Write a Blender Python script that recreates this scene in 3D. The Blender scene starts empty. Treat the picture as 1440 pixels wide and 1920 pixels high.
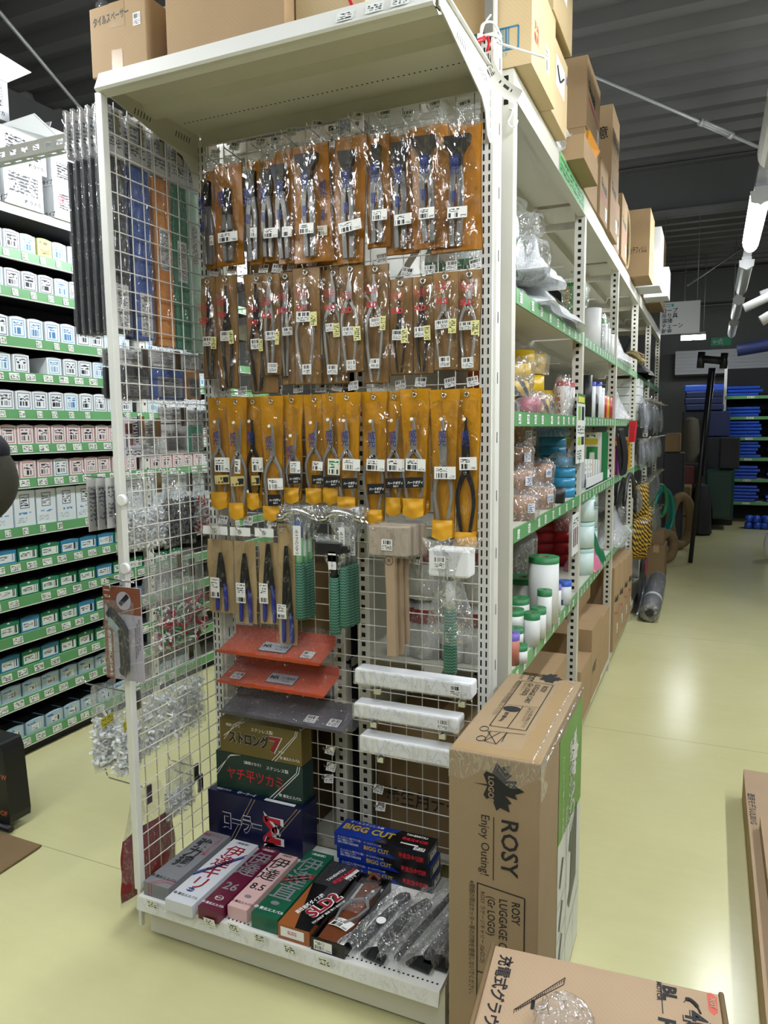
import bpy, bmesh, math, random
from mathutils import Vector, Matrix
rnd = random.Random(7)
S = bpy.context.scene
COL = bpy.context.collection
pi = math.pi

# ------------------------------------------------------------------ camera
FPX, CX, CY, CAMH = 1377.87, 720.0, 960.0, 1.46
RM = Matrix(((0.9141431, -0.03691732, -0.4037072), (0.4052847, 0.10609892, 0.90801285), (-0.0093115, 0.99367003, -0.11195162)))
cam_d = bpy.data.cameras.new('camera')
cam_d.sensor_fit = 'HORIZONTAL'; cam_d.sensor_width = 36.0; cam_d.lens = FPX / 1440 * 36
cam_d.clip_start = 0.02; cam_d.clip_end = 100
cam = bpy.data.objects.new('camera', cam_d); COL.objects.link(cam)
cr, cu_, cf = RM.col[0], RM.col[1], RM.col[2]
cam.matrix_world = Matrix(((cr[0], cu_[0], -cf[0], 0), (cr[1], cu_[1], -cf[1], 0), (cr[2], cu_[2], -cf[2], CAMH), (0, 0, 0, 1)))
S.camera = cam

# ------------------------------------------------------------------ world, exposure
W = bpy.data.worlds.new('world'); S.world = W; W.use_nodes = True
W.node_tree.nodes['Background'].inputs[0].default_value = (0.80, 0.88, 1.0, 1)
W.node_tree.nodes['Background'].inputs[1].default_value = 0.05
S.view_settings.view_transform = 'Standard'; S.view_settings.look = 'None'
S.view_settings.exposure = 1.25; S.view_settings.gamma = 1.0
S.view_settings.use_curve_mapping = False
S.cycles.max_bounces = 7; S.cycles.diffuse_bounces = 4; S.cycles.glossy_bounces = 3
S.cycles.transparent_max_bounces = 24; S.cycles.transmission_bounces = 4
S.cycles.sample_clamp_indirect = 4.0
S.cycles.caustics_reflective = False; S.cycles.caustics_refractive = False
LAMP_POWER = 26.0            # radiance of a lit tube diffuser
LAMP_Z = 2.71
RIGHT_LAMP_X, LEFT_LAMP_X = 0.20, -2.08
RIGHT_LIT = [-2.1, -0.24, 1.62, 5.3]; ADDED_SIDE_LIT = [1.6, 3.4, 5.0]; ADDED_SIDE_X = 1.5; RIGHT_DARK = [3.46, 7.15, 9.0, 10.8]  # the far-side row is added, unseen, for more light on the right aisle
LEFT_LIT = [-0.85, 1.0, 3.1, 4.95, 6.8]

# ------------------------------------------------------------------ helpers
def ray(px, py): return RM @ Vector((px - CX, -(py - CY), FPX))
def PY(px, py, y):
    d = ray(px, py); return d * (y / d.y) + Vector((0, 0, CAMH))
def PX(px, py, x):
    d = ray(px, py); return d * (x / d.x) + Vector((0, 0, CAMH))
def PZ(px, py, z):
    d = ray(px, py); return d * ((z - CAMH) / d.z) + Vector((0, 0, CAMH))
V = Vector
ORIG = {}

def hexc(h):
    h = h.lstrip('#'); r = []
    for i in (0, 2, 4):
        c = int(h[i:i+2], 16) / 255
        r.append(c / 12.92 if c <= 0.04045 else ((c + 0.055) / 1.055) ** 2.4)
    return (r[0], r[1], r[2], 1)

class MB:
    """collects geometry and links it as one mesh"""
    def __init__(s): s.v = []; s.f = []; s.m = []; s.uv = []; s.mats = []; s.sm = []
    def mi(s, m):
        if m not in s.mats: s.mats.append(m)
        return s.mats.index(m)
    def face(s, pts, m, uv=None, smooth=False):
        b = len(s.v); s.v += [V(p) for p in pts]; n = len(pts)
        s.f.append(tuple(range(b, b + n))); s.m.append(s.mi(m)); s.sm.append(smooth)
        s.uv.append(uv or ([(0, 0), (1, 0), (1, 1), (0, 1)] if n == 4 else [(0, 0)] * n))
        return s
    def raw(s, vs, fs, m, smooth=False):
        b = len(s.v); s.v += [V(p) for p in vs]; k = s.mi(m)
        for f in fs:
            s.f.append(tuple(i + b for i in f)); s.m.append(k); s.sm.append(smooth); s.uv.append([(0, 0), (1, 0), (1, 1), (0, 1)] if len(f) == 4 else [(0, 0)] * len(f))
        return s
    def hexa(s, c, m, fm=None):
        """c: 8 corners, bottom 4 ccw then top 4 ccw (0 front-left, 1 front-right, 2 back-right, 3 back-left); fm: material per face"""
        fm = fm or {}
        b = len(s.v); s.v += [V(p) for p in c]
        F = dict(front=(0, 1, 5, 4), right=(1, 2, 6, 5), back=(2, 3, 7, 6), left=(3, 0, 4, 7), top=(4, 5, 6, 7), bottom=(3, 2, 1, 0))
        for k, f in F.items():
            s.f.append(tuple(i + b for i in f)); s.m.append(s.mi(fm.get(k, m))); s.sm.append(False); s.uv.append([(0, 0), (1, 0), (1, 1), (0, 1)])
        return s
    def box(s, x0, x1, y0, y1, z0, z1, m, fm=None):
        return s.hexa([(x0, y0, z0), (x1, y0, z0), (x1, y1, z0), (x0, y1, z0), (x0, y0, z1), (x1, y0, z1), (x1, y1, z1), (x0, y1, z1)], m, fm)
    def obox(s, o, u, v, w, m, fm=None):
        """box from corner o along vectors u (right), v (back), w (up)"""
        o, u, v, w = V(o), V(u), V(v), V(w)
        return s.hexa([o, o+u, o+u+v, o+v, o+w, o+u+w, o+u+v+w, o+v+w], m, fm)
    def prism(s, pts, d, m, side=None, smooth=False):
        """polygon pts extruded by vector d"""
        d = V(d); n = len(pts); P = [V(p) for p in pts]
        s.face(P[::-1], m); s.face([p + d for p in P], m)
        b = len(s.v); s.v += P + [p + d for p in P]; k = s.mi(side or m)
        for i in range(n):
            j = (i + 1) % n
            s.f.append((b+i, b+j, b+n+j, b+n+i)); s.m.append(k); s.sm.append(smooth); s.uv.append([(0, 0), (1, 0), (1, 1), (0, 1)])
        return s
    def tube(s, path, r, m, n=8, closed=False, smooth=True, caps=True):
        P = [V(p) for p in path]; N = len(P); R = r if isinstance(r, (list, tuple)) else [r] * N
        rings = []; b = len(s.v); prev = None
        for i, p in enumerate(P):
            if closed: t = P[(i+1) % N] - P[i-1]
            else: t = P[min(i+1, N-1)] - P[max(i-1, 0)]
            t.normalize()
            if prev is None:
                a = V((0, 0, 1)) if abs(t.z) < .9 else V((1, 0, 0)); u = t.cross(a).normalized()
            else:
                u = (prev - t * prev.dot(t)); u = u.normalized() if u.length > 1e-6 else prev
            prev = u; w = t.cross(u)
            for k in range(n):
                a = 2 * pi * k / n; s.v.append(p + (u * math.cos(a) + w * math.sin(a)) * R[i])
        mm = s.mi(m)
        for i in range(N if closed else N - 1):
            j = (i + 1) % N
            for k in range(n):
                l = (k + 1) % n
                s.f.append((b+i*n+k, b+i*n+l, b+j*n+l, b+j*n+k)); s.m.append(mm); s.sm.append(smooth); s.uv.append([(k/n, i/N), ((k+1)/n, i/N), ((k+1)/n, (i+1)/N), (k/n, (i+1)/N)])
        if caps and not closed:
            s.f.append(tuple(b + k for k in range(n))[::-1]); s.m.append(mm); s.sm.append(False); s.uv.append([(0, 0)] * n)
            s.f.append(tuple(b + (N-1)*n + k for k in range(n))); s.m.append(mm); s.sm.append(False); s.uv.append([(0, 0)] * n)
        return s
    def lathe(s, o, prof, mats, n=20, axis=(0, 0, 1), smooth=True):
        """prof: (r, h) pairs; mats: one material or one per segment"""
        o = V(o); ax = V(axis).normalized(); a0 = V((1, 0, 0)) if abs(ax.x) < .9 else V((0, 1, 0))
        u = ax.cross(a0).normalized(); w = ax.cross(u); b = len(s.v)
        for r, h in prof:
            for k in range(n):
                a = 2 * pi * k / n; s.v.append(o + ax * h + (u * math.cos(a) + w * math.sin(a)) * r)
        for i in range(len(prof) - 1):
            mm = s.mi(mats[i] if isinstance(mats, (list, tuple)) else mats)
            flat = abs(prof[i][1] - prof[i+1][1]) < 1e-6
            for k in range(n):
                l = (k + 1) % n
                s.f.append((b+i*n+k, b+i*n+l, b+(i+1)*n+l, b+(i+1)*n+k)); s.m.append(mm); s.sm.append(smooth and not flat); s.uv.append([(2*k/n, 0), (2*(k+1)/n, 0), (2*(k+1)/n, 1), (2*k/n, 1)])
        return s
    def sheet(s, fn, nu, nv, m, smooth=True):
        b = len(s.v)
        for j in range(nv + 1):
            for i in range(nu + 1): s.v.append(V(fn(i / nu, j / nv)))
        mm = s.mi(m)
        for j in range(nv):
            for i in range(nu):
                a = b + j * (nu + 1) + i
                s.f.append((a, a+1, a+nu+2, a+nu+1)); s.m.append(mm); s.sm.append(smooth)
                s.uv.append([(i/nu, j/nv), ((i+1)/nu, j/nv), ((i+1)/nu, (j+1)/nv), (i/nu, (j+1)/nv)])
        return s
    def text(s, string, o, u, v, h, m, bold=0.0, wmax=None, align='l', res=2, lift=0.0006, wscale=1.0, line=1.0):
        """flat lettering; o: baseline start, u: reading direction, v: up; h: cap height in metres"""
        o = V(o); u = V(u).normalized(); v = V(v).normalized(); nrm = u.cross(v)
        vs, fs, (x0, x1, y0, y1) = text_geo(string, bold, res, line)
        if not fs: return s
        k = h / 0.80; kx = k * wscale; w = (x1 - x0) * kx
        if wmax and w > wmax: kx *= wmax / w; w = wmax
        sh = {'l': -x0 * kx, 'c': -(x0 + x1) / 2 * kx, 'r': -x1 * kx}[align]
        return s.raw([o + u * (x * kx + sh) + v * (y * k) + nrm * lift for x, y in vs], fs, m)
    def vtext(s, string, o, u, v, h, m, bold=0.0, pitch=1.12, wscale=1.0, lift=0.0006):
        """characters stacked downwards; o: top centre"""
        for i, ch in enumerate(string):
            s.text(ch, V(o) - V(v).normalized() * h * (1 + i * pitch), u, v, h, m, bold, align='c', wscale=wscale, lift=lift)
        return s
    def poly(s, pts2, o, u, v, k, m, lift=0.0006):
        """filled outline from 2-D points, ear-cut"""
        o = V(o); u = V(u).normalized(); v = V(v).normalized(); nrm = u.cross(v)
        from mathutils.geometry import tessellate_polygon
        tri = tessellate_polygon([[V((x, y, 0)) for x, y in pts2]])
        P = [o + u * (x * k) + v * (y * k) + nrm * lift for x, y in pts2]
        fs = []
        for t in tri:
            a, b_, c = (V(pts2[i]) for i in t)
            cr_ = (b_ - a).x * (c - a).y - (b_ - a).y * (c - a).x
            fs.append(tuple(t) if cr_ > 0 else tuple(t[::-1]))
        return s.raw(P, fs, m)
    def sticker(s, o, u, v, w, h, m, lift=0.0008):
        """rectangle centred on o"""
        o = V(o); u = V(u).normalized(); v = V(v).normalized(); n = u.cross(v) * lift
        a = u * (w / 2); b = v * (h / 2)
        return s.face([o-a-b+n, o+a-b+n, o+a+b+n, o-a+b+n], m)
    def line(s, a, b, w, nrm, m, lift=0.0006):
        a, b, nrm = V(a), V(b), V(nrm).normalized(); t = (b - a).normalized().cross(nrm) * (w / 2); l = nrm * lift
        return s.face([a+t+l, b+t+l, b-t+l, a-t+l][::-1], m)
    def mesh(s, name, off=V((0, 0, 0))):
        me = bpy.data.meshes.new(name)
        me.from_pydata([(p - off)[:] for p in s.v], [], s.f)
        for m in s.mats: me.materials.append(m)
        me.polygons.foreach_set('material_index', s.m); me.polygons.foreach_set('use_smooth', s.sm)
        uvl = me.uv_layers.new(name='UVMap')
        flat = [c for f in s.uv for p in f for c in p]; uvl.data.foreach_set('uv', flat)
        me.update(); return me
    def obj(s, name, parent=None, bevel=None, label=None):
        """parent None: origin at the middle of its base"""
        if parent is not None: off = ORIG[parent.name]
        else:
            xs = [p.x for p in s.v]; ys = [p.y for p in s.v]; zs = [p.z for p in s.v]
            off = V(((min(xs)+max(xs))/2, (min(ys)+max(ys))/2, min(zs)))
        o = bpy.data.objects.new(name, s.mesh(name, off)); COL.objects.link(o)
        if parent is not None: o.parent = parent
        else: o.location = off
        ORIG[o.name] = off
        if label: o['label'] = label
        if bevel:
            b = o.modifiers.new('bevel', 'BEVEL'); b.width = bevel; b.segments = 2; b.limit_method = 'ANGLE'; b.angle_limit = math.radians(40)
        return o

TG = {}
def text_geo(string, bold, res, line):
    key = (string, bold, res, line)
    if key in TG: return TG[key]
    cu = bpy.data.curves.new('lettering', 'FONT'); cu.body = string; cu.size = 1; cu.resolution_u = res; cu.offset = bold; cu.space_line = line
    o = bpy.data.objects.new('lettering', cu); COL.objects.link(o)
    dg = bpy.context.evaluated_depsgraph_get()
    me = bpy.data.meshes.new_from_object(o.evaluated_get(dg))
    vs = [(x.co.x, x.co.y) for x in me.vertices]; fs = []
    for p in me.polygons:
        f = tuple(p.vertices)
        fs.append(f if p.normal.z > 0 else f[::-1])
    bpy.data.objects.remove(o); bpy.data.meshes.remove(me); bpy.data.curves.remove(cu)
    if not vs: TG[key] = ([], [], (0, 0, 0, 0)); return TG[key]
    xs = [a for a, b in vs]; ys = [b for a, b in vs]
    TG[key] = (vs, fs, (min(xs), max(xs), min(ys), max(ys))); return TG[key]

def thing(name, label, cat, loc, group=None):
    o = bpy.data.objects.new(name, None); COL.objects.link(o); o.empty_display_size = 0.05
    o.location = V(loc); ORIG[o.name] = V(loc)
    o['label'] = label; o['category'] = cat
    if group: o['group'] = group
    return o
def tag(o, label, cat, group=None, kind=None):
    o['label'] = label; o['category'] = cat
    if group: o['group'] = group
    if kind: o['kind'] = kind
    return o
def struct(mb, name, label=None):
    o = mb.obj(name); o['kind'] = 'structure'; o['label'] = label or name.replace('_', ' '); o['category'] = name.split('_')[0]
    return o
def dup(root, loc, label=None, group=None, rotz=None, scale=None):
    r = root.copy(); COL.objects.link(r); r.location = V(loc)
    if rotz is not None: r.rotation_euler = (0, 0, rotz)
    if scale is not None: r.scale = scale if hasattr(scale, '__len__') else (scale,) * 3
    if label: r['label'] = label
    if group: r['group'] = group
    for ch in list(root.children):
        c = ch.copy(); COL.objects.link(c); c.parent = r
        for g in ch.children:
            d = g.copy(); COL.objects.link(d); d.parent = c
    return r

# ------------------------------------------------------------------ materials
MC = {}
class NT:
    def __init__(s, m): s.t = m.node_tree; s.n = s.t.nodes; s.l = s.t.links
    def N(s, typ, **k):
        n = s.n.new(typ)
        for a, b in k.items(): setattr(n, a, b)
        return n
    def link(s, a, b): s.l.new(a, b)
    def val(s, sock, x):
        if hasattr(x, 'is_output'): s.l.new(x, sock)
        else: sock.default_value = x
    def math(s, op, a, b=0.0, c=0.0):
        n = s.N('ShaderNodeMath', operation=op); s.val(n.inputs[0], a); s.val(n.inputs[1], b)
        if op in ('MULTIPLY_ADD', 'COMPARE'): s.val(n.inputs[2], c)
        return n.outputs[0]
    def mix(s, fac, a, b):
        n = s.N('ShaderNodeMix', data_type='RGBA'); s.val(n.inputs[0], fac); s.val(n.inputs[6], a); s.val(n.inputs[7], b); return n.outputs[2]
    def box2(s, u, v, r):
        """1 inside the rectangle r = (u0, v0, u1, v1)"""
        a = s.math('MULTIPLY', s.math('GREATER_THAN', u, r[0]), s.math('LESS_THAN', u, r[2]))
        b = s.math('MULTIPLY', s.math('GREATER_THAN', v, r[1]), s.math('LESS_THAN', v, r[3]))
        return s.math('MULTIPLY', a, b)

def base_mat(name):
    m = bpy.data.materials.new(name); m.use_nodes = True
    return m, NT(m), m.node_tree.nodes['Principled BSDF']
def mat(name, col, rough=0.5, metal=0.0, var=0.06, vscale=12.0, bump=0.0, bscale=60.0, emit=0.0, spec=0.5, coat=0.0):
    if name in MC: return MC[name]
    m, t, p = base_mat(name); c = hexc(col) if isinstance(col, str) else col
    p.inputs['Roughness'].default_value = rough; p.inputs['Metallic'].default_value = metal
    p.inputs['Specular IOR Level'].default_value = spec; p.inputs['Coat Weight'].default_value = coat
    tc = t.N('ShaderNodeTexCoord')
    if var:
        n = t.N('ShaderNodeTexNoise'); n.inputs['Scale'].default_value = vscale; n.inputs['Detail'].default_value = 4
        t.link(tc.outputs['Object'], n.inputs['Vector'])
        k = t.math('MULTIPLY_ADD', n.outputs[0], 2 * var, 1 - var)
        h = t.N('ShaderNodeVectorMath', operation='SCALE'); h.inputs[0].default_value = c[:3]; t.link(k, h.inputs['Scale'])
        t.link(h.outputs[0], p.inputs['Base Color'])
    else: p.inputs['Base Color'].default_value = c
    if bump:
        n2 = t.N('ShaderNodeTexNoise'); n2.inputs['Scale'].default_value = bscale; n2.inputs['Detail'].default_value = 3
        t.link(tc.outputs['Object'], n2.inputs['Vector'])
        b = t.N('ShaderNodeBump'); b.inputs['Strength'].default_value = bump; b.inputs['Distance'].default_value = 0.01
        t.link(n2.outputs[0], b.inputs['Height']); t.link(b.outputs[0], p.inputs['Normal'])
    if emit:
        p.inputs['Emission Color'].default_value = c; p.inputs['Emission Strength'].default_value = emit
    MC[name] = m; return m
def film(name, col='#f4f6f8', opacity=0.05, gloss=0.10, rough=0.10, bump=0.7, bscale=26.0):
    """thin clear plastic: mostly see-through, shine gathered on creases"""
    if name in MC: return MC[name]
    m = bpy.data.materials.new(name); m.use_nodes = True; t = NT(m); t.n.clear()
    out = t.N('ShaderNodeOutputMaterial'); tr = t.N('ShaderNodeBsdfTransparent'); gl = t.N('ShaderNodeBsdfGlossy'); df = t.N('ShaderNodeBsdfDiffuse')
    gl.inputs['Roughness'].default_value = rough; gl.inputs['Color'].default_value = (1, 1, 1, 1); df.inputs['Color'].default_value = hexc(col)
    tr.inputs['Color'].default_value = tuple(0.12 * x + 0.88 for x in hexc(col)[:3]) + (1,)
    tc = t.N('ShaderNodeTexCoord'); n = t.N('ShaderNodeTexNoise'); n.inputs['Scale'].default_value = bscale; n.inputs['Detail'].default_value = 2; n.inputs['Distortion'].default_value = 1.5
    mp = t.N('ShaderNodeMapping'); mp.inputs['Scale'].default_value = (1.6, 1.6, 0.6); t.link(tc.outputs['Object'], mp.inputs[0]); t.link(mp.outputs[0], n.inputs['Vector'])
    b = t.N('ShaderNodeBump'); b.inputs['Strength'].default_value = bump; b.inputs['Distance'].default_value = 0.02
    t.link(n.outputs[0], b.inputs['Height']); t.link(b.outputs[0], gl.inputs['Normal'])
    lw = t.N('ShaderNodeLayerWeight'); lw.inputs['Blend'].default_value = 0.15
    crease = t.math('LESS_THAN', t.math('ABSOLUTE', t.math('SUBTRACT', n.outputs[0], 0.5)), 0.035)
    m1 = t.N('ShaderNodeMixShader'); m1.inputs[0].default_value = opacity; t.link(tr.outputs[0], m1.inputs[1]); t.link(df.outputs[0], m1.inputs[2])
    m2 = t.N('ShaderNodeMixShader'); f = t.math('ADD', t.math('MULTIPLY_ADD', lw.outputs['Fresnel'], 0.25, gloss * 0.22), t.math('MULTIPLY', crease, gloss * 1.6)); t.link(f, m2.inputs[0]); t.link(m1.outputs[0], m2.inputs[1]); t.link(gl.outputs[0], m2.inputs[2])
    t.link(m2.outputs[0], out.inputs[0]); MC[name] = m; return m
def label_mat(name, base='#e9e9e4', ink='#26262a', regions=(), border=None, fills=(), rough=0.45):
    """printed label. regions: ('bar', u0,v0,u1,v1, n) barcode or ('txt', u0,v0,u1,v1, rows, cols) small print;
       fills: (colour, u0,v0,u1,v1); border: (colour, inset u, inset v, width)"""
    if name in MC: return MC[name]
    m, t, p = base_mat(name); p.inputs['Roughness'].default_value = rough
    uv = t.N('ShaderNodeUVMap'); sp = t.N('ShaderNodeSeparateXYZ'); t.link(uv.outputs[0], sp.inputs[0]); u, v = sp.outputs[0], sp.outputs[1]
    oi = t.N('ShaderNodeObjectInfo'); seed = oi.outputs['Random']
    col = hexc(base)
    for f in fills: col = t.mix(t.box2(u, v, f[1:5]), col, hexc(f[0]))
    if border:
        bc, iu, iv, wd = border
        o_ = t.box2(u, v, (iu, iv, 1-iu, 1-iv)); i_ = t.box2(u, v, (iu+wd, iv+wd, 1-iu-wd, 1-iv-wd))
        col = t.mix(t.math('SUBTRACT', o_, i_), col, hexc(bc))
    for r in regions:
        k = r[0]; msk = t.box2(u, v, r[1:5]); wn = t.N('ShaderNodeTexWhiteNoise', noise_dimensions='3D'); cb = t.N('ShaderNodeCombineXYZ')
        if k == 'bar':
            t.link(t.math('FLOOR', t.math('MULTIPLY', u, r[5])), cb.inputs[0]); t.link(seed, cb.inputs[2]); t.link(cb.outputs[0], wn.inputs[0])
            on = t.math('GREATER_THAN', wn.outputs['Value'], 0.42)
            c2 = hexc(r[6]) if len(r) > 6 else hexc(ink)
        else:
            rows, cols = r[5], r[6]
            y = t.math('MULTIPLY', t.math('SUBTRACT', v, r[2]), rows / (r[4] - r[2]))
            t.link(t.math('FLOOR', t.math('MULTIPLY', u, cols)), cb.inputs[0]); t.link(t.math('FLOOR', t.math('MULTIPLY', y, 3.0)), cb.inputs[1]); t.link(seed, cb.inputs[2]); t.link(cb.outputs[0], wn.inputs[0])
            on = t.math('MULTIPLY', t.math('GREATER_THAN', wn.outputs['Value'], 0.45), t.math('LESS_THAN', t.math('FRACT', y), 0.66))
            c2 = hexc(r[7]) if len(r) > 7 else hexc(ink)
        col = t.mix(t.math('MULTIPLY', on, msk), col, c2)
    if hasattr(col, 'is_output'): t.link(col, p.inputs['Base Color'])
    else: p.inputs['Base Color'].default_value = col
    MC[name] = m; return m
def card(name, col='#b08d62', corr=True):
    """corrugated cardboard: faint flutes, mottling"""
    if name in MC: return MC[name]
    m, t, p = base_mat(name); p.inputs['Roughness'].default_value = 0.75; p.inputs['Specular IOR Level'].default_value = 0.3
    tc = t.N('ShaderNodeTexCoord'); n = t.N('ShaderNodeTexNoise'); n.inputs['Scale'].default_value = 9; n.inputs['Detail'].default_value = 6
    t.link(tc.outputs['Object'], n.inputs['Vector'])
    n2 = t.N('ShaderNodeTexNoise'); n2.inputs['Scale'].default_value = 400; t.link(tc.outputs['Object'], n2.inputs['Vector'])
    k = t.math('MULTIPLY_ADD', n.outputs[0], 0.16, 0.92); k = t.math('MULTIPLY', k, t.math('MULTIPLY_ADD', n2.outputs[0], 0.12, 0.94))
    if corr:
        w = t.N('ShaderNodeTexWave', bands_direction='DIAGONAL'); w.inputs['Scale'].default_value = 55; t.link(tc.outputs['Object'], w.inputs['Vector'])
        k = t.math('MULTIPLY', k, t.math('MULTIPLY_ADD', w.outputs['Fac'], 0.04, 0.98))
    h = t.N('ShaderNodeVectorMath', operation='SCALE'); h.inputs[0].default_value = hexc(col)[:3]; t.link(k, h.inputs['Scale']); t.link(h.outputs[0], p.inputs['Base Color'])
    MC[name] = m; return m

M_STEEL = mat('shelf_enamel', '#c9c7bb', 0.42, var=0.04, vscale=5)
M_WHITE = mat('white_enamel', '#dcdcd6', 0.38, var=0.03, vscale=6)
M_HOLE = mat('slot_dark', '#0a0a0b', 0.9, var=0)
M_CHROME = mat('chrome', '#c8c8ca', 0.22, 1.0, var=0.05)
M_TOOL = mat('tool_steel', '#a3a4a6', 0.36, 0.55, var=0.2, vscale=30)
M_DARKTOOL = mat('blackened_steel', '#2a2c31', 0.4, 0.6, var=0.2, vscale=30)
M_GREEN = mat('green_price_rail', '#5f9a63', 0.4, var=0.05)
M_BLACK = mat('black_plastic', '#141518', 0.45, var=0.1)
M_INK = mat('black_print', '#17171a', 0.6, var=0)
M_WHITEPRINT = mat('white_print', '#e8e8e6', 0.5, var=0)
M_RED = mat('red_print', '#c01f2b', 0.5, var=0)
M_FILM = film('clear_bag_film')
M_FILM2 = film('crinkled_bag_film', '#e6eaee', 0.10, 0.22, 0.14, 0.9, 30)
M_CARD = card('cardboard', '#a58a68'); M_CARDD = card('cardboard_dark', '#7d6749'); M_CARDL = card('cardboard_pale', '#bfa982')
M_TAPE = mat('brown_packing_tape', '#a08560', 0.3, var=0.05)
M_TAG = label_mat('barcode_tag', '#dcdcd8', '#222226', [('bar', .08, .55, .92, .9, 34), ('txt', .08, .1, .92, .48, 3, 16)])
M_LABEL = label_mat('product_label', '#e6e6e2', '#222226', [('bar', .06, .08, .6, .48, 34), ('txt', .08, .58, .6, .9, 2, 11), ('txt', .66, .1, .95, .3, 2, 8)])
M_PRICE = label_mat('price_card', '#e2e5e0', '#2c2c30', [('txt', .1, .15, .9, .9, 3, 9)])
# ------------------------------------------------------------------ the room
def floor_mat():
    m, t, p = base_mat('floor_vinyl')
    tc = t.N('ShaderNodeTexCoord'); n = t.N('ShaderNodeTexNoise'); n.inputs['Scale'].default_value = 1.3; n.inputs['Detail'].default_value = 8; n.inputs['Roughness'].default_value = 0.65
    t.link(tc.outputs['Object'], n.inputs['Vector'])
    c = t.mix(n.outputs[0], hexc('#c2bd88'), hexc('#dad6a8'))
    mp = t.N('ShaderNodeMapping'); mp.inputs['Scale'].default_value = (1, 6, 1); mp.inputs['Rotation'].default_value = (0, 0, 0.6); t.link(tc.outputs['Object'], mp.inputs[0])
    n2 = t.N('ShaderNodeTexNoise'); n2.inputs['Scale'].default_value = 7; n2.inputs['Detail'].default_value = 5; t.link(mp.outputs[0], n2.inputs['Vector'])
    c = t.mix(t.math('MULTIPLY', n2.outputs[0], 0.10), c, hexc('#8a865a'))
    # sheet seams
    sp = t.N('ShaderNodeSeparateXYZ'); t.link(tc.outputs['Object'], sp.inputs[0])
    fx = t.math('ABSOLUTE', t.math('SUBTRACT', t.math('FRACT', t.math('MULTIPLY_ADD', sp.outputs[0], 0.55, 0.31)), 0.5))
    fy = t.math('ABSOLUTE', t.math('SUBTRACT', t.math('FRACT', t.math('MULTIPLY_ADD', sp.outputs[1], 0.55, 0.12)), 0.5))
    sm = t.math('LESS_THAN', fy, 0.0009)
    c = t.mix(t.math('MULTIPLY', sm, 0.55), c, hexc('#57553a'))
    t.link(c, p.inputs['Base Color'])
    p.inputs['Roughness'].default_value = 0.21
    p.inputs['Specular IOR Level'].default_value = 0.5
    b = t.N('ShaderNodeBump'); b.inputs['Strength'].default_value = 0.06; b.inputs['Distance'].default_value = 0.01
    n3 = t.N('ShaderNodeTexNoise'); n3.inputs['Scale'].default_value = 5; n3.inputs['Detail'].default_value = 3; t.link(tc.outputs['Object'], n3.inputs['Vector'])
    t.link(n3.outputs[0], b.inputs['Height']); t.link(b.outputs[0], p.inputs['Normal'])
    return m
struct(MB().box(-4.6, 3.3, -5, 14.4, -0.06, 0, floor_mat()), 'floor', 'glossy yellow-green vinyl shop floor')
M_CEIL = mat('ceiling_deck_steel', '#474645', 0.62, 0.1, var=0.12, vscale=3)
M_CEILD = mat('girder_paint', '#3c3d3c', 0.6, var=0.06)
CZ = 3.9
mb = MB(); pts = []
y = -5.0
while y < 14.4:
    pts += [(y, CZ), (y + 0.13, CZ), (y + 0.17, CZ - 0.07), (y + 0.26, CZ - 0.07)]; y += 0.30
pts.append((14.5, CZ))
for a, b in zip(pts, pts[1:]):
    mb.face([(-4.6, a[0], a[1]), (-4.6, b[0], b[1]), (3.3, b[0], b[1]), (3.3, a[0], a[1])], M_CEIL)
mb.box(-4.6, 3.3, -5, 14.5, CZ + 0.02, CZ + 0.08, M_CEIL)
struct(mb, 'ceiling', 'grey corrugated steel roof deck')
M_WALLD = mat('wall_dark_panel', '#4c4d4c', 0.7, var=0.05)
M_WALLB = mat('wall_grey_panel', '#6e706f', 0.6, var=0.05)
struct(MB().box(-4.66, -4.6, -5, 14.4, -0.06, CZ, M_WALLD), 'wall_left', 'dark panelled side wall of the shop')
struct(MB().box(3.3, 3.36, -5, 14.4, -0.06, CZ, M_WALLD), 'wall_right', 'dark panelled wall across the right aisle')
struct(MB().box(-4.6, 3.3, 14.4, 14.46, -0.06, CZ, M_WALLB), 'wall_back', 'grey end wall of the shop')
struct(MB().box(-4.6, 3.3, -5.06, -5, -0.06, CZ, M_WALLD), 'wall_front', 'wall at the shop entrance')
# girders across the hall
def girder(y, z0, z1):
    w = MB(); w.box(-4.6, 3.3, y, y + 0.012, z0, z1, M_CEILD)
    w.box(-4.6, 3.3, y - 0.09, y + 0.1, z0 - 0.015, z0, M_CEIL); w.box(-4.6, 3.3, y - 0.09, y + 0.1, z1, z1 + 0.015, M_CEIL)
    o = struct(w, 'beam_roof', 'grey steel roof girder spanning the hall')
girder(7.5, 3.42, CZ - 0.09)
girder(12.6, 3.3, CZ - 0.09)
w = MB(); w.box(-4.52, -4.5, -5, 14.4, 3.0, CZ - 0.09, M_CEILD); w.box(-4.58, -4.4, -5, 14.4, 2.985, 3.0, M_CEIL)
struct(w, 'beam_side', 'dark steel girder running along the left wall')
# white siding band on the end wall
w = MB(); M_SID = mat('white_siding', '#c9ccd0', 0.4, var=0.04)
for i in range(7): w.box(-0.62, 3.25, 13.8 - 0.004 * (i % 2), 14.4, 2.345 + i * 0.057, 2.400 + i * 0.057, M_SID)
struct(w, 'trim_1', 'white ribbed siding band above the blue sheet shelves')
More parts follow.
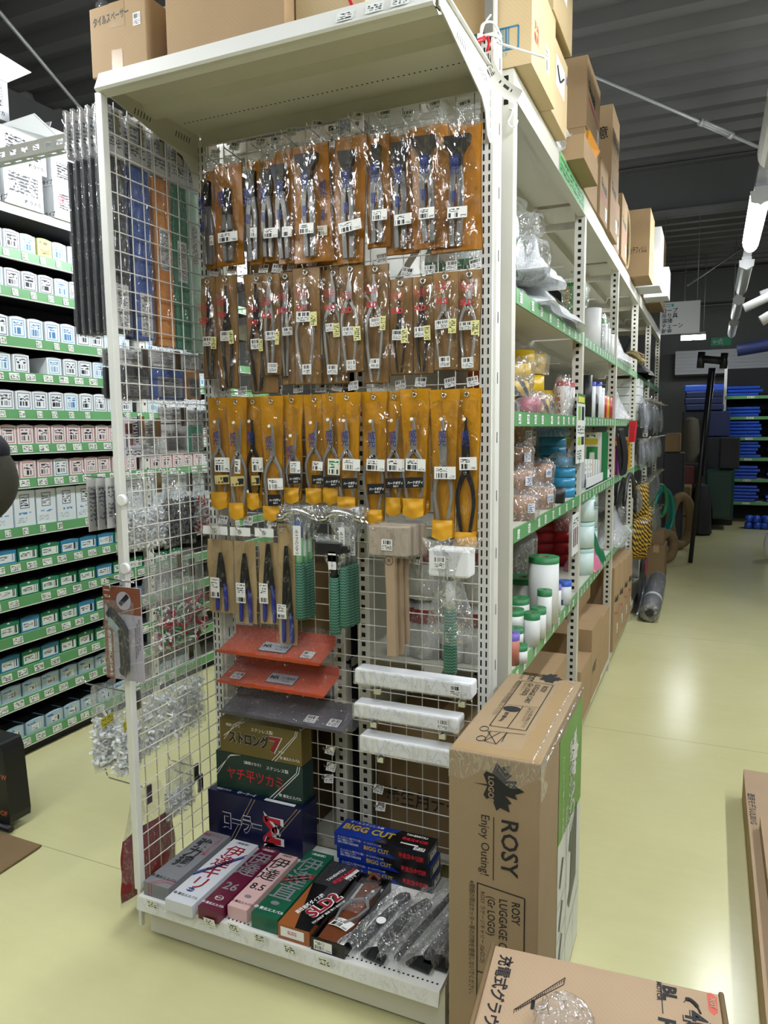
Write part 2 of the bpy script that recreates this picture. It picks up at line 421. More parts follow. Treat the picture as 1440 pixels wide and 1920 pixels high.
# bracing rods with turnbuckle
M_ROD = mat('grey_rod', '#8d8f8e', 0.45, 0.3, var=0.05)
def rod(a, b, lab, tb=None):
    w = MB(); w.tube([a, b], 0.012, M_ROD, 8)
    if tb:
        A, B = V(a), V(b); c = A.lerp(B, tb); d = (B - A).normalized(); s = d.cross(V((0, 0, 1))).normalized() * 0.024
        w.tube([c - d * 0.14, c - d * 0.11], 0.026, M_ROD, 10); w.tube([c + d * 0.11, c + d * 0.14], 0.026, M_ROD, 10)
        for q in (s, -s): w.tube([c - d * 0.12 + q, c + d * 0.12 + q], 0.009, M_ROD, 8)
    tag(w.obj('brace_rod'), lab, 'brace rod')
a = PZ(1120, 145, CZ - 0.12); b = PZ(1432, 280, 3.42); b2 = a + (b - a) * 1.25
rod(a - (b - a) * 0.2, b2, 'grey roof brace rod with turnbuckle above the right aisle', 0.62)
a = PZ(-30, -12, CZ - 0.12); b = PZ(162, 217, 3.55); rod(a, b + (b - a) * 0.5, 'thin grey roof brace rod above the left aisle')
a = PY(1290, 535, 9.5); b = PY(1395, 463, 11.5); rod(a, b, 'thin dark roof brace rod beyond the lit tube lamp')

# ------------------------------------------------------------------ lamps
M_LAMPB = mat('lamp_housing', '#b9bbbc', 0.35, 0.2, var=0.03)
M_LIT = mat('lit_diffuser', (0.94, 0.98, 1.0, 1), 0.4, var=0, emit=LAMP_POWER)
M_UNLIT = mat('unlit_diffuser', '#b4b8ba', 0.35, var=0.03)
def lamp(x, y, lit, label):
    t = thing('ceiling_lamp', label, 'ceiling lamp', (x, y, LAMP_Z), 'tube lamps hung over the aisles')
    h = MB(); L = 0.6
    h.box(x - 0.035, x + 0.035, y - L, y + L, LAMP_Z + 0.03, LAMP_Z + 0.06, M_LAMPB)
    h.prism([(x - 0.055, y - L, LAMP_Z + 0.03), (x + 0.055, y - L, LAMP_Z + 0.03), (x + 0.05, y - L, LAMP_Z - 0.02), (x, y - L, LAMP_Z - 0.045), (x - 0.05, y - L, LAMP_Z - 0.02)], (0, -0.03, 0), M_LAMPB)
    h.obj('housing', t)
    d = MB()
    prof = [(x + 0.052 * math.cos(a), y - L, LAMP_Z + 0.03 - 0.075 * math.sin(a)) for a in [pi * i / 8 for i in range(9)]]
    d.prism(prof, (0, 2 * L, 0), M_LIT if lit else M_UNLIT, smooth=False); d.obj('diffuser', t)
    return t
for i, y in enumerate(RIGHT_LIT):  # the second lamp, unseen, is added to brighten the gondola front
    lamp(RIGHT_LAMP_X, y, True, 'lit white tube lamp over the right aisle' if y > 4 else 'lit tube lamp over the near aisle, outside the view')
lamp(1.75, 10.9, True, 'added lit tube lamp out of view, brightening the blue sheet shelves')  # fill lamp added out of view to lift the dark blue sheets
for y in ADDED_SIDE_LIT: lamp(ADDED_SIDE_X, y, True, 'added lit tube lamp right of the aisle, unseen, brightening floor and rack')  # added fill lamps for the aisle floor and rack fronts
names = ['unlit tube lamp nearest the viewer at the top right corner', 'unlit tube lamp just beyond the lit one over the aisle', 'unlit tube lamp second beyond the lit one', 'farthest unlit tube lamp on the aisle track']
for y, n in zip(RIGHT_DARK, names): lamp(RIGHT_LAMP_X, y, False, n)
for y in LEFT_LIT: lamp(LEFT_LAMP_X, y, True, 'lit tube lamp over the left aisle behind the fixture')
t = thing('ceiling_lamp', 'short lit tube lamp crosswise at the aisle end, beyond the hanging sign', 'ceiling lamp', (-0.29, 11.5, LAMP_Z), 'tube lamps hung over the aisles')
w = MB(); w.box(-0.45, -0.13, 11.46, 11.54, LAMP_Z + 0.03, LAMP_Z + 0.07, M_LAMPB); w.obj('housing', t)
w = MB(); w.box(-0.45, -0.13, 11.47, 11.53, LAMP_Z - 0.03, LAMP_Z + 0.03, M_LIT); w.obj('diffuser', t)
w = MB(); [w.tube([(x, 11.5, LAMP_Z + 0.07), (x, 11.5, CZ - 0.05)], 0.005, M_ROD, 6) for x in (-0.42, -0.16)]; w.obj('hanger', t)
for x, y0, y1, lab in ((RIGHT_LAMP_X, -4, 11.2, 'chrome lamp track carrying the tube lamps over the right aisle'), (LEFT_LAMP_X, -3.5, 1.58, 'lamp track over the near left aisle'), (LEFT_LAMP_X, 2.4, 7.4, 'lamp track over the far left aisle'), (ADDED_SIDE_X, 0.6, 8.4, 'added unseen track for the fill lamps right of the aisle')):  # the last track is added to carry the side fill lamps
    w = MB(); w.box(x - 0.03, x + 0.03, y0, y1, LAMP_Z + 0.06, LAMP_Z + 0.11, M_CHROME)
    for yy in (y0 + 0.5, (y0 + y1) / 2, y1 - 0.4): w.tube([(x, yy, LAMP_Z + 0.11), (x, yy, CZ - 0.05)], 0.006, M_ROD, 6)
    tag(w.obj('lamp_track'), lab, 'lamp track')
# ------------------------------------------------------------------ the display gondola
GX0, GX1, GYB, GYF = -1.467, -0.560, 1.94, 1.543   # upright centres, mesh plane, kick panel
G = thing('gondola_display', 'cream steel gondola end display with mesh back and canopy shelf', 'display rack', (-1.01, 1.75, 0))
def upright(cx, top):
    w = MB(); y0, y1 = 1.936, 1.992
    w.box(cx - 0.0165, cx + 0.0165, y0, y1, 0.0, top, M_WHITE)
    w.box(cx + 0.0165, cx + 0.024, y0 + 0.012, y1, 0.0, top, M_WHITE)
    z = 0.2
    while z < top - 0.02:
        for dx in (-0.0075, 0.0075):
            w.face([(cx+dx-0.0022, y0-0.0006, z), (cx+dx+0.0022, y0-0.0006, z), (cx+dx+0.0022, y0-0.0006, z+0.017), (cx+dx-0.0022, y0-0.0006, z+0.017)], M_HOLE)
        z += 0.026
    z = 0.3
    while z < top - 0.05:
        w.face([(cx+0.0247, y0+0.03, z), (cx+0.0247, y0+0.036, z), (cx+0.0247, y0+0.036, z+0.03), (cx+0.0247, y0+0.03, z+0.03)], M_HOLE)
        z += 0.16
    return w.obj('upright', G)
upright(GX0, 2.345); upright(GX1, 2.46)
# base deck, lip and kick panel
w = MB(); x0, x1 = -1.45, -0.538
w.box(x0, x1, 1.512, 1.93, 0.128, 0.142, M_WHITE)
for x in [x0 + 0.012 + i * 0.0125 for i in range(72)]:
    w.face([(x-0.0025, 1.523, 0.1425), (x+0.0025, 1.523, 0.1425), (x+0.0025, 1.528, 0.1425), (x-0.0025, 1.528, 0.1425)], M_HOLE)
w.prism([(x0, 1.512, 0.142), (x0, 1.512, 0.128), (x0, 1.500, 0.104), (x0, 1.497, 0.106), (x0, 1.506, 0.142)], (x1 - x0, 0, 0), M_WHITE)
w.obj('base_shelf', G)
w = MB(); w.face([(x0, 1.5035, 0.139), (x0, 1.4955, 0.108), (x1, 1.4955, 0.108), (x1, 1.5035, 0.139)], M_FILM); w.obj('price_strip', G)
w = MB(); w.box(-1.443, -0.537, GYF, GYF + 0.012, 0.012, 0.127, M_STEEL); w.obj('kick_panel', G)
MB().box(-1.44, -1.42, GYF + 0.012, 1.94, 0.0, 0.127, M_STEEL).obj('base_bracket', G)
w = MB(); w.box(-0.56, -0.538, GYF + 0.012, 1.94, 0.0, 0.127, M_STEEL)
for i in range(9):
    for z in (0.03, 0.075): w.face([(-0.5375, 1.57 + i*0.04, z), (-0.5375, 1.582 + i*0.04, z), (-0.5375, 1.582 + i*0.04, z+0.014), (-0.5375, 1.57 + i*0.04, z+0.014)], M_HOLE)
w.obj('base_bracket', G)
# price tags on the deck lip
for px, py in ((287, 1694), (395, 1728), (440, 1738), (488, 1757), (545, 1778), (610, 1802)):
    c = PY(px, py, 1.498); n = V((0, -0.97, 0.25)); u = V((1, 0, 0)); v = V((0, -0.25, 0.97))
    MB().sticker(c + V((0, -0.004, 0)), u, v, 0.036, 0.03, M_PRICE).obj('price_tag', G)
# canopy shelf
w = MB(); sx0, sx1, SZ = -1.475, -0.555, 2.372
w.box(sx0, sx1, 1.545, 1.94, SZ - 0.012, SZ, M_STEEL)
w.prism([(sx0, 1.545, SZ + 0.004), (sx0, 1.545, SZ - 0.008), (sx0, 1.532, SZ - 0.04), (sx0, 1.555, SZ - 0.05), (sx0, 1.575, SZ - 0.04), (sx0, 1.575, SZ - 0.035), (sx0, 1.556, SZ - 0.043), (sx0, 1.525, SZ - 0.045), (sx0, 1.519, SZ - 0.04), (sx0, 1.538, SZ + 0.004)], (sx1 - sx0, 0, 0), M_WHITE)
w.prism([(sx0, 1.695, SZ - 0.012), (sx0, 1.705, SZ - 0.036), (sx0, 1.745, SZ - 0.036), (sx0, 1.755, SZ - 0.030), (sx0, 1.768, SZ - 0.012)], (sx1 - sx0, 0, 0), M_STEEL)
w.box(sx0 + 0.02, sx1 - 0.02, 1.928, 1.94, SZ - 0.05, SZ - 0.012, M_STEEL)
for i in range(60):
    x = sx0 + 0.025 + i * 0.0148
    for y in (1.585, 1.845):
        w.face([(x-0.0025, y, SZ-0.0126), (x-0.0025, y+0.005, SZ-0.0126), (x+0.0025, y+0.005, SZ-0.0126), (x+0.0025, y, SZ-0.0126)], M_HOLE)
w.obj('canopy_shelf', G)
for px, py in ((648, 32), (704, 16), (752, 3)):
    c = PY(px, py, 1.528); MB().sticker(c + V((0, -0.004, 0)), (1, 0, 0), (0, 0.4, 0.9), 0.042, 0.026, M_PRICE).obj('price_tag', G)
for s, x in (('l', sx0 - 0.002), ('r', sx1 + 0.001)):
    w = MB(); pr = [(x, 1.55, SZ), (x, 1.945, SZ), (x, 1.945, SZ - 0.185), (x, 1.915, SZ - 0.17), (x, 1.895, SZ - 0.12), (x, 1.86, SZ - 0.095), (x, 1.55, SZ - 0.035)]
    w.prism(pr, (0.003, 0, 0), M_STEEL if s == 'l' else M_WHITE)
    if s == 'r': w.prism([(x, 1.545, SZ), (x, 1.945, SZ), (x, 1.945, SZ - 0.004), (x, 1.545, SZ - 0.004)], (0.012, 0, 0), M_WHITE)
    for k in range(12):
        y = (1.66 if k < 6 else 1.83) + (k % 6) * 0.012
        z = SZ - 0.05
        for xx in (x - 0.0004, x + 0.0034):
            w.face([(xx, y, z), (xx, y + 0.003, z), (xx, y + 0.009, z + 0.018), (xx, y + 0.006, z + 0.018)], M_HOLE)
    w.obj('shelf_bracket', G)
# wire mesh back panel and side panel
M_WIRE = mat('white_wire', '#d2d0c8', 0.4, var=0.03)
w = MB(); r = 0.0017
for k in range(18): w.tube([(-1.45 + 0.0503 * k, GYB, 0.15), (-1.45 + 0.0503 * k, GYB, 2.335)], r, M_WIRE, 5)
for k in range(44): w.tube([(-1.452, GYB - 2 * r, 0.18 + 0.05 * k), (-0.575, GYB - 2 * r, 0.18 + 0.05 * k)], r, M_WIRE, 5)
w.obj('wire_mesh', G)
SXP = -1.478
w = MB()
for k in range(8): w.tube([(SXP, 1.588 + 0.05 * k, 0.15), (SXP, 1.588 + 0.05 * k, 2.325)], r, M_WIRE, 5)
for k in range(44): w.tube([(SXP + 2*r, 1.54, 0.142 + 0.05 * k), (SXP + 2*r, 1.945, 0.142 + 0.05 * k)], r, M_WIRE, 5)
w.obj('side_mesh', G)
w = MB(); w.box(SXP - 0.011, SXP + 0.011, 1.534, 1.556, 0.135, 2.33, M_WHITE); w.box(SXP - 0.006, SXP + 0.006, 1.538, 1.552, 0.02, 0.135, M_WHITE); w.obj('panel_post', G, bevel=0.002)
M_DISC = mat('white_cap', '#e6e6e4', 0.3, var=0.02)
for px, py in ((230, 938), (236, 1066)):
    c = PY(px, py, 1.53); MB().lathe((c.x, 1.534, c.z), [(0, -0.012), (0.013, -0.012), (0.0165, -0.009), (0.0165, 0.0), (0, 0.0)], M_DISC, 24, axis=(0, 1, 0)).obj('magnet_cap', G)
# tall pole and ties above the right upright
M_POLE = mat('grey_pole', '#8a8a84', 0.4, 0.2, var=0.04)
w = MB(); w.box(-0.585, -0.562, 1.995, 2.02, 2.2, 3.0, M_POLE); w.box(-0.562, -0.556, 1.995, 2.015, 2.2, 3.0, M_WHITE)
w.obj('extension_pole', G)
def bend(pts, n=8):
    """smooth path through points"""
    P = [V(p) for p in pts]; out = []
    for i in range(len(P) - 1):
        a, b, c, d = P[max(i-1, 0)], P[i], P[i+1], P[min(i+2, len(P)-1)]
        for k in range(n):
            t = k / n
            out.append(0.5 * ((2*b) + (c-a)*t + (2*a-5*b+4*c-d)*t*t + (3*b-a-3*c+d)*t**3))
    out.append(P[-1]); return out
E_ = thing('cable_tie', 'white cable tie looped around the top of the right upright', 'cable tie', (-0.56, 1.96, 2.4))
M_TIE = mat('white_nylon', '#e8e8e8', 0.35, var=0.02)
w = MB(); cx, cy, cz = -0.557, 1.965, 2.452
w.tube([(cx + 0.024*math.cos(a), cy + 0.034*math.sin(a), cz) for a in [2*pi*i/16 for i in range(16)]], 0.0035, M_TIE, 6, closed=True)
w.tube(bend([(cx-0.02, cy-0.03, cz), (cx-0.015, cy-0.035, cz+0.028), (cx+0.01, cy-0.02, cz+0.034), (cx+0.026, cy, cz+0.004)]), 0.003, M_TIE, 6)
w.tube(bend([(cx-0.018, cy-0.035, cz), (cx-0.012, cy-0.03, cz+0.03), (cx, cy-0.01, cz+0.06)]), 0.0026, M_TIE, 6)
w.tube(bend([PY(932, 80, 1.94), PY(980, 95, 1.93), PY(1023, 108, 1.92)]), 0.003, M_TIE, 6)
w.obj('strap', E_)
MB().box(cx - 0.026, cx - 0.014, cy - 0.042, cy - 0.03, cz - 0.006, cz + 0.006, M_TIE).obj('tie_head', E_)
w = MB(); M_REDP = mat('red_plastic', '#b0202a', 0.35, var=0.05)
w.tube([PY(885, 84, 1.9), PY(912, 69, 1.94)], 0.006, M_REDP, 8); w.tube(bend([PY(914, 70, 1.92), PY(917, 82, 1.91), PY(913, 98, 1.915)]), 0.004, M_REDP, 8)
tag(w.obj('red_clip'), 'red plastic rod clipped through the tie at the upright top', 'clip')
w = MB(); M_TAGP = label_mat('long_tag', '#cfcbc2', '#1c1c1e', [('bar', .5, .55, .85, .75, 30), ('txt', .05, .3, .45, .8, 4, 20)])
pa = bend([PY(912, 95, 1.905), PY(914, 120, 1.90), PY(926, 145, 1.90), PY(945, 165, 1.895), PY(972, 182, 1.89)], 6); n = len(pa)
def tagfn(u, v):
    i = min(int(u * (n - 1)), n - 2); f = u * (n - 1) - i; p = pa[i].lerp(pa[i+1], f); d = (pa[i+1] - pa[i]).normalized(); s = d.cross(V((0, 1, 0))).normalized()
    return p + s * (0.035 * (v - 0.5)) + V((0, 0.006 * math.sin(v * 3), 0))
w.sheet(tagfn, 24, 3, M_TAGP); tag(w.obj('hanging_tag'), 'long curled barcode tag hanging from the upright top', 'tag')
w = MB(); c = PY(966, 207, 2.03); x, z = -0.522, c.z
w.tube(bend([(x-0.006, 2.038, z+0.01), (x+0.006, 2.026, z), (x+0.002, 2.022, z-0.018), (x-0.004, 2.020, z-0.032), (x+0.006, 2.018, z-0.046), (x+0.018, 2.018, z-0.042), (x+0.022, 2.018, z-0.03)]), 0.0022, M_TIE, 6)
tag(w.obj('s_hook'), 'white wire hook hanging empty on the rack post', 'hook')
# ------------------------------------------------------------------ tools hanging on the mesh
def ribbon(mb, pts, ws, y0, th, m, n=6):
    """flat bar following (x, z) points with half-widths ws, th thick along y"""
    P = bend([(p[0], 0, p[1]) for p in pts], n); N = len(P); k = len(ws) - 1
    L, Rr = [], []
    for i, p in enumerate(P):
        t = P[min(i+1, N-1)] - P[max(i-1, 0)]; t.normalize(); nn = V((t.z, 0, -t.x))
        f = i / (N - 1) * k; a = min(int(f), k - 1); wv = ws[a] + (ws[a+1] - ws[a]) * (f - a)
        L.append(V((p.x, y0, p.z)) - nn * wv); Rr.append(V((p.x, y0, p.z)) + nn * wv)
    for i in range(N - 1):
        mb.raw([L[i], Rr[i], Rr[i+1], L[i+1], L[i]+V((0,th,0)), Rr[i]+V((0,th,0)), Rr[i+1]+V((0,th,0)), L[i+1]+V((0,th,0))],
               [(0,1,2,3)[::-1], (4,5,6,7), (0,3,7,4)[::-1], (1,2,6,5)] + ([(0,1,5,4)] if i == 0 else []) + ([(3,2,6,7)[::-1]] if i == N - 2 else []), m)
    return mb
def snips(parent, cx, zt, zb, hw, y, m, blade=0.36, grip=None, curve=0.0, mname='snips'):
    """tin snips: crossed blades, pivot bolt, two bowed handles"""
    L = zt - zb; zp = zt - L * blade; w = MB(); s = min(hw, L * 0.14); bw = L * 0.026
    for k in (1, -1):
        ribbon(w, [(cx + k*0.0015 + curve*L*0.05, zt), (cx - k*bw*0.55 + curve*L*0.02, zt - L*blade*0.5), (cx - k*bw*0.4, zp)], [0.0012, bw*0.75, bw*0.95], y + (0.004 if k > 0 else 0), 0.004, m)
        ribbon(w, [(cx + k*bw*0.2, zp + L*0.03), (cx + k*s*0.75, zp - L*0.1), (cx + k*s*0.95, zp - L*0.24), (cx + k*s*0.62, zb + L*0.14), (cx + k*s*0.38, zb)], [bw*0.9, bw*0.62, bw*0.5, bw*0.5, bw*0.42], y, 0.008, grip or m)
    w.lathe((cx, y + 0.004, zp + L*0.01), [(0, 0.009), (bw*0.55, 0.009), (bw*0.62, 0.005), (bw*0.62, 0)], M_CHROME, 12, axis=(0, -1, 0))
    return w.obj(mname, parent, bevel=0.0012)
def tongs(parent, cx, zt, zb, head, y, m, tilt=0.0):
    """sheet-metal seaming tongs: wide jaw plate on two long handles"""
    L = zt - zb; w = MB(); hw = head / 2
    def T(x, z): return (cx + x + tilt * (z - zb - L*0.5), y, z)
    jaw = [T(-hw, zt), T(hw, zt - 0.002), T(hw*0.9, zt - 0.022), T(0.014, zt - 0.046), T(0.013, zt - 0.075), T(-0.013, zt - 0.075), T(-0.014, zt - 0.046), T(-hw*0.9, zt - 0.022)]
    w.prism(jaw[::-1], (0, 0.016, 0), M_DARKTOOL)
    for k in (1, -1):
        pts = [(k*0.004, zt - 0.07), (k*0.011, zt - 0.12), (k*0.012, zt - L*0.6), (k*0.009, zb)]
        ribbon(w, [(T(x, z)[0], z) for x, z in pts], [0.0085, 0.0075, 0.007, 0.0065], y + 0.002, 0.011, m)
    c = T(0, zt - 0.062); w.lathe((c[0], y, c[2]), [(0, 0.003), (0.006, 0.003), (0.006, 0)], M_CHROME, 12, axis=(0, -1, 0))
    return w.obj('tongs', parent, bevel=0.0015)
def slab(mb, x0, x1, z0, z1, y, m, bulge=0.006, flare=0.0, point=0.0, tilt=0.0, nx=8, nz=12, th=0.0016, wave=0.002, seed=0, seam=None):
    """soft pouch wall: front face bulging towards the viewer, with thickness"""
    cx = (x0 + x1) / 2; hw = (x1 - x0) / 2
    def fn(u, v, off):
        z = z0 + (z1 - z0) * v
        k = 1 + flare * (1 - v) ** (2 if flare > 0 else 1)
        if point: z -= point * (1 - abs(2*u - 1)) * max(0, 1 - v * 4)
        x = cx + hw * (2*u - 1) * k + tilt * (z - z1)
        yy = y - bulge * math.sin(pi * u) * (0.45 + 0.55 * math.sin(pi * min(v * 1.15, 1))) + wave * math.sin(seed + 9 * u + 7 * v) + wave * math.sin(seed * 2 + 4 * u - 11 * v)
        return (x, yy + off, z)
    mb.sheet(lambda u, v: fn(u, v, 0), nx, nz, m); mb.sheet(lambda u, v: fn(1 - u, v, th), nx, nz, m)
    if seam:
        for u in (0.0, 1.0): mb.tube([fn(u, k / nz, th / 2) for k in range(nz + 1)], 0.0016, seam, 6)
        mb.tube([fn(k / nx, 0, th / 2) for k in range(nx + 1)], 0.0016, seam, 6)
    return mb
def hook(x, z, group, label, yf=1.862, tagm=None, tdx=0.008, tdz=0.022, tag_=True):
    t = thing('display_hook', label, 'hook', (x, GYB, z), group)
    w = MB(); w.tube(bend([(x, GYB - 0.005, z - 0.018), (x, GYB - 0.008, z - 0.002), (x, yf + 0.02, z + 0.004), (x, yf - 0.006, z + 0.006), (x, yf - 0.014, z + 0.016)], 4), 0.0019, M_CHROME, 6); w.box(x - 0.012, x + 0.012, GYB - 0.010, GYB - 0.0055, z - 0.022, z + 0.002, M_CHROME); w.obj('prong', t)
    if tag_:
        a = rnd.uniform(-0.25, 0.25); u = V((math.cos(a), 0.15, math.sin(a))); v = V((-math.sin(a), 0.25, math.cos(a)))
        MB().sticker((x + tdx, yf + 0.03, z + tdz), u, v, 0.030, 0.026, M_TAG).obj('price_tag', t)
    return t
ORD = ['first', 'second', 'third', 'fourth', 'fifth', 'sixth', 'seventh', 'eighth', 'ninth', 'tenth', 'eleventh', 'twelfth', 'thirteenth', 'fourteenth', 'fifteenth', 'sixteenth']
M_OCHRE = mat('ochre_vinyl', '#a36a14', 0.32, var=0.10, vscale=14, bump=0.25, bscale=40)
M_BROWNP = mat('brown_paper_pouch', '#8d6a3b', 0.42, var=0.08, vscale=20, bump=0.2, bscale=50)
M_YELP = mat('yellow_vinyl', '#bd8410', 0.3, var=0.08, vscale=16, bump=0.25, bscale=50)
M_OCHRED = mat('ochre_seam', '#6e4710', 0.4, var=0.05); M_BROWND = mat('brown_seam', '#5f4524', 0.5, var=0.05); M_YELD = mat('yellow_seam', '#8a5f0c', 0.4, var=0.05)
M_TOOLG = mat('dull_tool_steel', '#77797c', 0.4, 0.5, var=0.15, vscale=30)
M_POCKET = mat('yellow_pocket', '#d39a1c', 0.45, var=0.05)
M_KRAFT = mat('kraft_paper', '#b59d74', 0.55, var=0.08, vscale=18)
M_BLUEINK = mat('blue_print', '#152a70', 0.5, var=0)
M_REDINK = mat('vermilion_print', '#b8212b', 0.45, var=0)
M_EYE = mat('eyelet_steel', '#d0d0cc', 0.25, 0.8, var=0.05)
M_FPOUCH = film('pouch_film', '#e8d8b8', 0.012, 0.075, 0.08, 0.7, 14)
M_YTAG = label_mat('yellow_tag', '#d8d48e', '#3a3a30', [('txt', .12, .08, .88, .92, 6, 5)])
M_KANA = label_mat('black_label', '#16171b', '#e8e8e8', [('txt', .3, .55, .95, .9, 1, 7), ('txt', .3, .12, .95, .48, 1, 6)])
M_GOLDL = label_mat('gold_label', '#c9b878', '#26241c', [('txt', .4, .5, .95, .9, 1, 6), ('txt', .08, .1, .95, .4, 1, 9)])
M_TLABEL = label_mat('tall_label', '#e2e2de', '#26262a', [('bar', .08, .06, .92, .28, 26), ('txt', .1, .5, .8, .8, 3, 8), ('txt', .08, .86, .92, .95, 1, 14)])
def eyelet(mb, x, y, z, r=0.0062):
    mb.tube([(x + r*math.cos(a), y, z + r*math.sin(a)) for a in [2*pi*i/14 for i in range(14)]], r*0.38, M_EYE, 6, closed=True)

# row 1: seaming tongs in ochre pouches, each in a clear header bag
R1 = [  # zoomed pixels (left, right, top, bottom), kind, label box, depth, tilt
 (60, 108, 352, 806, 'bar', (84, 104, 645, 700), 0.02, 0, 'half hidden by the flat pouch at the left upright'),
 (105, 240, 318, 790, 'small', (122, 215, 628, 685), 0.0, 0, 'flat and wide with the short tool, beside the left upright'),
 (262, 325, 300, 786, 'bar', (272, 305, 602, 670), 0.006, 0, 'narrow with a dark straight tool'),
 (325, 402, 295, 772, 'bar', (335, 402, 608, 668), 0.012, 0, 'with blue lettering beside the narrow one'),
 (395, 482, 255, 782, 'angle', (420, 468, 602, 662), 0.004, 0, 'slanted dark jaw, left of the wide T-shaped one'),
 (470, 640, 225, 776, 'T', (500, 568, 582, 652), -0.022, -0.02, 'wide and flared, with a T-shaped jaw'),
 (600, 678, 250, 786, 'bar', (588, 632, 598, 658), 0.012, 0, 'tucked behind the flared T-shaped one'),
 (668, 822, 188, 780, 'angle', (683, 790, 567, 645), -0.012, 0.05, 'slanting, its big label tilted'),
 (815, 925, 180, 706, 'bar', (840, 910, 520, 588), -0.004, 0, 'with the tall straight black tool'),
 (905, 1055, 180, 736, 'square', (943, 1022, 540, 610), 0.006, 0, 'with a square black jaw'),
 (1010, 1195, 140, 710, 'T', (1058, 1130, 510, 582), -0.016, -0.05, 'flared and bulging, second from the right upright'),
 (1130, 1352, 140, 724, 'T', (1190, 1282, 505, 580), -0.006, 0.02, 'with the widest black jaw, beside the right upright'),
]
def z2(X, Y, y): return PY(360 + X / 2.4828, 180 + Y / 2.4828, y)
for i, (a, b, c, d, kind, lb, dep, tilt, lab) in enumerate(R1):
    y = 1.862 + dep
    A, B = z2(a, c, y), z2(b, d, y); M_ = z2((a + b) / 2, (c + d) / 2, y); hw = (z2(b, (c+d)/2, y).x - z2(a, (c+d)/2, y).x) / 2
    zt, zb = z2((a+b)/2, c, y).z, z2((a+b)/2, d, y).z; cx = M_.x; x0, x1 = cx - hw, cx + hw
    t = thing('tool_pouch', f'ochre tongs pouch, top row, {lab}', 'tool pouch', (cx, y, zb), 'seaming tongs in ochre pouches, top row')
    fl = 0.14 if kind == 'T' else 0.03
    slab(MB(), x0 + hw*.04, x1 - hw*.04, zb, zt, y, M_OCHRE, 0.004, fl, 0, tilt, seed=i, seam=M_OCHRED).obj('backing', t)
    tw = min(hw * 1.7, 0.062)
    if kind == 'T': tongs(t, cx, zt - 0.028, zb + 0.012, min(hw * 1.6, 0.07), y - 0.024, M_TOOLG, tilt)
    elif kind == 'square': tongs(t, cx, zt - 0.024, zb + 0.012, min(hw*1.3, 0.045), y - 0.024, M_TOOLG, tilt)
    elif kind == 'angle': tongs(t, cx - 0.005, zt - 0.04, zb + 0.01, min(hw*1.5, 0.05), y - 0.024, M_TOOLG, tilt - 0.06)
    elif kind == 'small': tongs(t, cx + 0.004, zt - 0.07, zb + 0.01, 0.022, y - 0.022, M_TOOLG, 0)
    else: tongs(t, cx, zt - 0.03, zb + 0.01, 0.026, y - 0.022, M_TOOLG, tilt)
    f = MB(); slab(f, x0 + 0.006, x1 - 0.006, zb + 0.006, zt - .004, y - 0.026, M_FPOUCH, 0.010, fl, 0, tilt, seed=i * 2.1, wave=0.003, th=0.003)
    # clear header rising to the hook
    slab(f, x0 + hw*0.1, x1 - hw*0.1, zt - 0.01, zt + 0.045, y - 0.008, M_FILM, 0.003, 0, 0, tilt, nz=4, seed=i, th=0.01)
    f.vtext('威光', (cx + 0.002, y - 0.0405, zt - (zt - zb) * (0.30 if kind != 'T' else 0.27)), (1, 0, 0), (0, 0, 1), 0.021, M_BLUEINK, 0.012, 1.1)
    if kind in ('bar', 'square', 'T', 'angle'): f.vtext('職藝', (cx + 0.002, y - 0.0405, zt - (zt - zb) * 0.55), (1, 0, 0), (0, 0, 1), 0.012, M_BLUEINK, 0.01, 1.1)
    f.obj('clear_front', t)
    lc = z2((lb[0]+lb[1])/2, (lb[2]+lb[3])/2, y - 0.04); ls = z2(lb[1], lb[3], y - 0.04) - z2(lb[0], lb[2], y - 0.04)
    an = 0.12 if i == 7 else rnd.uniform(-0.03, 0.03)
    MB().sticker((lc.x, y - 0.042, lc.z), (math.cos(an), 0, math.sin(an)), (-math.sin(an), 0, math.cos(an)), abs(ls.x), 0.027, M_LABEL).obj('barcode_label', t)
    e = MB(); eyelet(e, cx, y - 0.006, zt - 0.012, 0.004); e.obj('eyelet', t)
    hook(cx, zt + 0.036, 'hooks of the top row', f'chrome hook with price tag holding the {ORD[i]} ochre pouch of the top row', yf=y - 0.004)

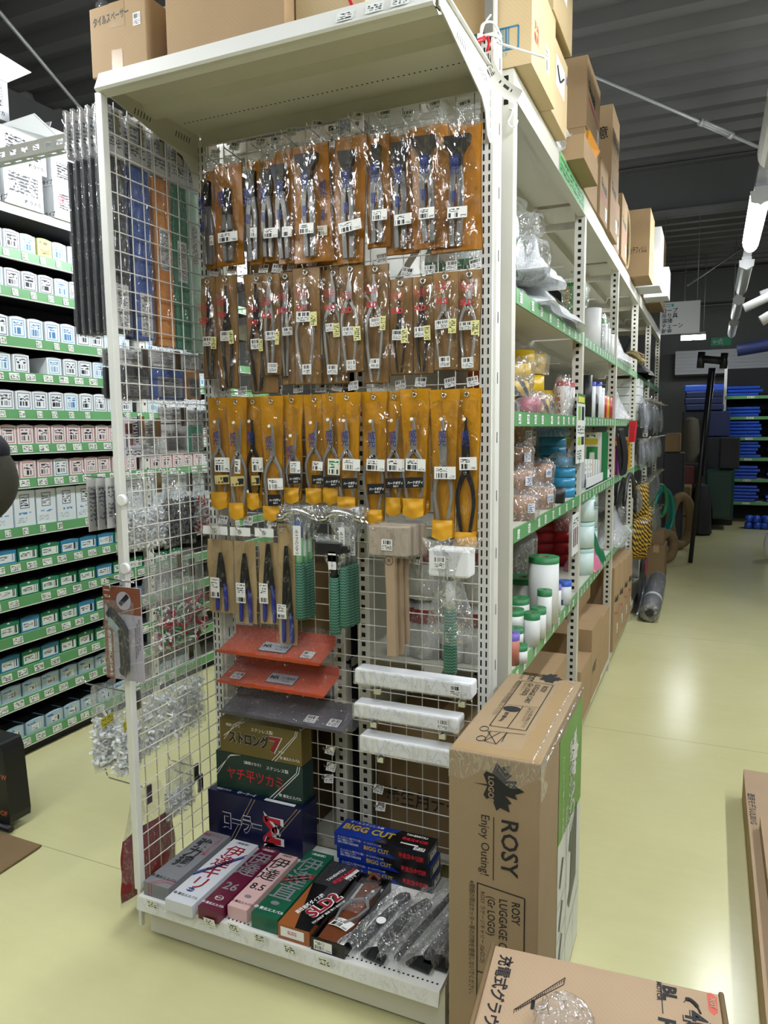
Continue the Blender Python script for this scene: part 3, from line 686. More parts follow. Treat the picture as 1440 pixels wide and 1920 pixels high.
# row 2: tin snips in brown paper pouches lettered SLD
def z3(X, Y, y): return PY(360 + X / 2.4828, 480 + Y / 2.4828, y)
R2 = [  # left, right, top, bottom, tool top, tool bottom, tool metal, tags [(kind, l, r, t, b)], text y, depth, tilt, words
 (48, 118, 100, 570, 150, 565, 'd', [('l', 55, 92, 378, 418), ('y', 92, 118, 378, 432)], 305, 0.006, 0, 'narrow with dark snips, against the left upright'),
 (115, 215, 90, 616, 140, 612, 'd', [('l', 135, 176, 352, 394), ('y', 174, 198, 348, 408)], 278, 0.0, 0, 'long with a black straight pair'),
 (245, 380, 85, 640, 130, 632, 'd', [('l', 276, 318, 388, 432), ('y', 314, 334, 388, 442)], 312, 0.004, -0.05, 'longest, hanging lower and slightly turned'),
 (330, 415, 85, 555, 105, 548, 's', [('l', 345, 392, 352, 390), ('y', 390, 410, 352, 412), ('l', 357, 402, 500, 542)], 282, -0.006, 0, 'short with a small tag near its foot'),
 (412, 476, 75, 600, 120, 560, 's', [('l', 424, 470, 334, 368)], 258, 0.008, 0, 'half covered by the wide pouch'),
 (472, 600, 55, 598, 132, 590, 's', [('l', 488, 552, 262, 304), ('y', 552, 585, 262, 324), ('l', 517, 560, 506, 550)], 246, -0.012, 0, 'wide with a green-edged tag and bowed handles'),
 (602, 730, 60, 595, 80, 588, 's', [('l', 625, 664, 316, 350), ('y', 660, 692, 316, 376), ('l', 634, 682, 508, 550)], 244, 0.004, 0, 'with broad pale blades just right of the middle'),
 (685, 802, 40, 540, 80, 532, 's', [('l', 704, 756, 332, 368), ('y', 754, 788, 330, 392), ('l', 724, 766, 486, 530)], 258, -0.01, 0, 'rounded pouch with broad scissor blades'),
 (798, 920, 40, 592, 86, 584, 's', [('l', 830, 880, 290, 326), ('y', 878, 904, 282, 344), ('l', 834, 876, 480, 522)], 232, 0.0, 0, 'long one left of the gap in the row'),
 (920, 1030, 105, 552, 205, 544, 'd', [('l', 935, 980, 346, 390), ('y', 976, 1008, 340, 404)], 262, 0.0, 0, 'short, just right of the gap'),
 (1028, 1130, 95, 548, 142, 540, 'd', [('l', 1038, 1084, 332, 376), ('y', 1082, 1112, 326, 390)], 248, -0.004, 0, 'with slim dark snips, third from the right upright'),
 (1122, 1242, 75, 530, 165, 520, 's', [('l', 1134, 1200, 300, 336), ('y', 1196, 1232, 294, 358), ('l', 1154, 1204, 470, 516)], 218, -0.012, 0, 'with spread handles, second from the right upright'),
 (1235, 1350, 65, 534, 112, 526, 's', [('l', 1246, 1304, 308, 342), ('y', 1302, 1340, 302, 366), ('l', 1258, 1312, 474, 520)], 222, 0.0, 0.02, 'with curved snips, against the right upright'),
]
for i, (a, b, c, d, tt, tb, met, tags, sy, dep, tilt, lab) in enumerate(R2):
    y = 1.866 + dep; mx, my = (a + b) / 2, (c + d) / 2
    hw = (z3(b, my, y).x - z3(a, my, y).x) / 2; cx = z3(mx, my, y).x; zt, zb = z3(mx, c, y).z, z3(mx, d, y).z
    x0, x1 = cx - hw, cx + hw
    t = thing('snips_pouch', f'brown paper snips pouch with red lettering, {lab}', 'tool pouch', (cx, y, zb), 'tin snips in brown pouches, second row')
    bk = MB(); slab(bk, x0 + hw*.03, x1 - hw*.03, zb, zt, y, M_BROWNP, 0.003, -0.04, 0, tilt, seed=i, seam=M_BROWND)
    bk.obj('backing', t)
    e = MB(); eyelet(e, cx, y - 0.006, zt - 0.013); e.obj('eyelet', t)
    snips(t, cx + (0.006 if i in (0, 1) else -0.002), z3(mx, tt, y).z, z3(mx, tb, y).z, hw * (0.62 if i in (5, 6, 7, 8, 11, 12) else 0.42), y - 0.014, M_DARKTOOL if met == 'd' else M_TOOL, 0.30 if met == 's' else 0.36, curve=1.0 if i in (4, 12) else 0)
    f = MB(); slab(f, x0 + 0.001, x1 - 0.001, zb + 0.002, zt - 0.026, y - 0.017, M_FPOUCH, 0.007, 0.02, 0, tilt, seed=i * 1.7, wave=0.0025, th=0.003)
    zs = z3(mx, sy + 12, y).z
    f.text('SLD', (cx, y - 0.028, zs), (1, 0, 0), (0, 0, 1), 0.0155, M_REDINK, 0.03, wmax=hw * 1.5, align='c')
    f.text('職人の技\n切れ味抜群\n本職用鋏', (cx, y - 0.028, zs + 0.05), (1, 0, 0), (0, 0, 1), 0.006, M_REDINK, 0, align='c')
    f.obj('clear_front', t)
    for k, (ty, l, r, tp, bt) in enumerate(tags):
        c_ = z3((l + r) / 2, (tp + bt) / 2, y - 0.026); p, q = z3(l, tp, y), z3(r, bt, y); an = rnd.uniform(-0.07, 0.07)
        MB().sticker((c_.x, y - 0.029 - 0.001 * k, c_.z), (math.cos(an), 0, math.sin(an)), (-math.sin(an), 0, math.cos(an)), abs(q.x - p.x), abs(p.z - q.z), M_TAG if ty == 'l' else M_YTAG).obj('barcode_label' if ty == 'l' else 'yellow_tag', t)
    hook(cx, zt - 0.010, 'hooks of the second row', f'chrome hook with price tag holding the {ORD[i]} brown snips pouch', yf=y - 0.008, tdz=0.03)

# row 3: pliers and snips in yellow holsters
def z4(X, Y, y): return PY(360 + X / 2.4828, 700 + Y / 2.4828, y)
R3 = [  # left, right, top, bottom, tool top, tool bottom, label (l r t b), second label kind+box, depth, metal, words
 (82, 187, 112, 618, 218, 550, (107, 178, 392, 458), ('g', 116, 184, 472, 515), 0.008, 's', 'left end, with a gold tag'),
 (166, 262, 110, 665, 222, 600, (200, 228, 400, 466), ('g', 190, 255, 478, 524), -0.006, 's', 'with slanting snips and a gold tag'),
 (252, 333, 108, 620, 216, 555, (280, 333, 392, 458), ('g', 286, 326, 475, 520), 0.01, 'd', 'narrow with dark snips, third in the row'),
 (322, 432, 105, 672, 238, 615, (356, 426, 488, 542), ('k', 362, 424, 562, 616), -0.006, 's', 'with its labels set low'),
 (425, 520, 100, 592, 282, 530, (458, 506, 410, 464), ('k', 456, 516, 468, 512), 0.004, 's', 'with the smallest hooked snips'),
 (523, 627, 98, 596, 222, 532, (563, 610, 410, 452), ('k', 566, 620, 472, 516), 0.006, 's', 'with bolted snips, sixth in the row'),
 (606, 702, 92, 596, 208, 530, (634, 690, 398, 472), ('k', 622, 700, 478, 528), 0.002, 's', 'with a green-printed tag'),
 (668, 786, 88, 635, 212, 572, (703, 784, 398, 452), ('k', 706, 778, 486, 536), -0.012, 's', 'in front of the one with the green tag'),
 (788, 912, 85, 686, 215, 630, (814, 898, 400, 454), ('k', 824, 904, 512, 562), -0.002, 's', 'long one in the middle right'),
 (898, 994, 83, 648, 212, 575, (910, 990, 398, 456), ('k', 908, 992, 486, 534), 0.004, 's', 'just right of the long middle one'),
 (970, 1108, 72, 658, 205, 580, (997, 1088, 398, 454), ('k', 1000, 1084, 482, 532), -0.010, 's', 'broad one third from the right upright'),
 (1107, 1242, 75, 760, 205, 680, (1130, 1228, 434, 492), None, -0.006, 's', 'very long with grey handles, second from right'),
 (1213, 1346, 70, 812, 205, 735, (1246, 1326, 390, 450), None, 0.004, 'd', 'longest with black handles, beside right upright'),
]
M_GTAG = label_mat('green_print_tag', '#e0e4d8', '#2f7a3a', [('bar', .1, .06, .9, .34, 22, '#222222'), ('txt', .1, .42, .9, .92, 3, 7)])
for i, (a, b, c, d, tt, tb, lb, l2, dep, met, lab) in enumerate(R3):
    y = 1.866 + dep; mx, my = (a + b) / 2, (c + d) / 2
    hw = (z4(b, my, y).x - z4(a, my, y).x) / 2; cx = z4(mx, my, y).x; zt, zb = z4(mx, c, y).z, z4(mx, d, y).z
    x0, x1 = cx - hw, cx + hw
    t = thing('plier_holster', f'yellow plastic plier holster, {lab}', 'tool pouch', (cx, y, zb), 'pliers in yellow holsters, third row')
    sh = 0.92
    slab(MB(), x0, x1, zb + 0.004, zt, y, M_YELP, 0.003, -0.34, 0.008, 0, seed=i, seam=M_YELD).obj('backing', t)
    tz, bz = z4(mx, tt, y).z, z4(mx, tb, y).z
    dx = 0.006 if i in (1, 3, 4) else 0
    snips(t, cx + dx, tz, bz - 0.03, hw * (0.6 if i > 10 else 0.74), y - 0.014, M_DARKTOOL if met == 'd' else M_TOOL, 0.38 if i < 11 else 0.45, curve=1.2 if i in (1, 4, 5, 9) else 0)
    e = MB(); eyelet(e, cx, y - 0.005, zt - 0.016, 0.0055); e.obj('eyelet', t)
    pk = MB(); slab(pk, cx - hw * 0.70, cx + hw * 0.70, zb, bz, y - 0.018, M_POCKET, 0.008, 0, 0.010, 0, seed=i, nz=8, th=0.02, wave=0.001); pk.obj('pocket', t)
    f = MB(); slab(f, x0 + 0.002, x1 - 0.002, bz, zt - 0.03, y - 0.016, M_FPOUCH, 0.009, -0.28, 0, 0, seed=i * 1.3, wave=0.0025, th=0.02)
    f.vtext('威光', (cx + 0.004, y - 0.0285, tz - 0.034), (1, 0, 0), (0, 0, 1), 0.0185, M_BLUEINK, 0.012, 1.08)
    f.lathe((cx + dx, y - 0.022, tz - 0.005), [(0, 0.007), (0.004, 0.007), (0.0048, 0.004)], M_WHITEPRINT, 10, axis=(0, -1, 0))
    f.obj('clear_front', t)
    c_ = z4((lb[0]+lb[1])/2, (lb[2]+lb[3])/2, y - 0.028); p, q = z4(lb[0], lb[2], y), z4(lb[1], lb[3], y); an = rnd.uniform(-0.05, 0.05)
    MB().sticker((c_.x, y - 0.030, c_.z), (math.cos(an), 0, math.sin(an)), (-math.sin(an), 0, math.cos(an)), abs(q.x - p.x), abs(p.z - q.z), M_GTAG if i == 6 else M_LABEL).obj('barcode_label', t)
    if l2:
        p, q = z4(l2[1], l2[3], y - 0.02), z4(l2[2], l2[4], y - 0.02); cc = (p + q) / 2
        k = MB(); k.sticker((cc.x, y - 0.0305, cc.z), (1, 0, 0.05), (-0.05, 0, 1), abs(q.x - p.x), abs(p.z - q.z), M_BLACK if l2[0] == 'k' else M_GOLDL)
        if l2[0] == 'k':
            w_ = abs(q.x - p.x)
            k.text('ハードボディ', (cc.x + 0.003, y - 0.0325, cc.z - 0.003), (1, 0, 0.05), (-0.05, 0, 1), 0.007, M_WHITEPRINT, 0.03, wmax=w_ * 0.85, align='c')
            k.text('SLD-C', (cc.x + 0.005, y - 0.0325, cc.z - 0.010), (1, 0, 0.05), (-0.05, 0, 1), 0.0045, M_WHITEPRINT, 0.03, align='c')
        else:
            k.sticker((cc.x + abs(q.x - p.x) * .28, y - 0.0325, cc.z), (1, 0, 0.05), (-0.05, 0, 1), abs(q.x - p.x) * .35, abs(p.z - q.z) * .6, M_INK)
        k.obj('name_label', t)
    hook(cx, zt - 0.013, 'hooks of the third row', f'chrome hook with price tag holding the {ORD[i]} yellow holster', yf=y - 0.008, tdz=0.032)
# the holster half hidden behind the broad one
y = 1.884; A = z4(1078, 75, y); B = z4(1112, 640, y)
t = thing('plier_holster', 'yellow plastic holster, only its edge showing behind the broad one', 'tool pouch', (A.x, y, B.z), 'pliers in yellow holsters, third row')
slab(MB(), A.x - 0.03, B.x, B.z, A.z, y, M_YELP, 0.003, -0.05, 0.008, 0).obj('backing', t)
slab(MB(), A.x - 0.028, B.x - 0.002, B.z - 0.004, B.z + 0.03, y - 0.012, M_POCKET, 0.004, 0, 0.008, 0, nz=6).obj('pocket', t)
hook(A.x - 0.008, A.z - 0.012, 'hooks of the third row', 'chrome hook behind the broad yellow holster', yf=y - 0.006, tag_=False)

# row 4 left: long-nose bending pliers with blue handles
def z5(X, Y, y): return PY(360 + X / 2.4828, 940 + Y / 2.4828, y)
M_BLUEH = mat('blue_grip', '#2233a0', 0.35, var=0.06)
R4 = [(75, 192, 112, 515, 235, 395, 505, (110, 155, 345, 442), True, 'with the shortest black nose, left end'),
      (200, 298, 118, 566, 240, 422, 558, (228, 274, 370, 466), True, 'second from the left upright, cone-shaped nose'),
      (314, 405, 122, 570, 195, 405, 560, (334, 378, 372, 468), True, 'third from the left upright, long tapered nose'),
      (404, 484, 105, 665, 205, 530, 655, (418, 462, 468, 538), False, 'hanging lowest, without a white header card')]
for i, (a, b, c, d, tt, tm, tb, lb, hd, lab) in enumerate(R4):
    y = 1.87 - 0.004 * i; mx, my = (a + b) / 2, (c + d) / 2
    hw = (z5(b, my, y).x - z5(a, my, y).x) / 2; cx = z5(mx, my, y).x; zt, zb = z5(mx, c, y).z, z5(mx, d, y).z
    x0, x1 = cx - hw, cx + hw
    t = thing('pliers_pack', f'blue-handled bending pliers in kraft pouch, {lab}', 'pliers', (cx, y, zb), 'blue-handled bending pliers')
    top = zt - (0.045 if hd else 0)
    slab(MB(), x0, x1, zb, top, y, M_KRAFT, 0.002, 0.01, 0, 0, seed=i).obj('backing', t)
    w = MB(); k_ = 0.012 if i < 3 else 0.010; tx = cx + (0.008 if i == 0 else 0.004)
    z_t, z_m, z_b = z5(mx, tt, y).z, z5(mx, tm, y).z, z5(mx, tb, y).z
    for s in (1, -1):
        ribbon(w, [(tx + s*0.0015, z_t), (tx + s*0.006, (z_t+z_m)/2 + 0.01), (tx + s*k_, z_m)], [0.0018, 0.0058, 0.008], y - 0.014, 0.009, M_DARKTOOL)
    w.lathe((tx, y - 0.014, z_m + 0.022), [(0, 0.002), (0.005, 0.002), (0.005, 0)], M_TOOL, 10, axis=(0, -1, 0))
    w.obj('pliers', t, bevel=0.0012)
    for s in (1, -1):
        h = MB(); xa = tx + s * k_; xb = tx + s * (k_ + (0.005 if i < 3 else 0.004))
        h.tube([(xa, y - 0.010, z_m + 0.012), (xa + s*0.003, y - 0.010, z_m - 0.015), (xb, y - 0.010, z_b + 0.02), (xb, y - 0.010, z_b + 0.004), (xb, y - 0.010, z_b)], [0.006, 0.0068, 0.0068, 0.006, 0.003], M_BLUEH, 10); h.obj('handle', t)
    f = MB(); slab(f, x0 + 0.001, x1 - 0.001, zb, zt - 0.002, y - 0.019, M_FPOUCH, 0.006, 0, 0, 0, seed=i, wave=0.0015, th=0.021); f.obj('clear_front', t)
    if hd: MB().box(x0 + 0.002, x1 - 0.002, y - 0.022, y - 0.0205, zt - 0.026, zt, M_WHITEPRINT).obj('header_card', t)
    e = MB(); eyelet(e, cx, y - 0.024, zt - 0.014, 0.0045); e.obj('eyelet', t)
    p, q = z5(lb[0], lb[2], y), z5(lb[1], lb[3], y); cc = (p + q) / 2
    MB().sticker((cc.x, y - 0.027, cc.z), (1, 0, 0), (0, 0, 1), abs(q.x - p.x), abs(p.z - q.z), M_TLABEL).obj('barcode_label', t)
    hook(cx, zt - 0.012, 'hooks of the fourth row', f'chrome hook with price tag holding the {ORD[i]} blue-handled pliers', yf=y - 0.03, tag_=i < 3, tdz=0.03, tdx=0.016)

# roofing hammers
M_GRIP = None
def grip_mat():
    m, t, p = base_mat('green_zigzag_grip'); p.inputs['Roughness'].default_value = 0.6
    tc = t.N('ShaderNodeTexCoord'); sp = t.N('ShaderNodeSeparateXYZ'); t.link(tc.outputs['Object'], sp.inputs[0])
    zig = t.math('ABSOLUTE', t.math('SUBTRACT', t.math('FRACT', t.math('MULTIPLY', sp.outputs[0], 110.0)), 0.5))
    zz = t.math('FRACT', t.math('MULTIPLY', t.math('ADD', sp.outputs[2], t.math('MULTIPLY', zig, 0.006)), 125.0))
    k = t.math('GREATER_THAN', zz, 0.62)
    t.link(t.mix(k, hexc('#4a7d68'), hexc('#1c3f32')), p.inputs['Base Color'])
    b = t.N('ShaderNodeBump'); b.inputs['Strength'].default_value = 0.5; b.inputs['Distance'].default_value = 0.002; t.link(t.math('SUBTRACT', 1.0, k), b.inputs['Height']); t.link(b.outputs[0], p.inputs['Normal'])
    return m
M_GRIP = grip_mat()
M_MINT = mat('mint_shaft', '#8fd3a4', 0.4, var=0.04); M_NAVYC = mat('navy_cap', '#1d3f78', 0.4, var=0.1)
M_STRIP = mat('white_strip', '#dcdcd8', 0.45, var=0)
def hammer(name, label, x, y, ztop, zgrip, zend, head, shaft, hr=0.008, lab='ルーフハンマー', group='roofing hammers', headlen=0.11, gr=0.0155, strip=True, collar=None):
    t = thing(name, label, 'hammer', (x, y, zend), group)
    w = MB()
    if head == 'claw':
        w.tube(bend([(x - 0.058, y, ztop - 0.012), (x - 0.035, y, ztop + 0.002), (x, y, ztop + 0.006), (x + 0.035, y, ztop - 0.002), (x + 0.062, y, ztop - 0.022)], 5), [0.006] * 3 + [0.0105] * 15 + [0.005] * 3, M_CHROME, 8)
        w.lathe((x - 0.058, y, ztop - 0.012), [(0, -0.012), (0.0105, -0.012), (0.0105, 0.004), (0.006, 0.012)], M_CHROME, 12, axis=(0.98, 0, 0.15))
        w.box(x - 0.011, x + 0.011, y - 0.010, y + 0.010, ztop - 0.022, ztop, M_CHROME)
    elif head == 'black':
        w.box(x - 0.05, x + 0.028, y - 0.013, y + 0.013, ztop - 0.032, ztop, M_BLACK); w.box(x + 0.028, x + 0.046, y - 0.010, y + 0.010, ztop - 0.028, ztop - 0.006, M_BLACK); w.box(x - 0.016, x + 0.016, y - 0.013, y + 0.013, ztop - 0.055, ztop - 0.032, M_BLACK)
    w.obj('head', t, bevel=0.0025)
    s = MB(); zs = ztop - 0.02 if head == 'claw' else ztop - 0.05
    s.tube([(x, y, zs), (x, y, zgrip - 0.005)], hr, shaft, 10)
    if collar: s.tube([(x, y, zs), (x, y, zs - 0.05)], hr + 0.0015, collar, 10)
    s.obj('shaft', t)
    g = MB(); g.tube([(x, y, zgrip), (x, y, zgrip - 0.004), (x, y, (zgrip+zend)/2), (x, y, zend + 0.006), (x, y, zend)], [gr * .85, gr * .92, gr * .95, gr * 1.06, gr * .9], M_GRIP, 16); g.obj('grip', t)
    if strip:
        l = MB(); zc = zgrip + 0.025; hh = min(0.085, ztop - zgrip - 0.05)
        l.box(x - hr - 0.002, x + hr + 0.002, y - hr - 0.003, y - hr - 0.0015, zc, zc + hh, M_STRIP)
        l.vtext(lab, (x, y - hr - 0.0032, zc + hh * .86), (1, 0, 0), (0, 0, 1), hh / 9.2, M_INK, 0.02, 1.12)
        l.obj('name_strip', t)
    f = MB(); f.sheet(lambda u, v: (x + 0.068 * math.cos(2*pi*u) * (0.25 + .75*v), y + 0.014 * math.sin(2*pi*u) * (0.5 + .5*v), ztop - 0.07 + 0.09*v + 0.006 * math.sin(12*u)), 18, 6, M_FILM2); f.obj('bag', t)
    return t
for i, (X, zt_, zg, ze, dep, lab) in enumerate(((502, 55, 288, 548, 0, 'mint-shafted roofing hammer, front one of three'), (523, 62, 290, 545, 0.035, 'mint-shafted roofing hammer, middle of three'), (546, 52, 270, 535, 0.065, 'mint-shafted roofing hammer, rear one of three'))):
    y = 1.80 + dep; hammer('roofing_hammer', lab + ' left of centre', z5(X, 300, y).x, y, z5(X, zt_, y).z, z5(X, zg, y).z, z5(X, ze, y).z, 'claw', M_MINT, 0.0105, collar=M_NAVYC)
for i, (X, zt_, zg, ze, dep, lab) in enumerate(((706, 62, 302, 585, 0, 'steel-shafted roofing hammer, front one of three'), (730, 66, 296, 578, 0.035, 'steel-shafted roofing hammer, middle of three'), (754, 60, 290, 568, 0.065, 'steel-shafted roofing hammer, rear one of three'))):
    y = 1.80 + dep; hammer('roofing_hammer', lab + ' beside the black one', z5(X, 300, y).x, y, z5(X, zt_, y).z, z5(X, zg, y).z, z5(X, ze, y).z, 'claw', M_TOOL, 0.007)
y = 1.79; hammer('roofing_hammer', 'short roofing hammer with square black head, hanging low', z5(664, 400, y).x, y, z5(650, 190, y).z, z5(660, 355, y).z, z5(665, 615, y).z, 'black', M_BLACK, 0.010, gr=0.016)
for X, Y, g in ((590, 30, 'left'), (800, 38, 'right')):
    p = z5(X - 66, Y + 26, 1.86)
    hook(p.x, p.z - 0.01, 'hooks holding the hammers', f'chrome hook under the {"mint" if g == "left" else "steel"} roofing hammers', yf=1.80, tdx=0.03)

# wooden mallets
M_BEECH = mat('beech_wood', '#ab9b88', 0.55, var=0.10, vscale=40, bump=0.1, bscale=90)
M_BEECH2 = mat('beech_handle', '#a58e74', 0.5, var=0.10, vscale=30)
for i, (l, r, tp, bt, hx, hb, y) in enumerate(((832, 1012, 110, 256, 928, 720, 1.80), (880, 1048, 100, 250, 958, 708, 1.835), (925, 1086, 94, 246, 982, 660, 1.868))):
    a, b = z5(l, tp, y), z5(r, bt, y); hc = z5(hx, 400, y).x
    t = thing('wooden_mallet', f'pale wooden mallet in clear wrap, {("front one with the price sticker", "middle one of three", "rear one of three")[i]}', 'mallet', (hc, y, z5(hx, hb, y).z), 'wooden mallets')
    MB().box(a.x, b.x, y - 0.016, y + 0.016, b.z, a.z, M_BEECH).obj('head', t, bevel=0.003)
    h = MB(); ze = z5(hx, hb, y).z
    ribbon(h, [(hc, b.z), (hc, b.z - 0.05), (hc + 0.002, (b.z + ze) / 2), (hc + 0.003, ze)], [0.0165, 0.0145, 0.0135, 0.015], y - 0.011, 0.022, M_BEECH2)
    h.obj('handle', t, bevel=0.004)
    f = MB(); f.box(a.x - 0.004, b.x + 0.004, y - 0.0175, y + 0.0172, b.z - 0.004, a.z + 0.004, M_FILM); f.obj('wrap', t)
    if i == 0:
        c = z5(920, 198, y); MB().sticker((c.x, y - 0.0185, c.z), (1, 0, 0), (0, 0, 1), 0.032, 0.03, M_TAG).obj('price_sticker', t)
        n = MB(); c = z5(925, 272, y)
        n.tube([(c.x + 0.012*math.cos(k), y - 0.0125, c.z + 0.012*math.sin(k)) for k in [2*pi*q/20 for q in range(20)]], 0.0008, M_INK, 4, closed=True)
        n.text('木', (c.x, y - 0.012, c.z - 0.005), (1, 0, 0), (0, 0, 1), 0.010, M_INK, 0.01, align='c'); n.obj('brand_mark', t)
p = z5(1010, 235, 1.88); hook(p.x, p.z, 'hooks holding the mallets', 'chrome hook under the wooden mallets with two price tags', yf=1.85, tdx=0.02, tdz=-0.02)
# white plastic mallet with green grip
y = 1.80; a, b = z5(1118, 210, y), z5(1304, 352, y); hx = z5(1203, 420, y).x
M_WPL = mat('white_nylon_head', '#dedfe0', 0.4, var=0.03)
t = thing('white_mallet', 'white square-headed plastic mallet with green grip in a clear bag', 'mallet', (hx, y, z5(1195, 798, y).z))
MB().box(a.x, b.x, y - 0.03, y + 0.03, b.z, a.z, M_WPL).obj('head', t, bevel=0.006)
w = MB(); w.tube([(hx, y, b.z), (hx, y, b.z - 0.012)], 0.014, M_BLACK, 12); w.tube([(hx, y, b.z - 0.01), (hx, y, z5(1200, 505, y).z)], 0.0125, M_WPL, 12); w.obj('shaft', t)
zg, ze = z5(1200, 500, y).z, z5(1200, 798, y).z
g = MB(); g.tube([(hx, y, zg), (hx, y, zg - 0.006), (hx, y, (zg+ze)/2), (hx, y, ze + 0.008), (hx, y, ze)], [0.014, 0.0165, 0.018, 0.0185, 0.016], M_GRIP, 18); g.obj('grip', t)
f = MB(); zq = z5(1200, 640, y).z
f.sheet(lambda u, v: (hx + (0.062 + 0.012*math.sin(7*v) - 0.022*max(0, math.sin(pi*v))) * math.cos(2*pi*u) * (1.2 if v > .6 else 1.0), y + 0.038 * math.sin(2*pi*u), zq + (a.z + 0.02 - zq)*v + 0.008*math.sin(14*u)), 24, 10, M_FILM2); f.obj('bag', t)
c = z5(1176, 272, y); MB().sticker((c.x, y - 0.041, c.z), (1, 0, 0), (0, 0, 1), 0.032, 0.032, M_TAG).obj('price_sticker', t)
hook(hx, a.z + 0.012, 'hooks holding the mallets', 'chrome hook above the white plastic mallet', yf=1.80, tag_=False)

# orange corner trays and grey channel on hooks
M_ORANGE = mat('orange_enamel', '#bd4717', 0.35, var=0.05)
M_GREYCH = mat('grey_channel', '#58565c', 0.4, var=0.08)
M_SILV = mat('silver_badge', '#b9bcc4', 0.3, 0.3, var=0.03)
def tray(name, label, pl, pr, yf, zt_, h, dp, m, badge, tags, group):
    """open trough: front lip, floor, back wall; pl / pr: left and right ends of the front lip (pixels)"""
    A, B = PY(*pl, yf), PY(*pr, yf); x0, x1, z = A.x, B.x, (A.z + B.z) / 2
    t = thing(name, label, 'tray', ((x0 + x1)/2, yf + dp/2, z), group)
    pr_ = [(x0, yf, z + 0.008), (x0, yf + 0.002, z + 0.008), (x0, yf + 0.006, z + 0.001), (x0, yf + dp - 0.004, z + h*0.55), (x0, yf + dp - 0.002, z + h), (x0, yf + dp, z + h), (x0, yf + dp, z + h*0.5), (x0, yf + 0.004, z - 0.002)]
    MB().prism(pr_, (x1 - x0, 0, 0), m).obj('trough', t)
    n = V((0, -h*0.55, dp)).normalized(); vv = V((0, dp, h*0.55)).normalized()
    def on(s, q): return V((x0 + (x1-x0)*s, yf + 0.006 + (dp - 0.01)*q, z + 0.001 + h*0.55*q))
    if badge:
        c = on(badge, 0.5) + n * 0.001; b_ = MB(); b_.sticker(c, (1, 0, 0), vv, 0.10, 0.05, M_INK); b_.sticker(c, (1, 0, 0), vv, 0.096, 0.046, M_SILV, lift=0.0014)
        b_.text('MR', c - V((0.042, 0, 0)) - vv * 0.006 + n * 0.0014, (1, 0, 0), vv, 0.018, M_INK, 0.03); b_.text('ナブ板金用', c + V((-0.002, 0, 0)) - vv * 0.001 + n * 0.0014, (1, 0, 0), vv, 0.010, M_INK, 0.01, wmax=0.045)
        b_.text('定番工具', c + V((0.006, 0, 0)) - vv * 0.013 + n * 0.0014, (1, 0, 0), vv, 0.005, M_INK, 0.01); b_.obj('badge', t)
    for s in tags: MB().sticker(on(s, 0.35) + n * 0.002, (1, 0, 0), vv, 0.038, 0.034, M_TAG).obj('price_sticker', t)
    f = MB(); f.sheet(lambda u, v: (x0 - 0.012 + (x1 - x0 + 0.05) * u, yf - 0.004 + (dp + 0.006) * v, z + 0.012 + (h + 0.004) * v - 0.012 * math.sin(pi * v) + 0.003 * math.sin(40*u + 9*v)), 30, 5, M_FILM); f.obj('bag', t)
    for s in (0.2, 0.68):
        x = x0 + (x1 - x0) * s
        hk = MB(); hk.tube([(x, yf + 0.001, z - 0.008), (x, yf + 0.004, z - 0.014), (x, GYB - 0.004, z - 0.014)], 0.0022, M_CHROME, 6); hk.box(x - 0.011, x + 0.011, GYB - 0.009, GYB - 0.005, z - 0.03, z - 0.006, M_CHROME)
        tag(hk.obj('support_hook'), f'chrome support hook under the {label[:34].strip()}, {"left" if s < .5 else "right"} one', 'hook', 'hooks under trays and bars')
    return t
TG_ = 'orange folded metal trays'
tray('metal_tray', 'orange metal tray, upper one, badge in its middle', (405, 1222), (597, 1249), 1.80, 0, 0.06, 0.11, M_ORANGE, 0.50, (0.84,), TG_)
tray('metal_tray', 'orange metal tray, lower one, price sticker at its left end', (405, 1277), (604, 1312), 1.80, 0, 0.06, 0.11, M_ORANGE, 0.55, (0.14,), TG_)
tray('metal_tray', 'dark grey metal channel in a loose clear bag, below the orange trays', (410, 1340), (640, 1372), 1.80, 0, 0.05, 0.10, M_GREYCH, None, (0.72, 0.9), 'grey folded metal trays')
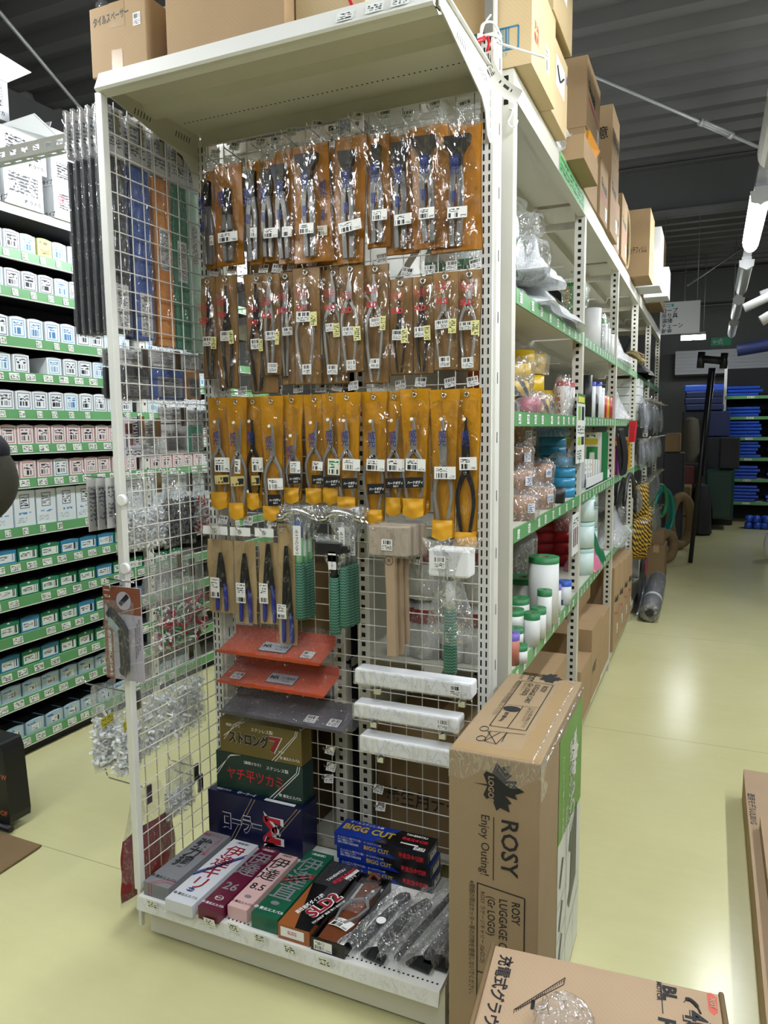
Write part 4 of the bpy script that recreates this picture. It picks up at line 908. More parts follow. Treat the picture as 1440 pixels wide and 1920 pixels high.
# white foam bars
M_FOAMW = mat('white_foam_wrap', '#eeeff2', 0.35, var=0.04, vscale=9, bump=0.15, bscale=60)
for i, (l, r, lab) in enumerate((((664, 1252, 1278), (884, 1284, 1318), 'upper one with the price sticker'), ((662, 1314, 1342), (860, 1352, 1379), 'middle one, sticker near its right end'), ((673, 1377, 1408), (880, 1416, 1448), 'lowest one, running behind the tall carton'))):
    y = 1.80; A, A2, B, B2 = PY(l[0], l[1], y), PY(l[0], l[2], y), PY(r[0], r[1], y), PY(r[0], r[2], y)
    z0, z1 = (A2.z + B2.z) / 2, (A.z + B.z) / 2
    t = thing('white_bar', f'white wrapped square bar lying on hooks, {lab}', 'bar', ((A.x + B.x)/2, y, z0), 'white wrapped bars')
    w = MB(); w.box(A.x, B.x, y, y + 0.055, z0, z1, M_FOAMW); w.obj('bar', t, bevel=0.006)
    w = MB(); zq = z0 + (z1 - z0) * .55
    w.box(A.x - 0.002, B.x + 0.004, y - 0.002, y - 0.001, z0, z1, M_FILM); w.obj('wrap', t)
    if i < 2: MB().sticker((B.x - 0.045, y - 0.004, z0 + (z1-z0)*.5), (1, 0, 0), (0, 0, 1), 0.032, 0.03, M_TAG).obj('price_sticker', t)
    for s in (0.2, 0.92 if i == 0 else 0.85):
        x = A.x + (B.x - A.x) * s
        hk = MB(); hk.tube([(x, y - 0.012, z0 + 0.006), (x, y - 0.010, z0 - 0.004), (x, GYB - 0.004, z0 - 0.004)], 0.0022, M_CHROME, 6); hk.box(x - 0.009, x + 0.009, y + 0.0, y + 0.012, z0 - 0.022, z0 - 0.006, M_CHROME)
        tag(hk.obj('support_hook'), f'chrome support hook under the {("upper", "middle", "lowest")[i]} white bar, {"left" if s < .5 else "right"} one', 'hook', 'hooks under trays and bars')
# bare hooks with tags low on the mesh
for k, (px, py, lab) in enumerate(((610, 1408, 'beside the gold box'), (612, 1440, 'beside the green stacked box, upper tag'), (702, 1482, 'above the blue cutter boxes'), (706, 1515, 'just above the blue cutter boxes'), (608, 1462, 'beside the green stacked box, lower tag'))):
    p = PY(px, py, 1.90); hook(p.x, p.z, 'empty hooks low on the mesh', f'empty chrome hook with price tag, {lab}', yf=1.90, tdx=0.0, tdz=-0.01)
# ------------------------------------------------------------------ boxed tools on the deck
DZ = 0.1425
def pm(name, col, rough=0.35, var=0.03): return mat(name, col, rough, var=var)
X_, Y_, Z_ = V((1, 0, 0)), V((0, 1, 0)), V((0, 0, 1))
def carton(name, label, cat, x0, x1, y0, y1, z0, z1, m, fm=None, group=None):
    t = thing(name, label, cat, ((x0+x1)/2, (y0+y1)/2, z0), group)
    w = MB(); w.box(x0, x1, y0, y1, z0, z1, m, fm); return t, w
def stripes(w, pts, wd, nrm, m):
    for a, b in zip(pts, pts[1:]): w.line(a, b, wd, nrm, m)
GB = 'long tool boxes lying on the deck'
# grey box
t, w = carton('tool_box', 'grey long box with bold black characters, left end of the deck', 'tool box', -1.438, -1.349, 1.517, 1.810, DZ, 0.182, pm('grey_box', '#77777c'), group=GB)
cx = -1.394; zt = 0.182
M_DKRED = mat('dark_red_print', '#9c1f2c', 0.5, var=0)
w.vtext('強力掴', (cx - 0.005, 1.765, zt), X_, Y_, 0.046, M_INK, 0.035, 1.08, 0.85)
w.vtext('ステンレス製', (cx + 0.03, 1.775, zt), X_, Y_, 0.013, M_DKRED, 0.01)
w.text('高級ツカミ', (cx - 0.005, 1.785, zt), X_, Y_, 0.012, M_DKRED, 0.01, align='c'); w.text('㊞ 東北エスパル', (cx, 1.548, zt), X_, Y_, 0.010, M_INK, 0.02, align='c')
for o_ in (0, 0.010):
    stripes(w, [(-1.420 + o_, 1.517, DZ), (-1.420 + o_, 1.517, zt)], 0.002, (0, -1, 0), M_DKRED)
    stripes(w, [(-1.420 + o_, 1.517, zt), (-1.385 + o_, 1.548 - o_, zt), (-1.349, 1.548 - o_, zt)], 0.002, (0, 0, 1), M_DKRED)
w.obj('carton', t, label='grey cardboard box with red corner stripes')
# white box
t, w = carton('tool_box', 'white long box with red brush characters and blue stripes', 'tool box', -1.334, -1.243, 1.486, 1.808, DZ, 0.177, pm('white_box', '#c9ccd2'), group=GB)
M_BRUSH = mat('brush_red', '#8e1826', 0.45, var=0); zt = 0.177; cx = -1.290
w.vtext('伊達キリ', (cx, 1.775, zt), X_, Y_, 0.050, M_BRUSH, 0.012, 1.12, 1.0)
for k, (wd, o_) in enumerate(((0.006, 0), (0.0015, 0.008), (0.003, 0.014), (0.001, -0.008))):
    w.line((-1.334, 1.605 + o_, zt), (-1.243, 1.735 + o_, zt), wd, (0, 0, 1), M_BLUEINK)
def oval(w, c, u, v, a, b, m, lift=0.0008):
    c, u, v = V(c), V(u).normalized(), V(v).normalized(); n = u.cross(v) * lift
    w.face([c + u*a*math.cos(k) + v*b*math.sin(k) + n for k in [2*pi*i/20 for i in range(20)]], m)
oval(w, (cx - 0.004, 1.545, zt), X_, Y_, 0.013, 0.009, M_BLUEINK); w.text('東スパ', (cx - 0.004, 1.541, zt), X_, Y_, 0.0065, M_WHITEPRINT, 0.02, align='c', lift=0.0014)
w.text('㊞ 東北エスパル', (cx, 1.515, zt), X_, Y_, 0.009, M_INK, 0.02, align='c'); w.text('〈高級鋏〉', (cx, 1.79, zt), X_, Y_, 0.010, M_INK, 0.01, align='c')
w.obj('carton', t)
# maroon box
t, w = carton('tool_box', 'maroon long box with silver characters and the number 26', 'tool box', -1.228, -1.163, 1.494, 1.807, DZ, 0.178, pm('maroon_box', '#5d1030'), group=GB)
M_SILP = mat('silver_print', '#9a9aa0', 0.35, 0.4, var=0); zt = 0.178; cx = -1.1955
w.vtext('伊達', (cx - 0.002, 1.775, zt), X_, Y_, 0.052, M_SILP, 0.012, 1.15); w.text('26', (cx, 1.585, zt), X_, Y_, 0.036, M_SILP, 0.02, align='c')
for o_ in range(9): w.line((-1.228, 1.665 + o_*0.003, zt), (-1.163, 1.735 + o_*0.003, zt), 0.0007, (0, 0, 1), M_SILP)
oval(w, (cx, 1.545, zt), X_, Y_, 0.013, 0.010, M_WHITEPRINT); oval(w, (cx, 1.545, zt), X_, Y_, 0.0115, 0.0085, MC['maroon_box'], 0.0014); w.text('東スパ', (cx, 1.5415, zt), X_, Y_, 0.006, M_WHITEPRINT, 0.02, align='c', lift=0.002)
w.text('㊞ 東北エスパル', (cx, 1.513, zt), X_, Y_, 0.008, M_WHITEPRINT, 0.02, align='c'); w.text('〈高級鋏〉', (cx, 1.79, zt), X_, Y_, 0.009, M_WHITEPRINT, 0.01, align='c'); w.obj('carton', t)
# pink box
t, w = carton('tool_box', 'pale pink long box with black characters and the number 8.5', 'tool box', -1.156, -1.094, 1.528, 1.797, DZ, 0.179, pm('pink_box', '#d3aeab'), group=GB)
zt = 0.179; cx = -1.125
w.vtext('伊達', (cx - 0.002, 1.772, zt), X_, Y_, 0.048, M_INK, 0.008, 1.2); w.text('8.5', (cx, 1.615, zt), X_, Y_, 0.030, M_INK, 0.02, align='c')
for o_ in range(8): w.line((-1.156, 1.685 + o_*0.003, zt), (-1.094, 1.735 + o_*0.003, zt), 0.0007, (0, 0, 1), M_WHITEPRINT)
oval(w, (cx, 1.580, zt), X_, Y_, 0.011, 0.007, M_SILP); w.text('㊞ 東北エスパル', (cx, 1.548, zt), X_, Y_, 0.008, M_INK, 0.02, align='c'); w.text('〈高級鋏〉', (cx, 1.785, zt), X_, Y_, 0.008, M_INK, 0.01, align='c'); w.obj('carton', t)
# green box
t, w = carton('tool_box', 'green long box with silver characters and a red diagonal band', 'tool box', -1.074, -0.993, 1.521, 1.838, DZ, 0.185, pm('green_box', '#155a41'), group=GB)
zt = 0.185; cx = -1.036
for o_ in (0, 0.016): w.line((-1.074, 1.665 + o_, zt), (-0.993, 1.715 + o_, zt), 0.007, (0, 0, 1), M_DKRED)
w.vtext('伊達直', (cx, 1.80, zt), X_, Y_, 0.060, M_SILP, 0.008, 1.14); oval(w, (cx, 1.578, zt), X_, Y_, 0.013, 0.008, M_SILP)
w.text('㊞ 東北エスパル', (cx, 1.543, zt), X_, Y_, 0.010, M_WHITEPRINT, 0.02, align='c'); w.text('〈高級鋏〉', (cx, 1.818, zt), X_, Y_, 0.010, M_WHITEPRINT, 0.01, align='c'); w.obj('carton', t)
# orange and black snips box
t, w = carton('tool_box', 'orange and black long box with large red and white lettering', 'tool box', -0.987, -0.893, 1.514, 1.815, DZ, 0.184, pm('orange_box', '#96552a'), group=GB)
zt = 0.184; MB_BK = pm('gloss_black_box', '#101114', 0.25)
w.face([(-0.936, 1.514, zt+.0006), (-0.893, 1.514, zt+.0006), (-0.893, 1.815, zt+.0006), (-0.987, 1.815, zt+.0006), (-0.987, 1.70, zt+.0006)], MB_BK)
w.face([(-0.893+.0006, 1.60, DZ), (-0.893+.0006, 1.815, DZ), (-0.893+.0006, 1.815, zt), (-0.893+.0006, 1.545, zt)], MB_BK)
R_ = V((0.30, 0.95, 0)).normalized(); U_ = V((-R_.y, R_.x, 0))
for m_, b_, l_ in ((M_WHITEPRINT, 0.075, 0.0012), (M_BRUSH, 0.035, 0.0018)):
    w.text('SLD2', (-0.912, 1.565, zt), R_, U_, 0.040, m_, b_, wmax=0.155, lift=l_)
w.text('TANEMITSU', (-0.949, 1.72, zt), R_, U_, 0.011, M_WHITEPRINT, 0.02, lift=.0014); w.text('最高級金切鋏', (-0.923, 1.715, zt), R_, U_, 0.015, M_RED, 0.03, lift=.0014, wmax=0.09)
w.text('高性能新ダイス鋼', (-0.957, 1.565, zt), R_, U_, 0.013, M_WHITEPRINT, 0.02, lift=.0014, wmax=0.10)
w.sticker((-0.902, 1.775, zt), R_, U_, 0.055, 0.012, M_WHITEPRINT, .0014); w.text('コブラ', (-0.893, 1.745, zt), R_, U_, 0.010, M_WHITEPRINT, .01, lift=.0014, align='l', wmax=.03)
for k in range(26): w.line((-0.985 + 0.0035*k, 1.812 - 0.0*k, zt), (-0.985 + 0.0035*k, 1.70 if k < 14 else 1.64, zt), 0.0005, (0, 0, 1), M_SILP, .001)
w.text('切れ味抜群 高級 強力 金切り鋏', (-0.899, 1.545, zt), R_, U_, 0.007, M_WHITEPRINT, 0.01, lift=.0014, wmax=.2)
w.sticker((-0.944, 1.514, 0.165), X_, Z_, 0.07, 0.026, M_WHITEPRINT); w.text('SLD2', (-0.944, 1.514, 0.162), X_, Z_, 0.010, M_RED, .02, align='c', lift=.0014); w.obj('carton', t)
# open black box with snips on a leather sheath
t = thing('open_tool_box', 'open black box holding snips on a brown leather sheath', 'tool box', (-0.84, 1.655, DZ), GB)
x0, x1, y0, y1, zt = -0.887, -0.791, 1.510, 1.806, 0.178; w = MB(); th = 0.003
w.box(x0, x1, y0, y1, DZ, DZ + 0.003, MB_BK, {'top': M_WHITEPRINT})
for a in ((x0, x0 + th, y0, y1), (x1 - th, x1, y0, y1), (x0 + th, x1 - th, y0, y0 + th), (x0 + th, x1 - th, y1 - th, y1)): w.box(*a, DZ + 0.003, zt, MB_BK)
w.sticker((-0.852, y0, 0.160), X_, Z_, 0.052, 0.026, M_LABEL); w.obj('box_tray', t)
M_LEATH = mat('brown_leather', '#6d3a20', 0.38, var=0.15, vscale=25, bump=0.2, bscale=80)
M_LEATHD = mat('brown_leather_lining', '#5a2c18', 0.45, var=0.15)
l = MB(); l.prism([(-0.878, 1.53, 0.150), (-0.832, 1.522, 0.150), (-0.810, 1.60, 0.150), (-0.808, 1.66, 0.150), (-0.812, 1.78, 0.150), (-0.835, 1.80, 0.150), (-0.865, 1.785, 0.150), (-0.862, 1.66, 0.150), (-0.880, 1.60, 0.150)], (0, 0, 0.014), M_LEATH)
lo = l.obj('sheath', t, bevel=0.004)
l2 = MB(); l2.tube(bend([(-0.858, 1.79, 0.170), (-0.842, 1.80, 0.186), (-0.818, 1.79, 0.180)]), 0.006, M_LEATHD, 8); l2.obj('strap', t)
def flat_snips(w, base, R, U, L, m, hw):
    """snips lying flat: R along the length towards the tips, U across"""
    B = V(base)
    def T(pts): return [B + R * p[0] * L + U * p[1] * L for p in pts]
    h = V((0, 0, 0.006))
    for s in (1, -1):
        bl = T([(0.60, s*0.01), (0.62, s*0.055), (0.80, s*0.045), (1.0, s*0.004), (0.8, -s*0.012)])
        w.prism(bl if s < 0 else bl[::-1], h, m)
        hd = T([(0.62, s*0.02), (0.60, s*0.06), (0.45, s*(hw+.035)), (0.2, s*(hw+.02)), (0.0, s*(hw*.4+.03)), (0.0, s*(hw*.4)), (0.2, s*(hw-.015)), (0.45, s*(hw-.01)), (0.58, -s*0.005)])
        w.prism(hd if s < 0 else hd[::-1], V((0, 0, 0.008)), m)
    w.lathe(B + R * L * 0.61 + V((0, 0, 0.006)), [(0.006, 0), (0.006, 0.005), (0.004, 0.007), (0, 0.007)], M_CHROME, 12)
sn = MB(); flat_snips(sn, (-0.85, 1.60, 0.1655), V((0.22, 0.97, 0)).normalized(), V((0.97, -0.22, 0)).normalized(), 0.185, M_TOOL, 0.15)
sn.lathe((-0.8205, 1.745, 0.172), [(0.0055, 0), (0.0055, 0.002), (0, 0.002)], M_WHITEPRINT, 12); sn.obj('snips', t, bevel=0.001)
MB().sheet(lambda u, v: (-0.876 + 0.056*u + 0.010*v, 1.583 + 0.034*v - 0.008*u, 0.1665 + 0.004*math.sin(pi*u)), 8, 2, M_LABEL).obj('barcode_label', t)
w = MB(); w.sheet(lambda u, v: (-0.876 + 0.062*u, 1.64 + 0.15*v, 0.176 + 0.006*math.sin(pi*u) * math.sin(pi*v)), 6, 8, M_FILM); w.obj('bag', t)
# stack of blue / black cutter boxes
M_BB = pm('cutter_blue', '#0d2f8c', 0.3); M_GOLDT = mat('gold_lettering', '#b59a2c', 0.4, var=0)
for k, (dx, dy, lab) in enumerate(((0.006, 0.004, 'lowest of the three, half hidden'), (0.003, 0.0, 'middle of the three'), (-0.004, -0.002, 'top of the three, its lid lettering in view'))):
    x0, x1, y0, y1, z0 = -0.985 + dx, -0.686 + dx, 1.838 + dy, 1.922 + dy * .5, DZ + 0.0405 * k; z1 = z0 + 0.0395
    t, w = carton('cutter_box', f'blue and black cutter box, {lab}', 'tool box', x0, x1, y0, y1, z0, z1, M_BB, {'right': MB_BK, 'back': MB_BK}, 'stacked blue and black cutter boxes')
    w.face([(x0 + 0.205, y0 - .0005, z0), (x1, y0 - .0005, z0), (x1, y0 - .0005, z1), (x0 + 0.13, y0 - .0005, z1)], MB_BK)
    w.text('オールステンレス製でサビに強い\nボディ強靭もバンザイ\n高級には信頼の先端合金使用', (x0 + 0.012, y0, z1 - 0.012), X_, Z_, 0.0062, M_WHITEPRINT, 0.0, lift=.001, wmax=0.078)
    w.text('BIGG CUT', (x0 + 0.098, y0, z0 + 0.009), X_, Z_, 0.014, M_GOLDT, 0.03, lift=.0012, wmax=0.088); w.text('オールステンレス鋏', (x0 + 0.098, y0, z0 + 0.028), X_, Z_, 0.005, M_WHITEPRINT, 0.0, lift=.0012)
    w.text('最高級金切鋏', (x0 + 0.208, y0, z0 + 0.012), X_, Z_, 0.014, M_RED, 0.02, lift=.0012, wmax=0.078)
    if k == 2:
        w.face([(x0 + 0.13, y0, z1 + .0005), (x1, y0, z1 + .0005), (x1, y1, z1 + .0005), (x0 + 0.185, y1, z1 + .0005)], MB_BK)
        w.text('BIGG CUT', (x0 + 0.012, y0 + 0.030, z1), X_, Y_, 0.032, M_GOLDT, 0.035, lift=.0012, wmax=0.165); w.text('オールステンレス鋏', (x0 + 0.02, y0 + 0.068, z1), X_, Y_, 0.010, M_WHITEPRINT, 0.01, lift=.0012)
        w.text('TANEMITSU', (x0 + 0.205, y0 + 0.068, z1), X_, Y_, 0.010, M_WHITEPRINT, 0.03, lift=.0012, wmax=0.075); w.text('最高級金切鋏', (x0 + 0.2, y0 + 0.042, z1), X_, Y_, 0.014, M_RED, 0.02, lift=.0012, wmax=0.082)
        w.sticker((x0 + 0.232, y0 + 0.025, z1), X_, Y_, 0.055, 0.006, M_WHITEPRINT, .0012); w.sticker((x0 + 0.268, y0 + 0.012, z1), X_, Y_, 0.034, 0.016, M_TAG, .0012)
    w.sticker((x1, (y0 + y1)/2, (z0 + z1)/2), Y_, Z_, 0.05, 0.02, M_TAG)
    w.obj('carton', t)
# stacked boxes in the left corner
t, w = carton('corner_box', 'navy blue box, bottom of the corner stack, white outlined lettering', 'tool box', -1.455, -1.103, 1.842, 1.932, DZ, 0.304, pm('navy_box', '#0c1238', 0.3), group='stacked boxes in the deck corner')
yf = 1.842
for m_, b_, l_ in ((M_WHITEPRINT, 0.075, 0.0008), (MC['navy_box'], 0.045, 0.0014)): w.text('ローラー', (-1.40, yf, 0.190), X_, Z_, 0.052, m_, b_, lift=l_, wmax=0.150)
for m_, b_, l_ in ((M_WHITEPRINT, 0.085, 0.0010), (M_RED, 0.05, 0.0016)): w.text('Σ', (-1.246, yf, 0.178), X_, Z_, 0.080, m_, b_, lift=l_)
w.text('シグマ', (-1.215, yf, 0.2), X_, Z_, 0.010, M_WHITEPRINT, 0.02, lift=.002)
for o_ in (0, 0.012):
    w.line((-1.375 + o_, yf, DZ), (-1.285 + o_, yf, 0.304), 0.0016, (0, -1, 0), M_GOLDL); w.line((-1.25 + o_, yf, DZ), (-1.12 + o_, yf, 0.304), 0.0016, (0, -1, 0), M_GOLDL)
w.text('高級ツカミ', (-1.43, 1.855, 0.304), X_, Y_, 0.009, M_WHITEPRINT, .01); w.text('ローラーΣ', (-1.35, 1.855, 0.304), X_, Y_, 0.012, M_WHITEPRINT, .02)
w.sticker((-1.19, 1.856, 0.304), X_, Y_, 0.11, 0.014, M_WHITEPRINT); w.obj('carton', t)
M_DGREEN = pm('dark_green_box', '#0d3029', 0.35); M_OLIVE = pm('olive_gold_box', '#6a5a26', 0.35)
t, w = carton('corner_box', 'dark green box, middle of the corner stack, red brush characters', 'tool box', -1.437, -1.113, 1.868, 1.932, 0.3045, 0.428, M_DGREEN, group='stacked boxes in the deck corner'); yf = 1.868
w.text('ヤチ平ツカミ', (-1.395, yf, 0.345), X_, Z_, 0.036, M_RED, 0.01, wmax=0.21); w.text('〈高級ツカミ〉', (-1.33, yf, 0.402), X_, Z_, 0.009, M_WHITEPRINT, .02); w.text('ステンレス製', (-1.245, yf, 0.398), X_, Z_, 0.011, M_WHITEPRINT, .01); w.text('㊞ 東北エスパル', (-1.20, yf, 0.318), X_, Z_, 0.009, M_WHITEPRINT, .02)
for o_ in (0, 0.013):
    stripes(w, [(-1.437, yf, 0.345 + o_), (-1.385 + o_*.5, yf, 0.418 + o_*.3), (-1.34, yf, 0.428)], 0.0022, (0, -1, 0), M_WHITEPRINT); stripes(w, [(-1.235 + o_, yf, 0.3045), (-1.135 + o_*.6, yf, 0.405), (-1.130 + o_*.6, yf, 0.428)], 0.0022, (0, -1, 0), M_WHITEPRINT)
w.obj('carton', t)
t, w = carton('corner_box', 'olive gold box, top of the corner stack, big red 7', 'tool box', -1.420, -1.116, 1.870, 1.932, 0.4285, 0.540, M_OLIVE, group='stacked boxes in the deck corner'); yf = 1.870
for m_, b_, l_ in ((M_WHITEPRINT, 0.06, 0.0007), (M_INK, 0.045, 0.0012)): w.text('ストロング', (-1.385, yf, 0.468), X_, Z_, 0.034, m_, b_, lift=l_, wmax=0.150)
for m_, b_, l_ in ((M_WHITEPRINT, 0.07, 0.0007), (M_BRUSH, 0.05, 0.0012)): w.text('7', (-1.232, yf, 0.460), X_, Z_, 0.052, m_, b_, lift=l_, wscale=1.2)
w.text('ステンレス製', (-1.30, yf, 0.514), X_, Z_, 0.011, M_WHITEPRINT, .01); w.text('高級ツカミ', (-1.395, yf, 0.518), X_, Z_, 0.009, M_WHITEPRINT, .01); w.text('㊞ 東北エスパル', (-1.195, yf, 0.4405), X_, Z_, 0.008, M_WHITEPRINT, .02); w.text('セブン', (-1.20, yf, 0.460), X_, Z_, 0.006, M_WHITEPRINT, .02)
for o_ in (0, 0.012):
    stripes(w, [(-1.405, yf, 0.47 + o_), (-1.36 + o_, yf, 0.528), (-1.335 + o_, yf, 0.540)], 0.002, (0, -1, 0), M_WHITEPRINT); stripes(w, [(-1.225 + o_, yf, 0.4285), (-1.14 + o_*.5, yf, 0.522), (-1.135 + o_*.5, yf, 0.540)], 0.002, (0, -1, 0), M_WHITEPRINT)
w.obj('carton', t)
# black tools in clear bags on the right of the deck
def bagged(label, path, r, tips, group='black tools in clear bags on the deck'):
    P = [V(p) for p in path]; c = sum(P, V((0, 0, 0))) / len(P)
    t = thing('bagged_tool', label, 'bagged tool', (c.x, c.y, DZ), group)
    w = MB(); n = len(P) * 6; pp = bend(P, 6); w.tube(pp, [r * (0.8 + 0.25*math.sin(pi*i/len(pp))) for i in range(len(pp))], M_BLACK, 10); w.obj('handle', t)
    if tips == 'claw':
        h = MB(); a = P[0]; d = (P[0] - P[1]).normalized(); s = V((-d.y, d.x, 0))
        for k in (1, -1): h.tube(bend([a, a + d*0.02 + s*k*0.014, a + d*0.045 + s*k*0.010, a + d*0.058 + s*k*0.001]), [0.008]*17 + [0.006]*7 + [0.003], M_BLACK, 8)
        h.lathe(a + V((0, 0, 0.006)), [(0.006, 0), (0.006, 0.006), (0, 0.006)], M_TOOL, 10); h.obj('jaw', t)
    elif tips == 'blade':
        h = MB(); a = P[-1]; d = (P[-1] - P[-2]).normalized(); s = V((-d.y, d.x, 0))
        q = [a - s*0.012, a + d*0.02 - s*0.03, a + d*0.045 - s*0.034, a + d*0.042 + s*0.03, a + d*0.018 + s*0.026, a + s*0.012]
        h.prism([V((p.x, p.y, DZ + 0.006)) for p in q], (0, 0, 0.007), M_BLACK); h.obj('blade', t)
    A, B = P[0], P[-1]; d = (B - A); L = d.length; d.normalize(); s = V((-d.y, d.x, 0))
    f = MB(); sd = rnd.random() * 9
    f.sheet(lambda u, v: A + d * (-0.03 + (L + 0.07) * v) + s * ((u - 0.5) * (0.066 + 0.012*math.sin(5*v + sd))) + V((0, 0, 0.018 + 0.016 * math.sin(pi*u) + 0.006*math.sin(13*u + 17*v + sd) - (0.02 if abs(u-.5) > .45 else 0))), 12, 18, M_FILM2); f.obj('bag', t)
z = DZ + 0.016
bagged('black nippers in a clear bag, nearest the open box, white round sticker', [(-0.745, 1.735, z), (-0.755, 1.68, z), (-0.765, 1.60, z + .002), (-0.775, 1.545, z)], 0.012, 'claw')
MB().lathe((-0.737, 1.615, z + 0.036), [(0.013, 0), (0.013, 0.001), (0, 0.001)], M_WHITEPRINT, 16).obj('sticker', bpy.data.objects['bagged_tool'])
bagged('black grip tool in a clear bag, second from the open box', [(-0.668, 1.775, z), (-0.690, 1.70, z + .004), (-0.705, 1.62, z + .004), (-0.715, 1.57, z)], 0.019, 'blade')
bagged('long black cutters in a clear bag reaching the blue boxes', [(-0.605, 1.81, z + .03), (-0.625, 1.72, z + .02), (-0.655, 1.60, z + .006), (-0.665, 1.545, z)], 0.009, 'claw')
bagged('black flat-bladed tool in a clear bag beside the tall carton', [(-0.573, 1.79, z), (-0.580, 1.70, z), (-0.592, 1.63, z), (-0.600, 1.585, z)], 0.011, 'blade')
bagged('black scraper lying at the deck edge by the tall carton', [(-0.554, 1.72, z), (-0.560, 1.65, z), (-0.565, 1.605, z)], 0.008, 'blade')
# ------------------------------------------------------------------ left aisle: fastener rack
LX = -2.79; LY0, LY1 = 1.25, 4.35
ROWZ = [2.251, 2.088, 1.876, 1.725, 1.562, 1.41, 1.257, 1.044, 0.887, 0.729, 0.562, 0.41, 0.272, 0.086]
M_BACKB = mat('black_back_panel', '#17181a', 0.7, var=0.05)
M_PTAG = label_mat('rail_price_tag', '#e6e9e2', '#303036', [('txt', .08, .15, .55, .9, 3, 8), ('txt', .6, .15, .95, .9, 4, 7)])
LR = thing('fastener_rack', 'long cream shelving with green price rails, filled with small fastener boxes', 'shelving', (-2.97, 2.8, 0))
w = MB(); w.box(-3.16, -3.14, LY0, LY1, 0, 2.40, M_BACKB); w.obj('back_panel', LR)
for y in (LY0 + 0.02, 3.13, LY1 - 0.02):
    w = MB(); w.box(-2.835, -2.795, y - 0.02, y + 0.02, 0, 2.40, M_WHITE)
    z = 0.1
    while z < 2.35:
        w.face([(-2.7945, y - 0.006, z), (-2.7945, y + 0.006, z), (-2.7945, y + 0.006, z + 0.014), (-2.7945, y - 0.006, z + 0.014)], M_HOLE); z += 0.05
    w.obj('post', LR)
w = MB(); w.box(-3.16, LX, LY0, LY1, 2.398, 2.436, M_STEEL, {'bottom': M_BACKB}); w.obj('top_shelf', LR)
ORD2 = ORD
for ri, z in enumerate(ROWZ):
    zb = z - (0.042 if ri < 12 else 0.04)
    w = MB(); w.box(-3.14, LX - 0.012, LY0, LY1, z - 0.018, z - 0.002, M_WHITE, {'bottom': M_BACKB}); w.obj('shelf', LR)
    w = MB(); w.hexa([(LX - 0.010, LY0, zb), (LX + 0.002, LY0, zb), (LX + 0.002, LY1, zb), (LX - 0.010, LY1, zb), (LX - 0.012, LY0, z), (LX - 0.003, LY0, z), (LX - 0.003, LY1, z), (LX - 0.012, LY1, z)], M_GREEN)
    w.hexa([(LX - 0.010, LY0, zb - 0.004), (LX + 0.004, LY0, zb - 0.004), (LX + 0.004, LY1, zb - 0.004), (LX - 0.010, LY1, zb - 0.004), (LX - 0.010, LY0, zb), (LX + 0.004, LY0, zb), (LX + 0.004, LY1, zb), (LX - 0.010, LY1, zb)], M_WHITE)
    ro = w.obj('price_rail', LR)
    y = 2.05 + 0.02 * (ri % 3)
    while y < (4.1 if ri < 9 else 3.25):
        wd = 0.03 if ri in (0, 1, 2, 4, 7) else 0.052
        if rnd.random() < 0.9:
            MB().sticker((LX + 0.0010, y, (z + zb) / 2), (0, 1, 0), (-0.12, 0, 1), wd, 0.030, M_PTAG).obj('price_tag', ro)
        y += 0.088 + rnd.uniform(-0.008, 0.012)
w = MB(); w.box(-3.14, LX - 0.02, LY0, LY1, 0.0, 0.05, M_BACKB); w.obj('plinth', LR)
M_BX = [label_mat('box_lightblue', '#dfe6ea', '#3a7fb4', [('bar', .24, .2, .76, .52, 26, '#4a86b8'), ('txt', .22, .58, .78, .82, 2, 9, '#4a86b8')], ('#5a9ccb', .12, .1, .035)),
        label_mat('box_navy', '#e4e7ea', '#1f2733', [('bar', .22, .22, .72, .46, 26), ('txt', .2, .52, .8, .84, 2, 8)], ('#1e3560', .1, .08, .035)),
        label_mat('box_yellow', '#d8d58c', '#7a6a2a', [('txt', .2, .2, .8, .45, 2, 9), ('txt', .1, .72, .7, .92, 1, 7)], ('#b5ac4e', .16, .16, .02)),
        label_mat('box_red', '#e2d6d6', '#26262c', [('bar', .24, .2, .72, .46, 26), ('txt', .22, .52, .8, .84, 2, 8)], ('#a32438', .12, .09, .035)),
        label_mat('box_tall', '#dde3e6', '#1f2733', [('txt', .32, .56, .68, .84, 4, 8), ('txt', .2, .33, .8, .42, 1, 10, '#3f8fc4'), ('txt', .1, .1, .6, .26, 3, 12, '#a9b4bb')], ('#dde3e6', .02, .02, .01), fills=(('#22346a', .27, .5, .73, .9), ('#dde3e6', .3, .52, .7, .88))),
        label_mat('box_green', '#e4e8e4', '#20242a', [('txt', .14, .34, .62, .62, 3, 9), ('bar', .7, .2, .86, .72, 40)], None, fills=(('#1e7a55', 0, .72, 1, 1), ('#1e7a55', 0, 0, 1, .12), ('#1e7a55', 0, 0, .08, 1), ('#1e7a55', .92, 0, 1, 1), ('#e4e8e4', .4, .9, .52, 1))),
        label_mat('box_teal', '#e2e8ea', '#20242a', [('txt', .14, .34, .62, .62, 3, 9), ('bar', .7, .2, .86, .72, 40)], None, fills=(('#2f7fa8', 0, .72, 1, 1), ('#2f7fa8', 0, 0, 1, .12), ('#2f7fa8', 0, 0, .08, 1), ('#2f7fa8', .92, 0, 1, 1))),
        label_mat('box_paleblue', '#aec4d2', '#22262e', [('txt', .34, .24, .62, .58, 3, 6), ('bar', .66, .22, .76, .6, 30), ('txt', .08, .72, .5, .92, 1, 7, '#2f62b8')], ('#8fa9bb', .03, .05, .02), fills=(('#e4e8ea', .3, .2, .8, .64),))]
